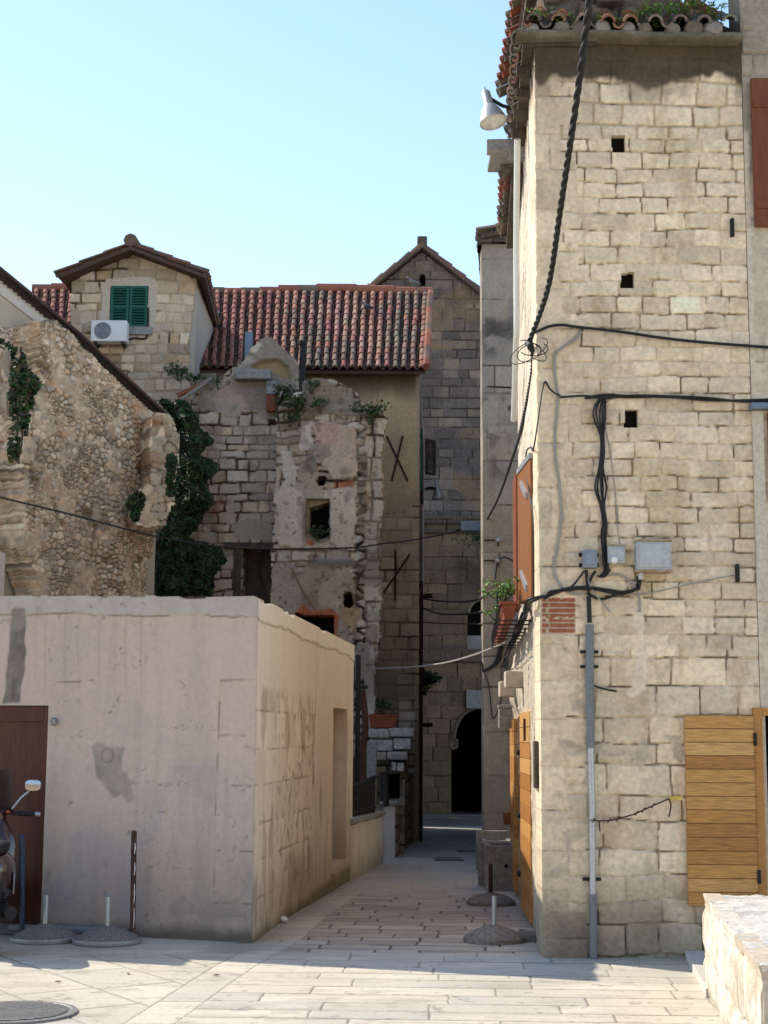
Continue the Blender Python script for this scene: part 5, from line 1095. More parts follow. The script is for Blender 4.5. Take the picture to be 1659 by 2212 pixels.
# ================================================================== smaller things
M['steps'] = mat('worn_step_stone', (.44, .41, .37), .9, col2=(.30, .275, .25), noise=(8, .25), bump=(40, .5, .015))
M['lampgrey'] = mat('lamp_grey', (.42, .42, .40), .45, .3, noise=(20, .06))
def spline(pts, n=8):
    pts = [Vector(p) for p in pts]; out = []
    for i in range(len(pts) - 1):
        p0 = pts[max(i - 1, 0)]; p1 = pts[i]; p2 = pts[i + 1]; p3 = pts[min(i + 2, len(pts) - 1)]
        for k in range(n):
            t = k / n; out.append(.5 * ((2 * p1) + (p2 - p0) * t + (2 * p0 - 5 * p1 + 4 * p2 - p3) * t * t + (3 * p1 - p0 - 3 * p2 + p3) * t ** 3))
    return out + [pts[-1]]
def cable(name, label, cat, pts, r, m='cable', group=None, parent=None, n=6, seg=8):
    mb = MB(); mb.tube(spline(pts, seg), r, n); o = mb.build(name, m, parent, smooth=True)
    if parent is None: tag(o, label, cat, group)
    return o
def onW(W, pts, off=.03): return [W.pp(u, v, off) for u, v in pts]
def frame_at(o, name, cat, label, loc, group=None): return thing(name, label, cat, loc, group)

# ------------------------------------------------------------------ shutters and door leaves on the alley side
def leaf_between(p, q, t0, t1, th, parent, m, planks=None, name='shutter', seed=1):
    W = Wall(q, p)                       # face towards the alley
    if planks: return plank_leaf(W, 0, W.L, t0, t1, 0, th, planks, parent, name, m, seed=seed), W
    mb = MB(); nb = 7
    for i in range(nb): mb.wallbox(W.pt(i * W.L / nb + .002, 0), W.pt((i + 1) * W.L / nb - .002, 0), t0, t1, th, 0)
    return mb.build(name, m, parent, bevel=.003), W
off = WB.n
p, q = G(1147, 2005), G(1125, 1974); p, q = Vector((p.x - .0, p.y, 0)), Vector((q.x, q.y, 0))
zt = P(1126, 1540, q.y).z; lf1, W1 = leaf_between(p, q, .03, zt, .05, alley_house, 'pine', 13, 'door_leaf', 21)
for t in (.35, .9, 1.5):
    mb = MB(); c = q + Vector((-.0, .05, t)); mb.box(c, (.05, .14, .05)); mb.build('hinge', 'iron', lf1, bevel=.004)
mb = MB(); a = P(1140, 1552, p.y + .2); mb.tube([a + W1.n * .03, a + W1.n * .03 - Vector((0, 0, .2))], .012, 6); mb.build('door_bolt', 'rust', lf1)
p2, q2 = G(1112, 1941), G(1103, 1914); p2, q2 = Vector((p2.x, p2.y, 0)), Vector((q2.x, q2.y, 0))
zt2 = P(1105, 1553, p2.y + .5).z; lf2, W2 = leaf_between(p2, q2, .0, zt2, .05, alley_house, 'pine', 13, 'door_leaf', 22)
mb = MB(); a = P(1099, 1768, q2.y - .1); mb.box(a + Vector((-.01, 0, 0)), (.10, .16, .14)); mb.build('wooden_block', 'shutterwood', lf2, bevel=.012)
# upper window of the corner house with its two open leaves
pa, pb = P(1146, 1100, 12.9), P(1118, 1100, 13.75); zt = P(1130, 1008, 13.3).z; zb = P(1130, 1296, 13.3).z
us1, W3_ = leaf_between(pa, pb, zb, zt, .045, corner_house, 'shutterwood')
for v, du in ((1052, 6), (1248, -6)):
    a = PW(1132, v, pa, pb); mb = MB(); d = (pb - pa).normalized(); mb.hexa([a - d * .22 + W3_.n * .0 - Vector((0, 0, .03 + .08)), a + d * .16 - Vector((0, 0, .03 - .05)), a + d * .16 + W3_.n * .02 - Vector((0, 0, .03 - .05)), a - d * .22 + W3_.n * .02 - Vector((0, 0, .03 + .08)),
             a - d * .22 + Vector((0, 0, -.05)), a + d * .16 + Vector((0, 0, .06)), a + d * .16 + W3_.n * .02 + Vector((0, 0, .06)), a - d * .22 + W3_.n * .02 + Vector((0, 0, -.05))]); mb.build('strap_hinge', 'galv', us1)
mb = MB(); mb.hexa([Vector((x, y, z)) + W3_.n * .01 + Vector((0, 0, .0)) for z in (zt + .002, zt + .05) for x, y in ((pa.x, pa.y), (pb.x, pb.y), (pb.x + .06, pb.y), (pa.x + .06, pa.y))]); mb.build('cap_strip', 'galv', us1)
pc, pd = P(1118.5, 1100, 14.7), P(1107.5, 1100, 15.3)
pc.x -= .02; us2, _w = leaf_between(pc, pd, zb + .05, P(1112, 1030, 15).z, .045, corner_house, 'redwood')
# rough corbels and a small white junction box low on the alley house
for u, v, y, s in ((1103, 1468, 15.6, .17), (1090, 1489, 16.6, .17)):
    a = P(u, v, y); mb = MB(); mb.box((a.x + .12, a.y, a.z), (.36, .22, s), 0, (.55, .46, .35)); mb.build('corbel', 'stone', alley_house, bevel=.02)
a = P(1081, 1552, 17.2); mb = MB(); mb.box((a.x + .05, a.y, a.z), (.14, .16, .22)); mb.box((a.x + .05, a.y - .02, a.z + .13), (.16, .14, .04)); tag(mb.build('junction_box', 'concrete', None, bevel=.012), 'grey junction box low on the rough alley wall above the pine leaves', 'junction box')

# white plastic down pipe on the alley side
yP = 14.55
pts = [P(1138, 300, 13.6), P(1139, 340, 13.7), P(1143, 520, 14.1), P(1146, 700, 14.2), P(1140, 745, 14.4), P(1128, 860, 15.0), P(1120, 907, 15.3)]
pts = [on_alley(p.y) + WB.n * .09 + Vector((0, 0, p.z)) for p in pts]
cable('drain_pipe', 'white plastic drain pipe running down the sunlit alley side, bent near its foot', 'drain pipe', pts, .030, 'white', n=10, seg=3)

# ------------------------------------------------------------------ cables on the corner house front
PV = lambda c, *pts: KK(c, *pts)
cable('black_cable', 'single black cable sagging across the upper front to the right edge of the picture', 'cable',
      onW(WA, [(1160, 722)], .05) + onW(WF, PV('c6', (356, 290), (400, 274), (470, 266), (540, 276), (800, 305), (1040, 340), (1300, 368), (1700, 398)), .04), .013)
mb = MB(); rng = random.Random(31)
base = PV('c6', (455, 672), (600, 677), (720, 678), (880, 678), (1100, 687), (1300, 692), (1510, 700), (1700, 700))
for k in range(4):
    mb.tube(spline([p + Vector((0, -rng.uniform(0, .02), rng.uniform(-.015, .015))) for p in onW(WF, base[1 if k else 0:], .03)], 5), .0085, 6)
o = mb.build('cable_bundle', 'cable', None, smooth=True); tag(o, 'thick bundle of black cables running level across the front, just above the lowest hole', 'cable')
cable('black_cable', 'thin black cable looping up from the bundle and over the sunlit house corner', 'cable',
      onW(WF, PV('c6', (460, 670), (430, 660), (400, 635), (362, 612)), .04) + onW(WA, [(1168, 963), (1160, 966), (1150, 975), (1148, 1010)], .05) + onW(WA, [(1152, 1060), (1162, 1120), (1164, 1300)], .04), .007)
mb = MB()
vb = PV('c6', (760, 665), (715, 680), (690, 730), (685, 800), (697, 900), (700, 1000), (692, 1090), (690, 1200), (700, 1300), (715, 1400)) + PV('c7', (735, 200), (742, 330), (745, 400), (715, 435))
for k in range(5):
    dx = (k - 2) * .013
    mb.tube(spline([p + Vector((dx * (1.7 if i in (2, 3, 7) else .6) + rng.uniform(-.004, .004), -rng.uniform(0, .025), 0)) for i, p in enumerate(onW(WF, vb, .03))], 5), .008, 6)
tag(mb.build('cable_bundle', 'cable', None, smooth=True), 'bundle of black cables hanging straight down from the level bundle to the meter boxes', 'cable')
cable('grey_conduit', 'wavy grey conduit running down beside the house corner to the low bundle', 'cable',
      onW(WF, PV('c6', (580, 300), (540, 350), (470, 395), (430, 440), (430, 560), (445, 660), (440, 780), (430, 900), (435, 1050), (455, 1180), (470, 1380)) + PV('c7', (500, 110), (480, 250), (458, 380), (480, 460), (540, 520), (620, 530)), .02), .012, 'greycable')
cable('grey_wire', 'hair-thin grey wire hanging beside the vertical black bundle', 'cable', onW(WF, PV('c6', (770, 680), (720, 720), (715, 800), (750, 1000), (775, 1200), (790, 1380)) + PV('c7', (805, 20), (815, 160), (830, 260)), .012), .004, 'greycable')
mb = MB()
lb = PV('c7', (405, 545), (440, 525), (540, 505), (640, 495), (750, 515), (830, 525), (900, 515), (935, 490), (938, 430))
for k in range(5): mb.tube(spline([p + Vector((0, -rng.uniform(0, .03), rng.uniform(-.018, .018))) for p in onW(WF, lb[:(9 if k < 2 else 5 + k)], .03)], 5), .0085, 6)
mb.tube(spline(onW(WF, PV('c7', (640, 520), (690, 550), (740, 555), (810, 530), (880, 520), (920, 490), (925, 430)), .03), 5), .011, 6)
mb.tube(spline(onW(WF, PV('c7', (625, 400), (590, 450), (550, 495)), .03), 5), .008, 6)
mb.tube(spline(onW(WF, PV('c7', (690, 400), (670, 430), (655, 470), (650, 520)), .03), 5), .011, 6); mb.tube(spline(onW(WF, PV('c7', (635, 395), (640, 440), (645, 500)), .04), 5), .013, 6)
mb.tube(spline(onW(WF, PV('c7', (700, 430), (740, 430), (770, 390)), .04), 5), .010, 6)
tag(mb.build('cable_tangle', 'cable', None, smooth=True), 'tangle of black cables spread under the three meter boxes above the brick patch', 'cable')
cable('grey_cable', 'pale grey cable arching from the tangle down the white plaster seam', 'cable', onW(WF, PV('c7', (760, 425), (820, 420), (880, 455), (920, 510), (935, 560), (935, 630)), .03), .009, 'greycable')
cable('grey_wire', 'slack grey wire stretched to the small black hook at the right', 'cable', onW(WF, PV('c7', (850, 530), (960, 528), (1100, 500), (1300, 455), (1480, 420)), .03), .005, 'greycable')
cable('grey_cable', 'short grey cable crossing the tangle diagonally below the blue-grey box', 'cable', onW(WF, PV('c7', (640, 430), (665, 500), (710, 560), (770, 630)), .045), .006, 'greycable')
# bundle that turns the corner and drops along the alley wall
mb = MB()
rt = [(1164, 1300), (1158, 1318), (1148, 1340), (1134, 1365), (1118, 1395), (1106, 1420), (1098, 1440)]
for k in range(6):
    ps = [PW(u + rng.uniform(-3, 3), v + rng.uniform(-5, 5), WA2.A, WA2.B) + WA2.n * (.05 + rng.uniform(0, .05)) for u, v in rt]
    mb.tube(spline(onW(WF, [(1178, 1288)], .03) + ps, 5), .010, 6)
for k in range(5):
    u, v = rt[2 + k % 4]; c = PW(u, v, WA2.A, WA2.B) + WA2.n * .10; rr = rng.uniform(.05, .09)
    mb.tube([c + Vector((math.sin(a * .55) * rr * .3, -math.cos(a * .55) * rr * 1.6, math.sin(a * .55) * rr)) for a in range(13)], .006, 5)
tag(mb.build('cable_tangle', 'cable', None, smooth=True), 'messy black cable tangle dropping along the sunlit alley wall below the red shutters', 'cable')
# boxes
def meter_box(label, pts, depth, m, door=True, name='meter_box', brand=False):
    s0, s1, t0, t1 = bb(WF, pts); c = WF.pt((s0 + s1) / 2, (t0 + t1) / 2); t = thing(name, label, 'meter box', c)
    alongbox(WF, s0, s1, t0, t1, depth, depth, 'housing', m, t, bevel=.008)
    if door: alongbox(WF, s0 + .015, s1 - .015, t0 + .02, t1 - .02, .012, depth + .010, 'lid', m, t, bevel=.005)
    return t, (s0, s1, t0, t1)
M['boxblue'] = mat('blue_grey_box', (.22, .26, .30), .5, .2, noise=(16, .12)); M['boxgrey'] = mat('pale_grey_box', (.44, .46, .47), .55, noise=(9, .12), col2=(.40, .42, .43)); M['boxrust'] = mat('rust_stained_edge', (.32, .19, .09), .8, col2=(.42, .36, .28), noise=(18, .3))
t, b = meter_box('small blue-grey meter box, leftmost of the three on the front', KK('c7', (613, 288), (690, 288), (690, 388), (618, 388)), .12, 'boxblue')
for z in (b[3] - .03, b[2] + .03):
    for s in (b[0] - .012, b[1] + .012): alongbox(WF, s - .012, s + .012, z - .015, z + .015, .03, .03, 'fixing_lug', 'iron', t, bevel=.003)
t, b = meter_box('small white meter box with rusty top, between the two other boxes', KK('c7', (752, 266), (848, 266), (850, 360), (754, 360)), .09, 'boxgrey')
alongbox(WF, b[0] - .004, b[1] + .004, b[3], b[3] + .012, .10, .098, 'rusty_edge', 'boxrust', t); mb = MB(); mb.lathe([(.028, 0), (.03, .02), (.02, .035)], WF.pt(b[0] + .045, b[2] + .02, .10), 12, WF.n); mb.build('cap', 'white', t)
t, b = meter_box('large pale grey meter box with rusty edges, rightmost of the three', KK('c7', (910, 243), (1100, 247), (1097, 402), (910, 400)), .13, 'boxgrey')
alongbox(WF, b[0] - .006, b[1] + .006, b[3], b[3] + .016, .14, .140, 'rusty_edge', 'boxrust', t); alongbox(WF, b[0] - .006, b[1] + .006, b[2] - .016, b[2], .14, .140, 'rusty_edge', 'boxrust', t)
mb = MB(); q = WF.pt(b[0] + .04, b[2] - .07, .06); mb.tube([q, q + Vector((0, 0, .06))], .02, 8); mb.build('cable_gland', 'pine', t)
# conduit pipe to the ground
t = thing('conduit_pipe', 'grey steel conduit pipe clamped to the front wall, reaching the ground', 'pipe', WF.pp(1275, 2060))
pp_ = onW(WF, [K('c7', 650, 540), K('c7', 655, 690)], .045); mb = MB(); mb.tube(pp_, .018, 8); mb.build('cable_sleeve', 'cable', t)
mb = MB(); mb.tube(onW(WF, [K('c7', 655, 700), K('c7', 655, 940), K('c8', 660, 380)], .05), .032, 12); mb.build('upper_pipe', 'greypipe', t, smooth=True)
mb = MB(); mb.tube(onW(WF, [K('c8', 660, 380), K('c8', 668, 700), K('c8', 672, 1200)], .05), .025, 12); mb.build('middle_pipe', 'galv', t, smooth=True)
mb = MB(); mb.tube(onW(WF, [K('c8', 672, 1195), K('c8', 675, 1555)], .05), .029, 12); mb.build('lower_pipe', 'greypipe', t, smooth=True)
for c in (K('c7', 655, 852), K('c7', 655, 935), K('c8', 670, 1115)):
    s, z = WF.st(*c); alongbox(WF, s - .07, s + .07, z - .012, z + .012, .03, .09 if 0 else .03, 'clamp', 'iron', t, bevel=.003)
cable('cable_stub', 'short black cable end sticking out right of the conduit pipe', 'cable', onW(WF, PV('c7', (668, 1030), (700, 1050), (760, 1065), (805, 1073)), .05), .008)
t = thing('twisted_wire', 'dark knotted wire tied between the conduit pipe and the pine door leaf', 'wire', WF.pp(1360, 1770))
mb = MB(); wp = onW(WF, PV('c8', (655, 783), (760, 785), (890, 752), (975, 715), (1095, 663)), .07); sp = spline(wp, 8); mb.tube(sp, .006, 5)
for i in (0, 6, 9, 16, 20, 24): c = sp[min(i + 2, len(sp) - 1)]; mb.tube([c + Vector((-.012, 0, -.018)), c + Vector((.012, -.01, .018))], .006, 4)
mb.tube(spline(onW(WF, PV('c8', (1095, 665), (1105, 700), (1095, 765)), .07), 5), .006, 5); mb.tube(spline(onW(WF, PV('c8', (705, 785), (710, 845)), .07), 5), .006, 5); mb.build('wire', 'rust', t)
mb = MB(); mb.wallbox(WF.pp(*K('c8', 1100, 663)), WF.pp(*K('c8', 1172, 663)), WF.st(*K('c8', 1100, 673))[1], WF.st(*K('c8', 1100, 650))[1], .012, .06, (.62, .45, .10)); mb.build('yellow_strap', 'pine', t)
for c, lab, d in ((K('c7', 1483, 412), 'small black iron hook low on the front, holding the slack grey wire', .14), (K('c5', 1462, 1232), 'black iron hook high on the front beside the house joint', .15)):
    s, z = WF.st(*c); tag(alongbox(WF, s - .014, s + .014, z - d / 2, z + d / 2, .05, .05, 'iron_hook', 'iron', None, bevel=.005), lab, 'hook')
# plate on the alley side near the corner
a0, a1 = WA.st(1153, 1600), WA.st(1163, 1700); mb = MB(); mb.wallbox(WA.pt(WA.L - .42, 0), WA.pt(WA.L - .16, 0), a1[1], a0[1], .03, .045); tag(mb.build('wooden_panel', 'oldwood', None, bevel=.004), 'dark brown panel on the alley side between corner and near door leaf', 'panel')

# ------------------------------------------------------------------ overhead lines
def twisted(name, label, pts, r, strands=3, pitch=.5):
    sp = spline(pts, 40); mb = MB(); L = 0; acc = [0]
    for i in range(1, len(sp)): L += (sp[i] - sp[i - 1]).length; acc.append(L)
    for k in range(strands):
        ps = []
        for i, p in enumerate(sp):
            t = (sp[min(i + 1, len(sp) - 1)] - sp[max(i - 1, 0)]).normalized(); a = t.cross(Vector((0, 1, .2))).normalized(); b = t.cross(a); th = acc[i] / pitch * 6.283 + k * 6.283 / strands
            ps.append(p + (a * math.cos(th) + b * math.sin(th)) * r * .55)
        mb.tube(ps, r * .52, 6)
    tag(mb.build(name, 'cable', None, smooth=True), label, 'cable')
corner_hi = C0 + Vector((-.06, -.02, PW(1163, 735, (0, YC), (1, YC)).z))
twisted('twisted_power_cable', 'thick twisted black cable slanting down from the picture top to the house corner', [P(1290, -140, 7.6), P(1270, 30, 8.0), P(1242, 240, 8.7), P(1212, 440, 9.7), P(1184, 620, 10.9), corner_hi], .021, pitch=.34)
twisted('twisted_power_cable', 'thinner twisted black cable running on from the house corner down across the alley', [corner_hi, P(1150, 800, 12.8), P(1128, 915, 14.8), P(1108, 985, 17), P(1076, 1075, 20), P(1042, 1140, 23.5), P(1040, 1143, 25)], .020, pitch=.34)
mb = MB()
for k in range(4):
    c = corner_hi + Vector((rng.uniform(-.04, .04), -.06, -.13 + rng.uniform(-.03, .03))); rx = rng.uniform(.08, .15); rz_ = rng.uniform(.03, .06)
    ph = rng.uniform(0, 6); tl = rng.uniform(-.9, .9); mb.tube([c + Vector((math.cos(a * .45 + ph) * rx, math.sin(a * .45) * .05 - .03, math.sin(a * .45 + ph) * rz_ * 1.3 + math.cos(a * .45 + ph) * rx * tl * .5)) for a in range(9 + k * 2)], .004, 5)
mb.tube([corner_hi + Vector((0, .1, 0)), corner_hi + Vector((0, -.06, -.08))], .03, 8)
tag(mb.build('wire_coil', 'cable', None, smooth=True), 'loose coil of thin wire where the thick cable meets the house corner', 'wire')
cable('overhead_cable', 'thin black overhead cable sagging from the left edge across the ruin to the church side', 'cable', [P(-60, 1055, 15.5), P(0, 1074, 16), P(160, 1113, 18), P(330, 1157, 21), P(470, 1180, 23), P(600, 1186, 24.5), P(760, 1183, 25.5), P(830, 1174, 25.8), P(900, 1165, 26), P(1038, 1138, 25)], .013)
cable('washing_line', 'pale rope hung across the alley from the ruin to the sunlit wall', 'rope', [P(812, 1444, 25.6), P(890, 1441, 24), P(960, 1432, 21.8), P(1020, 1416, 19.5), P(1060, 1401, 17.6), P(1094, 1387, 15.8), P(1103, 1378, 15.2)], .012, 'greycable')
for v0, v1, v2, lab in ((1293, 1299, 1289, 'upper of two black cables slung between the alley houses'), (1312, 1326, 1320, 'lower of two black cables slung between the alley houses')):
    cable('slung_cable', lab, 'cable', [P(912, v0, 29.3), P(945, v1 - 1, 27.5), P(985, v1 + 1, 25.5), P(1020, v1 - 1, 24), P(1046, v2, 22.1)], .017, group='slung alley cables')
cable('iron_rod', 'straight iron rod spanning the alley below the slung cables', 'rod', [P(915, 1345, 29.3), P(980, 1347, 25.5), P(1046, 1348, 22.2)], .010, 'rust')
# insulators and wires on the tall stone house
for u, v, lab in ((1075, 1168, 'upper white porcelain insulator on the tall stone house'), (1074, 1212, 'lower white porcelain insulator on the tall stone house')):
    c = W3.pp(u, v, .02); t = thing('insulator', lab, 'insulator', c, 'porcelain insulators'); mb = MB(); mb.lathe([(.0, 0), (.034, .01), (.038, .04), (.022, .06), (.03, .075), (.015, .095)], c, 14, W3.n); mb.build('porcelain', 'lampgrey', t, smooth=True)
    mb = MB(); mb.tube([c - Vector((0, 0, .09)) + W3.n * .04, c + W3.n * .05], .014, 6); mb.tube([c + W3.n * .03 - Vector((.2, 0, 0)), c + W3.n * .03], .012, 6); mb.build('pin', 'rust', t)
cable('black_wire', 'black wire trailing from the lower insulator down the tall stone house', 'wire', onW(W3, [(1074, 1220), (1070, 1250), (1074, 1290), (1072, 1330)], .04), .010)
cable('black_wire', 'black wire looping right from the lower insulator behind the shutters', 'wire', onW(W3, [(1078, 1211), (1087, 1204), (1098, 1207), (1112, 1216)], .04), .010)
mb = MB()
for dx in (0, 4, 8):
    mb.tube(spline(onW(W3, [(1076 + dx * .3, 1330), (1074 + dx, 1370), (1077 + dx, 1400), (1068 + dx, 1432), (1050 + dx, 1445), (1042, 1452)], .06), 5), .014, 5)
mb.tube(spline(onW(W3, [(1044, 1452), (1040, 1430)], .06), 5), .014, 5)
tag(mb.build('cable_tangle', 'cable', None, smooth=True), 'black cables curling along the edge of the tall stone house below the flower boxes', 'cable')
cable('black_wire', 'thin black wire drooping in a long loop above the arched doorway', 'wire', onW(W3, [(1046, 1455), (1054, 1475), (1058, 1500), (1062, 1545), (1068, 1550), (1080, 1520), (1094, 1450), (1096, 1420)], .05), .009)
cable('iron_stay', 'rusty iron stay sticking out level from the tall stone house', 'rod', [P(1052, 835, 22.1), P(1119, 838, 22.0)], .014, 'rust')

# ------------------------------------------------------------------ lamps
M['glass'] = mat('lamp_glass', (.55, .55, .52), .15, 0, noise=(8, .2), spec=.6)
def bell_lamp(label, c, sc, axis, arm, group=None):
    t = thing('street_lamp', label, 'lamp', c, group); ax = Vector(axis).normalized()
    mb = MB(); mb.lathe([(.006, .40), (.008, .36), (.030, .345), (.040, .33), (.046, .20), (.056, .175), (.075, .15), (.100, .10), (.118, .05), (.128, 0), (.122, .0), (.10, .05), (.04, .12)], c, 24, ax) if sc == 1 else mb.lathe([(a * sc, b * sc) for a, b in [(.01, .40), (.04, .38), (.045, .24), (.07, .18), (.12, .06), (.135, 0), (.12, .0), (.06, .1)]], c, 18, ax)
    mb.build('lamp_shade', 'lampgrey', t, smooth=True)
    mb = MB(); mb.lathe([(.0, .035 * sc), (.08 * sc, .03 * sc), (.122 * sc, .008 * sc), (.10 * sc, -.012 * sc), (.0, -.02 * sc)], c, 20, ax); mb.build('lamp_glass', 'glass', t, smooth=True)
    mb = MB(); mb.tube(spline(arm, 6), .018 * (1 if sc == 1 else 1.5), 8); mb.build('bracket', 'iron', t, smooth=True); return t
YL = 13.4
c = P(*K('d8', 182, 530), YL); up = Vector((-.20, .22, 1.0)).normalized() * .40
wl = on_alley(13.5); zl_ = P(1100, 268, YL).z
bell_lamp('grey bell-shaped street lamp on an iron arm under the highest eaves', c, 1, up, [c + up * .72, c + up * .5 + Vector((.12, .02, 0)), P(*K('d8', 300, 400), 13.45), Vector((wl.x + .05, 13.5, P(1110, 250, 13.5).z))])
c = P(947, 1078, 29.8)
bell_lamp('small dark lamp on a bent arm fixed to the tiled house above the alley', c, .95, (-.1, 0, 1), [WMs.pp(917, 1056, 0), P(930, 1054, 29.8), P(940, 1056, 29.8), P(942, 1063, 29.8), c + Vector((-.03, 0, .30))])
c = P(1036, 1142, 25); mb = MB(); mb.box(c + Vector((-.10, 0, .03)), (.42, .22, .16)); tag(mb.build('cable_box', 'zinc', None, bevel=.02), 'grey metal box where the twisted cable ends at the tall stone house', 'box')
a = P(1038, 1140, 25); mb = MB(); mb.tube([a, Vector((p0.x + 0.35, 25, a.z - .05))], .03, 8); mb.tube([a + Vector((.1, 0, -.02)), a + Vector((.1, 0, -1.2))], .025, 6); tag(mb.build('cable_bracket', 'iron', None), 'iron bracket carrying the cable box on the tall stone house', 'bracket')

# ------------------------------------------------------------------ air conditioner
s0, s1, t0, t1 = bb(WG, KK('c1', (562, 600), (768, 612), (768, 722), (562, 722))); c = WG.pt((s0 + s1) / 2, (t0 + t1) / 2)
t = thing('air_conditioner', 'white air conditioner unit hung below the green shutters', 'air conditioner', c)
alongbox(WG, s0, s1, t0, t1, .26, .36, 'case', 'white', t, bevel=.015)
fc = WG.pt(s0 + (s1 - s0) * .33, (t0 + t1) / 2, .362); R_ = (t1 - t0) * .40
mb = MB(); mb.lathe([(R_, 0), (R_, .006), (0, .008)], fc, 28, WG.n); gr_ = mb.build('fan_grille', 'greypipe', t)
for k in range(4): mb = MB(); rr = R_ * (.25 + .22 * k); mb.tube([fc + WG.n * .012 + (WG.d * math.cos(a * .2618) + Vector((0, 0, 1)) * math.sin(a * .2618)) * rr for a in range(25)], .006, 5); mb.build('grille_ring', 'galv', gr_)
for s in (s0 + .08, s1 - .08): alongbox(WG, s - .02, s + .02, t0 - .06, t0, .36, .36, 'wall_bracket', 'iron', t)
cable('drain_hose', 'dark hose curving from the air conditioner along the window sill wall', 'hose', onW(WG, PV('c1', (768, 690), (800, 680), (850, 685), (875, 660), (880, 500)), .05), .018)

# ------------------------------------------------------------------ low wall, stairs and railing left of the alley
LWa, LWb = G(757, 1903), G(828, 1866); WL = Wall(LWa, LWb)
zla, zlb = WL.st(758, 1770)[1], WL.st(827, 1752)[1]
low_wall = thing('low_white_wall', 'low cream rendered wall beside the alley, topped by a stone coping', 'wall', LWb)
def lw_fn(S, T):
    c = plaster_base(S, T, (.62, .575, .50), 501); g = sstep(.25, -.15, T + .2 * (fbm(S * 3, T * 3, 3, 502) - .5)); c = lerp(c, np.asarray((.22, .19, .15)), g * .7); g = sstep(.5, .64, fbm(S * 5, T * 1.2, 4, 503)) * .3; c = lerp(c, np.asarray((.33, .29, .24)), g)
    return .006 * (fbm(S * 3, T * 3, 3, 504) - .5), c, T < zla - .06 + (zlb - zla) * S / WL.L
WL.build('wall', 0, WL.L, -.35, max(zla, zlb), .02, lw_fn, 'plaster', low_wall, .3)
mb = MB(); n_ = WL.n; f = n_ * .03; k = n_ * -.55
mb.hexa([WL.pt(0, zla - .06) + f, WL.pt(WL.L, zlb - .06) + f, WL.pt(WL.L, zlb - .06) + k, WL.pt(0, zla - .06) + k, WL.pt(0, zla) + f, WL.pt(WL.L, zlb) + f, WL.pt(WL.L, zlb) + k, WL.pt(0, zla) + k]); mb.build('coping', 'concrete', low_wall, bevel=.012)
stairs = thing('stone_stairs', 'worn grey stone stairs climbing beside the ruin, with a rubble flank along the alley', 'stairs', G(850, 1853))
SA, SB = G(852, 1853), G(893, 1814); WST = Wall(SA, SB)
PLY = SA.y - .05
pA, pB = P(828, 1800, PLY), P(853, 1800, PLY); WPl = Wall(pA, pB)
def st_fn(S, T):
    a, c, i = masonry(S, T, (.15, .26), (.2, .45), [(.20, .165, .12), (.17, .14, .105), (.24, .20, .15), (.28, .235, .18)], (.12, .10, .075), 511, depth=.03, joint=.012, gap=.5); 
    return a, c, np.ones(S.shape, bool)
poly = KK('d6', (445, 1700), (445, 1205), (540, 1140), (545, 940), (600, 830), (605, 560), (605, 300), (650, 290), (650, 1500))
def stw_fn(S, T):
    a, c, ok = st_fn(S, T); return a, c, T < np.interp(S, [0, .35 * WST.L, .36 * WST.L, .8 * WST.L, WST.L], [WST.st(852, 1740)[1], WST.st(868, 1730)[1], WST.st(868, 1700)[1], 1.9, 2.1])
WST.build('flank_wall', .01, WST.L, -.5, 2.2, .03, stw_fn, 'stone', stairs, .3)
def pl_fn(S, T):
    c = plaster_base(S, T, (.46, .43, .40), 521); g = sstep(.55, .66, fbm(S * 4, T * 2, 4, 522)) * .35; return .01 * (fbm(S * 3, T * 3, 3, 523) - .5), lerp(c, np.asarray((.25, .22, .18)), g), np.ones(S.shape, bool)
WPl.build('pier', 0, WPl.L, -.4, P(840, 1739, PLY).z, .02, pl_fn, 'plaster', stairs, .5)
mb = MB(); mb.wallbox((pA.x - .06, PLY), (pB.x + .05, PLY), P(840, 1739, PLY).z, P(840, 1732, PLY).z, .6, .05); mb.build('pier_cap', 'concrete', stairs, bevel=.02)
zs = [P(860, v, y).z for v, y in ((1668, 24.6), (1645, 24.9), (1623, 25.2), (1595, 25.5), (1572, 25.8))]
for i in range(4):
    y0 = 24.7 + i * .34; x0 = P(795 if i else 845, 1600, y0).x - (0 if i else .0); x1 = .60 - .25 + i * .06
    mb = MB(); rng = random.Random(60 + i)
    xs = [x0, x0 + (x1 - x0) * rng.uniform(.35, .6), x1]
    for a, b in zip(xs[:-1], xs[1:]): mb.box(((a + b) / 2, (y0 + 27.5) / 2, (zs[i] + zs[i + 1]) / 2 + rng.uniform(-.015, .015)), (b - a - .012, 27.5 - y0, zs[i + 1] - zs[i] - .03))
    o = mb.build('step', 'steps', stairs, bevel=.025)
Wc_ = Wall((P(800, 1700, 24.95).x, 24.95), (.36, 24.95)); hx0, hx1, hz0, hz1 = bb(Wc_, KK('d6', (400, 945), (492, 945), (492, 1140), (400, 1150)))
def cel_fn(S, T):
    a, c, ok = st_fn(S, T); return a, c, ~((S > hx0) & (S < hx1) & (T > hz0) & (T < hz1))
Wc_.build('under_wall', 0, Wc_.L, -.4, zs[1] - .04, .025, cel_fn, 'stone', stairs, .3)
mb = MB(); mb.wallbox(Wc_.pt(hx0 - .1, 0), Wc_.pt(hx1 + .1, 0), hz0 - .1, hz1 + .1, .1, -.32); mb.build('cellar_shade_slab', 'dark', stairs)  # near-black slab painting the unlit depth under the stairs
mb = MB(); a = P(803, 1700, 24.7); mb.box((a.x, 24.72, a.z * .5 + .2), (.16, .3, 1.9)); mb.build('side_post', 'concrete', stairs, bevel=.02)
qa, qb = P(862, 1600, 27.6), P(896, 1600, 27.6); Wq = Wall(qa, qb)
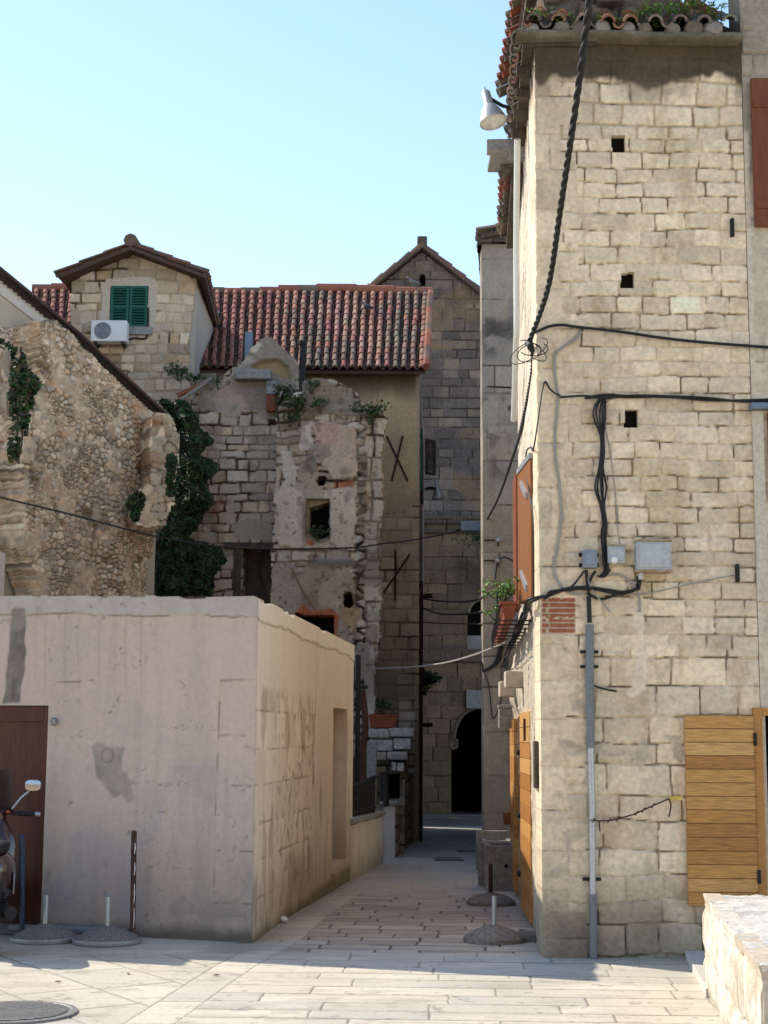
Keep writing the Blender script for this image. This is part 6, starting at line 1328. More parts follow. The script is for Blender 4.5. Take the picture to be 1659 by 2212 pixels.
def q_fn(S, T):
    a, c, i = masonry(S, T, (.14, .24), (.2, .45), [(.36, .33, .29), (.30, .27, .23), (.40, .37, .33)], (.15, .13, .11), 531, depth=.04, joint=.02, gap=.5); return a, c, np.ones(S.shape, bool)
Wq.build('parapet_stub', 0, Wq.L, 1.0, P(870, 1506, 27.6).z, .025, q_fn, 'stone', stairs, .4)
# iron railing and scrap posts
t = thing('iron_railing', 'dark iron railing panel standing on the low white wall', 'railing', P(780, 1760, 20.5))
ra_, rb_ = P(760, 1768, 20.0), P(810, 1752, 21.8); Wr = Wall(ra_, rb_); zt0 = P(760, 1700, 20).z; zt1 = P(810, 1678, 21.8).z; zb0 = ra_.z - .02
mb = MB(); mb.tube([Wr.pt(0, zt0), Wr.pt(Wr.L, zt1)], .030, 6); mb.tube([Wr.pt(0, zb0 + .08), Wr.pt(Wr.L, zb0 + .08)], .022, 6); mb.tube([Wr.pt(0, zt0 - .16), Wr.pt(Wr.L, zt1 - .16)], .020, 6); mb.build('rails', 'iron', t)
mb = MB()
for i in range(16): f = (i + .5) / 16; mb.tube([Wr.pt(f * Wr.L, zb0), Wr.pt(f * Wr.L, zt0 + (zt1 - zt0) * f)], .014, 5)
mb.build('bars', 'iron', t)
a0 = P(778, 1745, 21.5); b0_ = P(773, 1484, 21.5); mb = MB(); mb.box(((a0.x + b0_.x) / 2 - .02, 21.5, (a0.z + b0_.z) / 2), (.07, .07, b0_.z - a0.z + .9)); mb.box((b0_.x - .03, 21.5, b0_.z), (.34, .06, .05)); tag(mb.build('iron_post', 'iron', None, bevel=.005), 'dark iron post with a short crosspiece behind the flat-roofed building', 'post')
mb = MB(); mb.tube(spline([P(782, 1492, 22.2), P(789, 1560, 22.2), P(783, 1640, 22.1), P(790, 1740, 22.0)], 5), [.05] * 16, 6); tag(mb.build('rusty_beam', 'rust', None), 'bent rusty beam leaning beside the dark iron post', 'beam')
mb = MB(); a0 = P(834, 1742, 23.8); b0_ = P(834, 1666, 23.8); mb.tube([a0, b0_], .045, 8); mb.tube([P(826, 1742, 24.2), P(826, 1668, 24.2)], .04, 8); tag(mb.build('railing_post', 'iron', None), 'pair of short iron posts on the white pier at the foot of the stairs', 'post')

# ------------------------------------------------------------------ flower boxes and plants
def planter(name, label, p, q, z0, z1, d, group=None, plant=None, seed=1, cols=GREEN):
    """tapered terracotta trough from p to q"""
    t = thing(name, label, 'planter', ((p.x + q.x) / 2, (p.y + q.y) / 2, z0), group); W = Wall(p, q); n = W.n; mb = MB(); tp = .03
    mb.hexa([W.pt(tp, z0) - n * tp, W.pt(W.L - tp, z0) - n * tp, W.pt(W.L - tp, z0) - n * (d - tp), W.pt(tp, z0) - n * (d - tp), W.pt(0, z1 - .03), W.pt(W.L, z1 - .03), W.pt(W.L, z1 - .03) - n * d, W.pt(0, z1 - .03) - n * d]); mb.build('trough', 'terracotta', t, bevel=.008)
    mb = MB(); mb.wallbox(W.pt(-.015, 0), W.pt(W.L + .015, 0), z1 - .028, z1, d + .03, .015); mb.build('rim', 'terracotta', t, bevel=.006)
    mb = MB(); mb.wallbox(W.pt(.02, 0), W.pt(W.L - .02, 0), z1 - .0, z1 + .008, d - .04, -.02); mb.build('soil', 'dark', t)
    return t
for y, lab in ((13.3, 'nearest terracotta flower box of the row on the sunlit wall, the highest in view'), (14.8, 'middle terracotta flower box of the row on the sunlit wall'), (16.3, 'farthest terracotta flower box of the row, the lowest in view')):
    w0 = on_alley(y) + WB.n * .27; w1 = on_alley(y + 1.15) + WB.n * .27; planter('flower_box', lab, w1, w0, 2.673, 2.82, .135, 'terracotta flower boxes')
mb = MB(); zz = 2.665
for y in (13.27, 13.75, 14.3, 14.8, 15.3, 15.8, 16.3, 16.9, 17.4):
    b_ = on_alley(y); mb.tube([b_ + Vector((0, 0, zz - .015)), b_ + WB.n * .285 + Vector((0, 0, zz - .015)), b_ + WB.n * .29 + Vector((0, 0, zz + .12))], .007, 5)
for h in (-.012, .05, .11): mb.tube([on_alley(13.25) + WB.n * .29 + Vector((0, 0, zz + h)), on_alley(17.4) + WB.n * .29 + Vector((0, 0, zz + h))], .007, 5)
tag(mb.build('box_holder', 'iron', None), 'black iron bracket frame holding the flower boxes on the sunlit wall', 'bracket')
rng = random.Random(77); YG = [(.10, .20, .03), (.14, .26, .04), (.08, .16, .025), (.20, .30, .06)]
o = tuft('flower_plant', P(1088, 1306, 13.7), .24, 16, rng, cols=YG, wid=.32); tag(o, 'bushy light green plant in the nearest flower box', 'plant', 'alley flower box plants')
o = tuft('flower_plant', P(1074, 1345, 15.0), .20, 9, rng, cols=YG, wid=.35); tag(o, 'smaller yellow-green plant trailing beside the flower boxes', 'plant', 'alley flower box plants')
pa_, pb_ = P(797, 1572, 25.9), P(857, 1574, 25.9); planter('stair_planter', 'long red terracotta planter on the top stair', Vector((pa_.x, 25.8, 0)), Vector((pb_.x, 25.8, 0)), zs[4] + .0, P(820, 1544, 25.9).z, .28)
o = tuft('planter_plant', P(822, 1546, 26.2), .30, 12, rng, wid=.3); tag(o, 'dark green leafy plant growing in the stair planter', 'plant')
o = tuft('wall_plant', P(917, 1500, 29.6), .55, 26, rng, cols=[(.02, .05, .012), (.03, .065, .018)], wid=.30); tag(o, 'dark bushy plant hanging on the alley side of the tiled house', 'plant')
o = tuft('wall_plant', P(1031, 1202, 43.0), .9, 14, rng, cols=[(.02, .05, .012)], wid=.15); tag(o, 'small dark plant growing out of the church wall', 'plant')
# weeds along the tiles
spots = [(440, 150, .20, 'dark green weed near the left end of the eave tiles'), (520, 165, .10, 'tiny weed in the second gap of the eave tiles'), (600, 150, .14, 'thin weed on the eave tiles left of the power cable'), (735, 150, .12, 'bright weed on the eave tiles just right of the power cable'), (842, 148, .12, 'small bright weed third right of the power cable'),
         (948, 140, .20, 'tall yellow-green weed in the middle of the eave tiles'), (1062, 138, .22, 'pale weed leaning on the eave tiles right of the tall one'), (1160, 125, .26, 'blue-green feathery weed on the eave tiles'), (1285, 120, .28, 'widest bright weed on the eave tiles'), (1400, 130, .20, 'last bright weed at the right end of the eave tiles')]
for x, y, h, lab in spots:
    u, v = K('c5', x, y); o = tuft('roof_weed', P(u, v, YC - .06), h * .8, 7, rng, cols=[(.11, .20, .025), (.16, .26, .04), (.07, .13, .03)], wid=.32); tag(o, lab, 'weed', 'weeds on the eave tiles')
for c, x, y, Y, h, n_, lab in (('c2', 690, 790, 26.3, .38, 22, 'largest clump of weeds on the ruin beside the stove pipe'), ('c2', 850, 715, 25.9, .25, 10, 'weeds on top of the ruined bay'), ('c2', 770, 860, 25.85, .42, 16, 'weeds hanging below the stove pipe on the ruin'), ('c2', 1195, 900, 25.85, .40, 16, 'weeds at the broken right shoulder of the ruin'), ('c2', 720, 910, 25.85, .25, 8, 'small weed on the ledge of the ruin'),
                             ('c2', 60, 640, 27.5, .30, 16, 'leafy weed below the zinc flashing'), ('c2', 160, 680, 27.0, .3, 12, 'weed on the fallen ridge tiles of the ruin'), ('c3', 1030, 830, 25.75, .26, 12, 'weed growing on the sill of the empty window'), ('c2', 900, 830, 25.85, .25, 9, 'thin weed above the pink plaster patch'), ('c2', 300, 690, 26.6, .2, 8, 'tiny weed on the left slope of the ruin')):
    u, v = K(c, x, y); o = tuft('ruin_weed', P(u, v, Y), h, n_, rng, cols=[(.035, .065, .018), (.05, .085, .02), (.025, .05, .015), (.07, .08, .025)], wid=.30); tag(o, lab, 'weed', 'weeds on the ruin')
# ivy
def ivy(name, label, poly, Y, n, size, bulge, seed, cols, slant=0.0, thr=.30):
    rg = random.Random(seed); us = [p[0] for p in poly]; vs = [p[1] for p in poly]; pts = []
    U = np.array([rg.uniform(min(us), max(us)) for _ in range(n * 4)]); V = np.array([rg.uniform(min(vs), max(vs)) for _ in range(n * 4)])
    nz = fbm(U * .03, V * .03, 3, seed); dd = sd_poly(U, V, poly) + 20 * (fbm(U * .06, V * .06, 4, seed + 1) - .5)
    for u, v, d, q in zip(U, V, dd, nz):
        if d < 0 and len(pts) < n and q > thr: pts.append(P(u, v, Y + slant * (u - us[0]) - bulge * min(1, -d / 25) * (q * 1.6) + rg.uniform(-.08, .08)))
    t = thing(name, label, 'ivy', P(sum(us) / len(us), max(vs), Y)); foliage(pts, size, rg, cols).build('leaves', 'leaf', t, fix=False)
    mb = MB()
    for k in range(2):
        u = sum(us) / len(us) + rg.uniform(-.06, .06) * (max(us) - min(us)); mb.tube(spline([P(u + rg.uniform(-8, 8), max(vs) - j * (max(vs) - min(vs)) / 4, Y - .02) for j in range(5)], 4), .012, 5)
    mb.build('stems', 'oldwood', t); return t
IV = [(.018, .045, .014), (.026, .060, .018), (.014, .034, .012), (.04, .085, .025), (.055, .10, .03), (.03, .05, .018), (.07, .065, .03)]
ivp = KK('c3', (110, 0), (230, 10), (290, 60), (330, 170), (400, 240), (330, 320), (430, 380), (410, 440), (370, 470), (390, 620), (340, 720), (300, 770), (260, 800), (290, 840), (430, 870), (480, 950), (420, 1050), (390, 1160), (10, 1160), (60, 930), (120, 760), (150, 640), (190, 560), (200, 300), (180, 150))
ivy('ivy', 'large dark ivy filling the gap between the rubble wall and the ruin', ivp, 26.2, 13000, .10, .45, 5, IV, 0, .12)
ivy('ivy', 'dark ivy patch on the broken end of the rubble wall', KK('d1', (985, 680), (1060, 650), (1070, 800), (1010, 900), (960, 850), (945, 760)), 22.0, 420, .08, .12, 6, IV)
ivy('ivy', 'narrow ivy strip down the right edge of the broken rubble pier', KK('d1', (1250, 400), (1310, 420), (1290, 700), (1240, 720), (1225, 620)), 22.5, 420, .08, .10, 8, IV)
ivy('ivy', 'dark climbing weeds in the crack at the left end of the rubble wall', KK('c1', (60, 730), (130, 740), (150, 850), (240, 930), (180, 1120), (130, 1300), (100, 1420), (50, 1400), (70, 1180), (50, 1000), (70, 850)), 19.3, 900, .075, .20, 9, IV + [(.05, .06, .02), (.07, .055, .03)])
ivy('ivy', 'small ivy patch at the top left edge of the rubble wall', KK('c1', (-20, 680), (40, 690), (50, 720), (-20, 740)), 19.0, 160, .07, .1, 10, IV)
# ------------------------------------------------------------------ troughs
def trough(label, uv, w_, d_, h, backh, yaw=0.0):
    c = G(*uv); t = thing('stone_trough', label, 'trough', c, 'stone troughs by the alley wall'); x0, y0, z0 = c; mb = MB()
    mb.box((x0 + w_ / 2, y0 + .03, z0 + h / 2), (w_, .06, h)); mb.box((x0 + .03, y0 + d_ / 2 + .03, z0 + h / 2), (.06, d_ - .062, h)); mb.box((x0 + w_ - .03, y0 + d_ / 2 + .03, z0 + h / 2), (.06, d_ - .062, h)); mb.box((x0 + w_ / 2, y0 + d_ / 2, z0 + h * .6), (w_ - .122, d_ - .12, .06))
    mb.build('basin', 'concrete', t, bevel=.008); mb = MB(); mb.box((x0 + w_ / 2 - .03, y0 + d_ + .04, z0 + backh / 2), (w_ + .06, .07, backh)); mb.build('back_slab', 'concrete', t, bevel=.01)
    mb = MB(); mb.lathe([(.022, -.01), (.022, .004)], (x0 + w_ * .62, y0 - .001, z0 + h * .55), 12, (0, -1, 0)); mb.build('drain_hole', 'dark', t); return t
trough('nearer stone trough, with a dark drain hole in its front', (1051, 1924), .36, .55, .50, .50)
trough('farther stone trough with a tall back slab, behind the nearer one', (1043, 1886), .40, .5, .42, .52)
# ------------------------------------------------------------------ umbrella bases
M['aggregate'] = mat('aggregate_concrete', (.26, .245, .22), .95, col2=(.12, .11, .10), noise=(75, .35), bump=(120, .9, .012)); M['oldagg'] = mat('dirty_concrete', (.24, .205, .175), .95, col2=(.17, .145, .12), noise=(25, .3), bump=(60, .7, .015))
def umbrella_base(label, c, m='aggregate', r=.265, h=.135, th=.36, rim=True, group='concrete parasol bases', tm='galv'):
    t = thing('umbrella_base', label, 'parasol base', c, group); c = Vector(c)
    mb = MB(); mb.lathe([(r, .0), (r, .035), (r * .9, .055), (r * .6, .095), (r * .3, h - .012), (.05, h), (.03, h)], c, 40); mb.build('weight', m, t, smooth=True)
    if rim: mb = MB(); mb.lathe([(r + .004, .002), (r + .012, .01), (r + .012, .038), (r + .002, .042), (r - .004, .03)], c, 40); mb.build('rim', 'galv', t, smooth=True)
    mb = MB(); mb.lathe([(.020, h - .02), (.020, th), (.016, th), (.016, th - .06), (.004, th - .06)], c, 16); mb.build('tube', tm, t, smooth=True)
    return t
ub1 = G(*K('d3', 290, 1172)); umbrella_base('grey aggregate parasol base with steel rim, nearer the brown door', ub1)
ub2 = G(*K('d3', 692, 1186)); t = umbrella_base('grey aggregate parasol base with steel rim, in front of the rusty post', ub2)
mb = MB(); mb.lathe([(.022, 0), (.026, .012), (.012, .03)], ub2 + Vector((0, 0, .36)), 10); mb.build('tube_cap', 'concrete', t)
ub3 = G(*K('d7', 1300, 772)); t = umbrella_base('dirty broken parasol base in the alley, nearer the corner', ub3, 'oldagg', .25, .13, .36, False, tm='galv')
mb = MB(); q = ub3 + Vector((.28, .05, 0)); mb.hexa([q + Vector(p) for p in ((-.12, -.10, 0), (.10, -.05, 0), (.16, .12, 0), (-.05, .12, 0), (-.12, -.07, .05), (.07, -.04, .06), (.12, .10, .05), (-.06, .10, .09))]); mb.build('broken_piece', 'oldagg', t, bevel=.012)
ub4 = G(*K('d7', 1282, 570)); t = umbrella_base('dirty parasol base in the alley, beside the nearer stone trough', ub4, 'oldagg', .25, .12, .40, False, tm='rust'); mb = MB(); mb.tube([ub4 + Vector((-.035, .02, .08)), ub4 + Vector((-.035, .02, .38))], .010, 8); mb.build('spare_rod', 'galv', t)
# ------------------------------------------------------------------ posts by the white building
def post(name, label, uv0, uv1, r, m, flecks=None):
    c = G(*uv0); top = P(uv1[0], uv1[1], c.y); t = thing(name, label, 'post', c); mb = MB(); mb.tube([c + Vector((0, 0, -.02)), top], r, 14); mb.tube([top, top + Vector((0, 0, .012))], [r, r * .6], 14); mb.build('tube', m, t, smooth=True)
    mb = MB(); mb.lathe([(r * 2.2, 0), (r * 2.2, .012), (r * 1.3, .02)], c, 16); mb.build('foot', 'rust', t); return t
M['bluepaint'] = mat('chipped_blue_paint', (.035, .055, .10), .6, col2=(.03, .045, .08), noise=(14, .3)); 
post('blue_post', 'chipped blue steel post standing in front of the brown door', K('d3', 143, 1150), K('d3', 143, 492), .022, 'bluepaint')
M['rustpost'] = mat('rusty_post', (.10, .05, .035), .8, .2, col2=(.05, .026, .02), noise=(7, .35))
t = post('rusty_post', 'rusty brown steel post with peeling paint, against the pale wall', K('d3', 858, 1168), K('d3', 869, 466), .023, 'rustpost')
c_ = Vector(t.location); tp_ = P(*K('d3', 869, 466), c_.y)
for k, (a, b) in enumerate(((.12, .30), (.34, .52), (.60, .72), (.80, .90))):
    mb = MB(); p_ = c_.lerp(tp_, a) + Vector((.010, -.0215, 0)); q_ = c_.lerp(tp_, b) + Vector((.012, -.0215, 0)); mb.tube([p_, p_.lerp(q_, .5) + Vector((.004, 0, 0)), q_], [.0025, .005, .002], 5); mb.build('paint_flake', 'white', t)
mb = MB(); a, b = G(*K('d3', 60, 1135)), G(*K('d3', 830, 1165)); mb.tube([a + Vector((0, .0, .06)), b + Vector((0, .0, .06))], .032, 10); tag(mb.build('steel_bar', 'greypipe', None, smooth=True), 'dark steel bar lying along the wall foot between the two posts', 'bar')
mb = MB(); c = WW.pp(*K('d2', 355, 892), .0); mb.lathe([(.035, 0), (.035, .02), (.025, .045), (.0, .05)], c, 16, WW.n); tag(mb.build('doorbell', 'concrete', None, smooth=True), 'small round cream knob on the pale wall right of the brown door', 'doorbell')
# ------------------------------------------------------------------ covers in the ground
mc = G(*K('d3', 95, 1642)); mc.z = .006; t = thing('manhole_cover', 'round grooved iron manhole cover set in the square, bottom left', 'manhole cover', mc); M['castiron'] = mat('cast_iron', (.25, .24, .225), .6, .3, col2=(.20, .19, .18), noise=(25, .25))
mb = MB(); mb.lathe([(.37, -.01), (.37, .007), (.34, .009), (.335, .004), (.0, .004)], mc, 48); mb.build('frame', 'castiron', t)
mb = MB(); n = 17
for i in range(n):
    y = -.30 + .6 * i / (n - 1); hw = math.sqrt(max(.32 ** 2 - y * y, 0)) - .01
    if hw > .03: mb.box((mc.x, mc.y + y, .013), (hw * 2, .020, .010))
mb.build('ribs', 'castiron', t)
for cs, lab in ((KK('d7', (975, 315), (1135, 315), (1120, 333), (970, 333)), 'nearer rectangular iron drain grate in the alley paving'), (KK('d7', (1100, 270), (1205, 270), (1200, 283), (1093, 283)), 'farther rectangular iron drain grate in the alley paving')):
    g_ = [G(*p) for p in cs]; x0, x1 = (g_[0].x + g_[3].x) / 2, (g_[1].x + g_[2].x) / 2; y0, y1 = g_[2].y, g_[0].y; z = float(gz((y0 + y1) / 2)); t = thing('drain_grate', lab, 'drain grate', ((x0 + x1) / 2, (y0 + y1) / 2, z), 'alley drain grates')
    mb = MB(); mb.prism([(x0, y0, float(gz(y0)) + .002), (x1, y0, float(gz(y0)) + .002), (x1, y1, float(gz(y1)) + .002), (x0, y1, float(gz(y1)) + .002)], (0, 0, .006)); mb.build('frame', 'dark', t)
    mb = MB(); n = 12
    for i in range(n): x = x0 + (x1 - x0) * (i + .5) / n; mb.hexa([(x - .012, y0, float(gz(y0)) + .009), (x + .012, y0, float(gz(y0)) + .009), (x + .012, y1, float(gz(y1)) + .009), (x - .012, y1, float(gz(y1)) + .009), (x - .012, y0, float(gz(y0)) + .016), (x + .012, y0, float(gz(y0)) + .016), (x + .012, y1, float(gz(y1)) + .016), (x - .012, y1, float(gz(y1)) + .016)])
    mb.build('bars', 'castiron', t)
# ------------------------------------------------------------------ stone wall and doorstep at the bottom right
A_ = G(1527, 2139); top_far = P(1528.6, 1930, A_.y).z
# near end of the wall: same height, found along the pixel column of its edge
d = ray(1644, 2085); kk = (top_far - EYE) / d.z; B_ = Vector((d.x * kk, d.y * kk, 0)); A_ = Vector((A_.x, A_.y, 0))
front_wall = thing('low_stone_wall', 'low rough white stone wall in the bottom right corner, sunlit on its left face', 'wall', ((A_ + B_) / 2))
def lsw(S, T):
    a, c, i = masonry(S, T, (.18, .34), (.3, .6), [(.60, .55, .46), (.56, .51, .43), (.63, .585, .50)], (.56, .50, .42), 601, depth=.015, joint=.006, kind='ashlar', gap=.40, warp=.06, bulge=.08)
    a = a + .035 * (fbm(S * 5, T * 2.2, 5, 602) - .5) + .02 * (fbm(S * 18, T * 6, 3, 603) - .5)
    oc = sstep(.60, .70, fbm(S * 2.5, T * 3.5, 5, 604)) * .5; c = lerp(c, np.asarray((.46, .33, .20)), oc); g = sstep(.62, .72, fbm(S * 6, T * 3, 5, 605)) * .4; c = lerp(c, np.asarray((.27, .25, .22)), g)
    g = sstep(.12, 0, T + .1 * (fbm(S * 3, T * 2, 3, 606) - .5)) * .5; c = lerp(c, np.asarray((.25, .22, .17)), g); return a, c, np.ones(S.shape, bool)
WLo = Wall(A_, B_); WLo.build('left_face', 0, WLo.L, -.03, top_far, .012, lsw, 'stone', front_wall, .1)
dn = -WLo.n; WLe = Wall(B_ + dn * .004 + WLo.d * 0.0, B_ + dn * .62); WLe.build('end_face', 0, WLe.L, -.03, top_far - .002, .012, lsw, 'stone', front_wall, .02)
nx, ny = 50, int(WLo.L / .014); a_, b_ = np.meshgrid(np.linspace(-.005, .62, nx), np.linspace(-.01, WLo.L + .004, ny))
h = top_far - .004 + .05 * (fbm(a_ * 4, b_ * 4, 5, 611) - .5) + .018 * (fbm(a_ * 16, b_ * 16, 3, 612) - .5)
V_ = np.array(A_)[None, None] + a_[..., None] * np.array(dn) + b_[..., None] * np.array(WLo.d); V_[..., 2] = h
cc = lerp(np.broadcast_to(np.asarray((.58, .545, .48)), a_.shape + (3,)), np.asarray((.36, .35, .32)), sstep(.5, .64, fbm(a_ * 5, b_ * 5, 5, 613)) * .7)
ix = np.arange(nx * ny).reshape(ny, nx); q = np.stack([ix[:-1, :-1], ix[:-1, 1:], ix[1:, 1:], ix[1:, :-1]], -1).reshape(-1, 4)[:, ::-1]; raw_mesh('top_face', V_.reshape(-1, 3), q, cc.reshape(-1, 3), 'stone', front_wall)
mb = MB(); mb.prism([Vector((p.x, p.y, -.03)) for p in (A_ + dn * .05 + WLo.d * .02, B_ + dn * .05 - WLo.d * .05, B_ + dn * .6 - WLo.d * .05, A_ + dn * .6 + WLo.d * .02)], (0, 0, top_far - .03)); mb.build('core', 'concrete', front_wall)
sl = [G(1471, 2050, .05), G(1536, 2050, .05), G(1560, 2150, .05), G(1524, 2138, .05)]; xA, xB = sl[0], sl[3]
mb = MB(); mb.prism([(xA.x, YC - .03, .0), (xA.x + 1.3, YC - .03, .0), (xB.x + 1.2, xB.y, .0), (xB.x, xB.y, .0)][::-1], (0, 0, .06), (.54, .50, .44)); tag(mb.build('doorstep', 'paving', None, bevel=.008), 'thin pale stone doorstep slab below the pine shop door', 'doorstep')
# ------------------------------------------------------------------ pigeons
def pigeon(label, c, yaw, col, s=1.0):
    t = thing('pigeon', label, 'pigeon', c, 'perched pigeons'); c = Vector(c); R_ = Matrix.Rotation(yaw, 3, 'Z')
    M['pig' + str(col)] = mat('feathers', col, .7, noise=(20, .2)); mb = MB()
    prof = [(-.19, .035, .012, .006), (-.12, .055, .030, .02), (-.06, .075, .05, .045), (.0, .09, .06, .058), (.05, .11, .055, .055), (.085, .145, .035, .036), (.10, .18, .026, .027), (.115, .20, .030, .030), (.14, .205, .020, .02), (.155, .20, .006, .006), (.175, .193, .002, .002)]
    n = 12; vs = [c + R_ @ (Vector((x, math.cos(2 * math.pi * k / n) * w_, z + math.sin(2 * math.pi * k / n) * h)) * s) for x, z, w_, h in prof for k in range(n)]
    mb.add(vs, [(i * n + k, i * n + (k + 1) % n, (i + 1) * n + (k + 1) % n, (i + 1) * n + k) for i in range(len(prof) - 1) for k in range(n)] + [tuple(range(n)), tuple((len(prof) - 1) * n + k for k in range(n))])
    for y in (-.02, .02): mb.tube([c + R_ @ (Vector((.0, y, .05)) * s), c + R_ @ (Vector((.01, y, 0)) * s)], .006, 5)
    mb.build('body', 'pig' + str(col), t, smooth=True)
def roof_pt(u, v):
    nr = (e1 - e0).cross(r0 - e0).normalized(); nr = nr if nr.z > 0 else -nr; return on_roof(u, v)
e0, e1 = P(60, 797, YM - .3), P(919, 797, YM - .3); e0.z = e1.z = P(800, 797, YM - .3).z
pigeon('dark pigeon sitting on the red tiled roof', on_roof(*K('c2', 1180, 228)), 2.6, (.05, .05, .06), 1.0)
pigeon('pale grey pigeon on the ridge in front of the church gable', P(*K('c4', 440, 512), YR), 3.0, (.16, .16, .17), 1.0)
mb = MB(); a = P(1048, 520, 22.1); mb.prism([a + Vector((-.10, 0, -.02)), a + Vector((.10, 0, -.02)), a + Vector((.11, 0, .20)), a + Vector((.06, 0, .10))], (0, .16, 0), (.12, .10, .08)); tag(mb.build('broken_tile', 'tile', None), 'broken tile sticking up on the eaves of the tall stone house', 'tile')
# ------------------------------------------------------------------ litter
rng = random.Random(91); k = 0
for c, x, y, lab in (('d3', 375, 1443, 'red-brown dry leaf on the shadow edge of the square'), ('d3', 1402, 1400, 'red-brown dry leaf alone on the sunlit square'), ('d3', 830, 1390, 'tiny dry leaf in the building shadow'), ('d3', 250, 1573, 'dry leaf beside the manhole cover')):
    p = G(*K(c, x, y)); mb = MB(); a = rng.uniform(0, 3); d_ = Vector((math.cos(a), math.sin(a), 0)); e_ = Vector((-d_.y, d_.x, 0)); mb.add([p + d_ * -.03 + Vector((0, 0, .006)), p + e_ * .014 + Vector((0, 0, .012)), p + d_ * .032 + Vector((0, 0, .01)), p - e_ * .014 + Vector((0, 0, .014)), p + Vector((0, 0, .004))], [(0, 4, 1), (1, 4, 2), (2, 4, 3), (3, 4, 0)], (.16, .05, .03)); tag(mb.build('dry_leaf', 'leaf', None, fix=False), lab, 'leaf', 'dry leaves on the paving')
p = G(*K('d7', 150, 668)); mb = MB(); mb.lathe([(.01, 0), (.035, .012), (.04, .03), (.02, .05), (.004, .055)], p, 9); tag(mb.build('pebble', 'white', None, smooth=True), 'small pale stone lying at the foot of the tan side wall', 'stone')
p = G(*K('d3', 512, 1132)); mb = MB(); mb.hexa([p + Vector(q_) for q_ in ((-.05, 0, 0), (.04, -.02, 0), (.05, .05, 0), (-.03, .06, 0), (-.03, .02, .05), (.02, .01, .06), (.02, .04, .04), (-.02, .05, .03))]); tag(mb.build('crumpled_paper', 'white', None, bevel=.006), 'crumpled white paper between the two grey parasol bases', 'litter')
# ------------------------------------------------------------------ scooter, parked at the left edge with its back to us
rw = G(6, 2062); hd = math.radians(14); O_ = Vector((rw.x - .14, rw.y + .0, 0)); Rm = Matrix.Rotation(hd, 3, 'Z')      # +y of the scooter points away
def L_(x, y, z): return O_ + Rm @ Vector((x, y, z))
scooter = thing('scooter', 'dark maroon and black motor scooter parked at the left edge, rear towards us', 'scooter', O_)
M['scoot'] = mat('maroon_gloss', (.030, .008, .010), .25, noise=(6, .1), bump=None, coat=.8, spec=.5); M['rubber'] = mat('rubber', (.014, .014, .014), .8, noise=(20, .2)); M['mirrorglass'] = mat('mirror_glass', (.85, .87, .9), .03, 1.0, bump=None, noise=(2, .0)); M['redlens'] = mat('red_lens', (.30, .01, .01), .2, bump=None, coat=.5)
def loft(secs, n=20):
    mb = MB(); vs = []
    for (x, y, z), a, b, pw in secs:
        for k in range(n):
            t = 2 * math.pi * k / n; c_, s_ = math.cos(t), math.sin(t)
            vs.append(L_(x + math.copysign(abs(c_) ** pw, c_) * a, y, z + math.copysign(abs(s_) ** pw, s_) * b))
    return mb.add(vs, [(i * n + k, i * n + (k + 1) % n, (i + 1) * n + (k + 1) % n, (i + 1) * n + k) for i in range(len(secs) - 1) for k in range(n)] + [tuple(range(n)), tuple((len(secs) - 1) * n + k for k in range(n))])
for y in (.0, 1.22):
    c_ = L_(0, y, .235); ax = Rm @ Vector((1, 0, 0)); mb = MB(); R0 = .235
    mb.lathe([(.13, -.05), (.20, -.058), (.225, -.04), (R0, 0), (.225, .04), (.20, .058), (.13, .05)], c_, 32, ax); wh = mb.build('wheel', 'rubber', scooter, smooth=True)
    mb = MB(); mb.lathe([(.0, -.04), (.04, -.045), (.125, -.035), (.13, 0), (.125, .035), (.04, .045), (.0, .04)], c_, 20, ax); mb.build('rim', 'greypipe', wh, smooth=True)
loft([((0, -.24, .62), .05, .05, .8), ((0, -.20, .62), .13, .12, .7), ((0, -.05, .60), .20, .17, .7), ((0, .15, .57), .215, .20, .7), ((0, .40, .52), .20, .20, .7), ((0, .50, .45), .17, .18, .7)]).build('rear_body', 'scoot', scooter, smooth=True)
loft([((0, -.30, .40), .09, .06, .7), ((0, -.26, .48), .11, .10, .7), ((0, -.05, .50), .12, .10, .7)]).build('mudguard', 'rubber', scooter, smooth=True)
loft([((0, -.18, .79), .10, .04, .7), ((0, -.05, .80), .15, .055, .6), ((0, .25, .78), .16, .055, .6), ((0, .50, .76), .12, .05, .7), ((0, .56, .74), .06, .03, .7)]).build('seat', 'rubber', scooter, smooth=True)
loft([((0, .40, .28), .17, .06, .6), ((0, .75, .27), .17, .05, .6), ((0, .92, .30), .17, .08, .6)]).build('footboard', 'rubber', scooter, smooth=True)
loft([((0, .86, .45), .17, .22, .6), ((0, .92, .58), .22, .34, .7), ((0, 1.0, .62), .20, .36, .7), ((0, 1.10, .66), .12, .28, .8), ((0, 1.17, .68), .05, .12, .8)]).build('front_shield', 'scoot', scooter, smooth=True)
loft([((0, .98, .95), .10, .07, .7), ((0, 1.05, .98), .13, .08, .7), ((0, 1.14, .96), .08, .06, .8)]).build('handlebar_cowl', 'scoot', scooter, smooth=True)
mb = MB(); mb.hexa([L_(*p) for p in ((-.19, 1.08, 1.0), (.19, 1.08, 1.0), (.19, 1.09, 1.0), (-.19, 1.09, 1.0), (-.15, 1.0, 1.36), (.15, 1.0, 1.36), (.15, 1.01, 1.36), (-.15, 1.01, 1.36))]); M['tinted'] = mat('tinted_screen', (.035, .022, .02), .15, bump=None, spec=.6); mb.build('windscreen', 'tinted', scooter, bevel=.004)
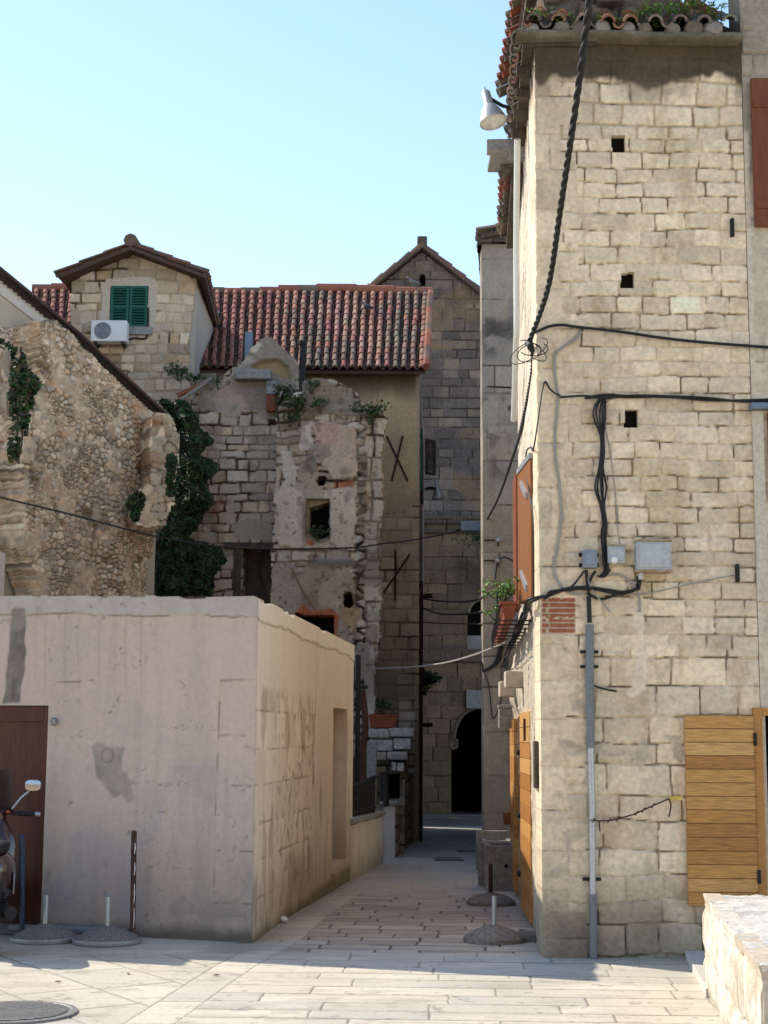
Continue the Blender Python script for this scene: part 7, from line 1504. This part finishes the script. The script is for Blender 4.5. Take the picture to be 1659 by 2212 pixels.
loft([((0, 1.00, .40), .06, .05, .8), ((0, 1.15, .47), .08, .06, .8), ((0, 1.35, .43), .07, .05, .8), ((0, 1.44, .36), .04, .03, .8)]).build('front_mudguard', 'scoot', scooter, smooth=True)
mb = MB(); mb.tube([L_(-.34, .98, .99), L_(-.12, 1.04, 1.0), L_(.12, 1.04, 1.0), L_(.34, .98, .99)], .013, 10); mb.build('handlebar', 'iron', scooter, smooth=True)
for s in (-1, 1):
    mb = MB(); mb.tube([L_(s * .22, 1.01, .995), L_(s * .36, .965, .99)], .020, 12); gp_ = mb.build('grip', 'rubber', scooter, smooth=True)
    mb = MB(); mb.tube([L_(s * .362, .965, .99), L_(s * .40, .955, .99)], .019, 12); mb.build('bar_end', 'galv', gp_, smooth=True)
    mb = MB(); mb.tube([L_(s * .17, 1.05, 1.03), L_(s * .24, 1.06, 1.12), L_(s * .31, 1.05, 1.18)], .009, 8); st_ = mb.build('mirror_stalk', 'galv', scooter, smooth=True)
    mc_ = L_(s * .335, 1.03, 1.225); mb = MB(); n = 20; nrm = (Rm @ Vector((-.10 * s, -1, .19))).normalized(); ux = Vector((0, 0, 1)).cross(nrm).normalized(); uy = nrm.cross(ux)
    ring = lambda k, off, sc: mc_ + nrm * off + (ux * math.copysign(abs(math.cos(k)) ** .7, math.cos(k)) * .070 + uy * math.copysign(abs(math.sin(k)) ** .7, math.sin(k)) * .050) * sc
    vs = [ring(2 * math.pi * k / n, o_, sc) for o_, sc in ((-.035, .5), (-.02, .9), (.0, 1.0), (.004, 1.0)) for k in range(n)]
    mb.add(vs, [(i * n + k, i * n + (k + 1) % n, (i + 1) * n + (k + 1) % n, (i + 1) * n + k) for i in range(3) for k in range(n)] + [tuple(range(n)), tuple(3 * n + k for k in range(n))]); mr = mb.build('mirror', 'scoot', scooter, smooth=True)
    mb = MB(); mb.add([ring(2 * math.pi * k / n, .0055, .93) for k in range(n)], [tuple(range(n))]); mb.build('mirror_glass', 'mirrorglass', mr)
mb = MB(); mb.box(L_(.14, 1.0, 1.01), (.03, .03, .025), hd); mb.build('switch', 'redlens', scooter, bevel=.004)
mb = MB(); mb.tube([L_(.16, .35, .26), L_(.17, .1, .27), L_(.18, -.22, .33)], [.03, .05, .048], 12); mb.build('exhaust', 'iron', scooter, smooth=True)
mb = MB(); mb.box(L_(.195, .02, .53), (.012, .22, .16), hd); mb.build('side_panel', 'greypipe', scooter, bevel=.006)
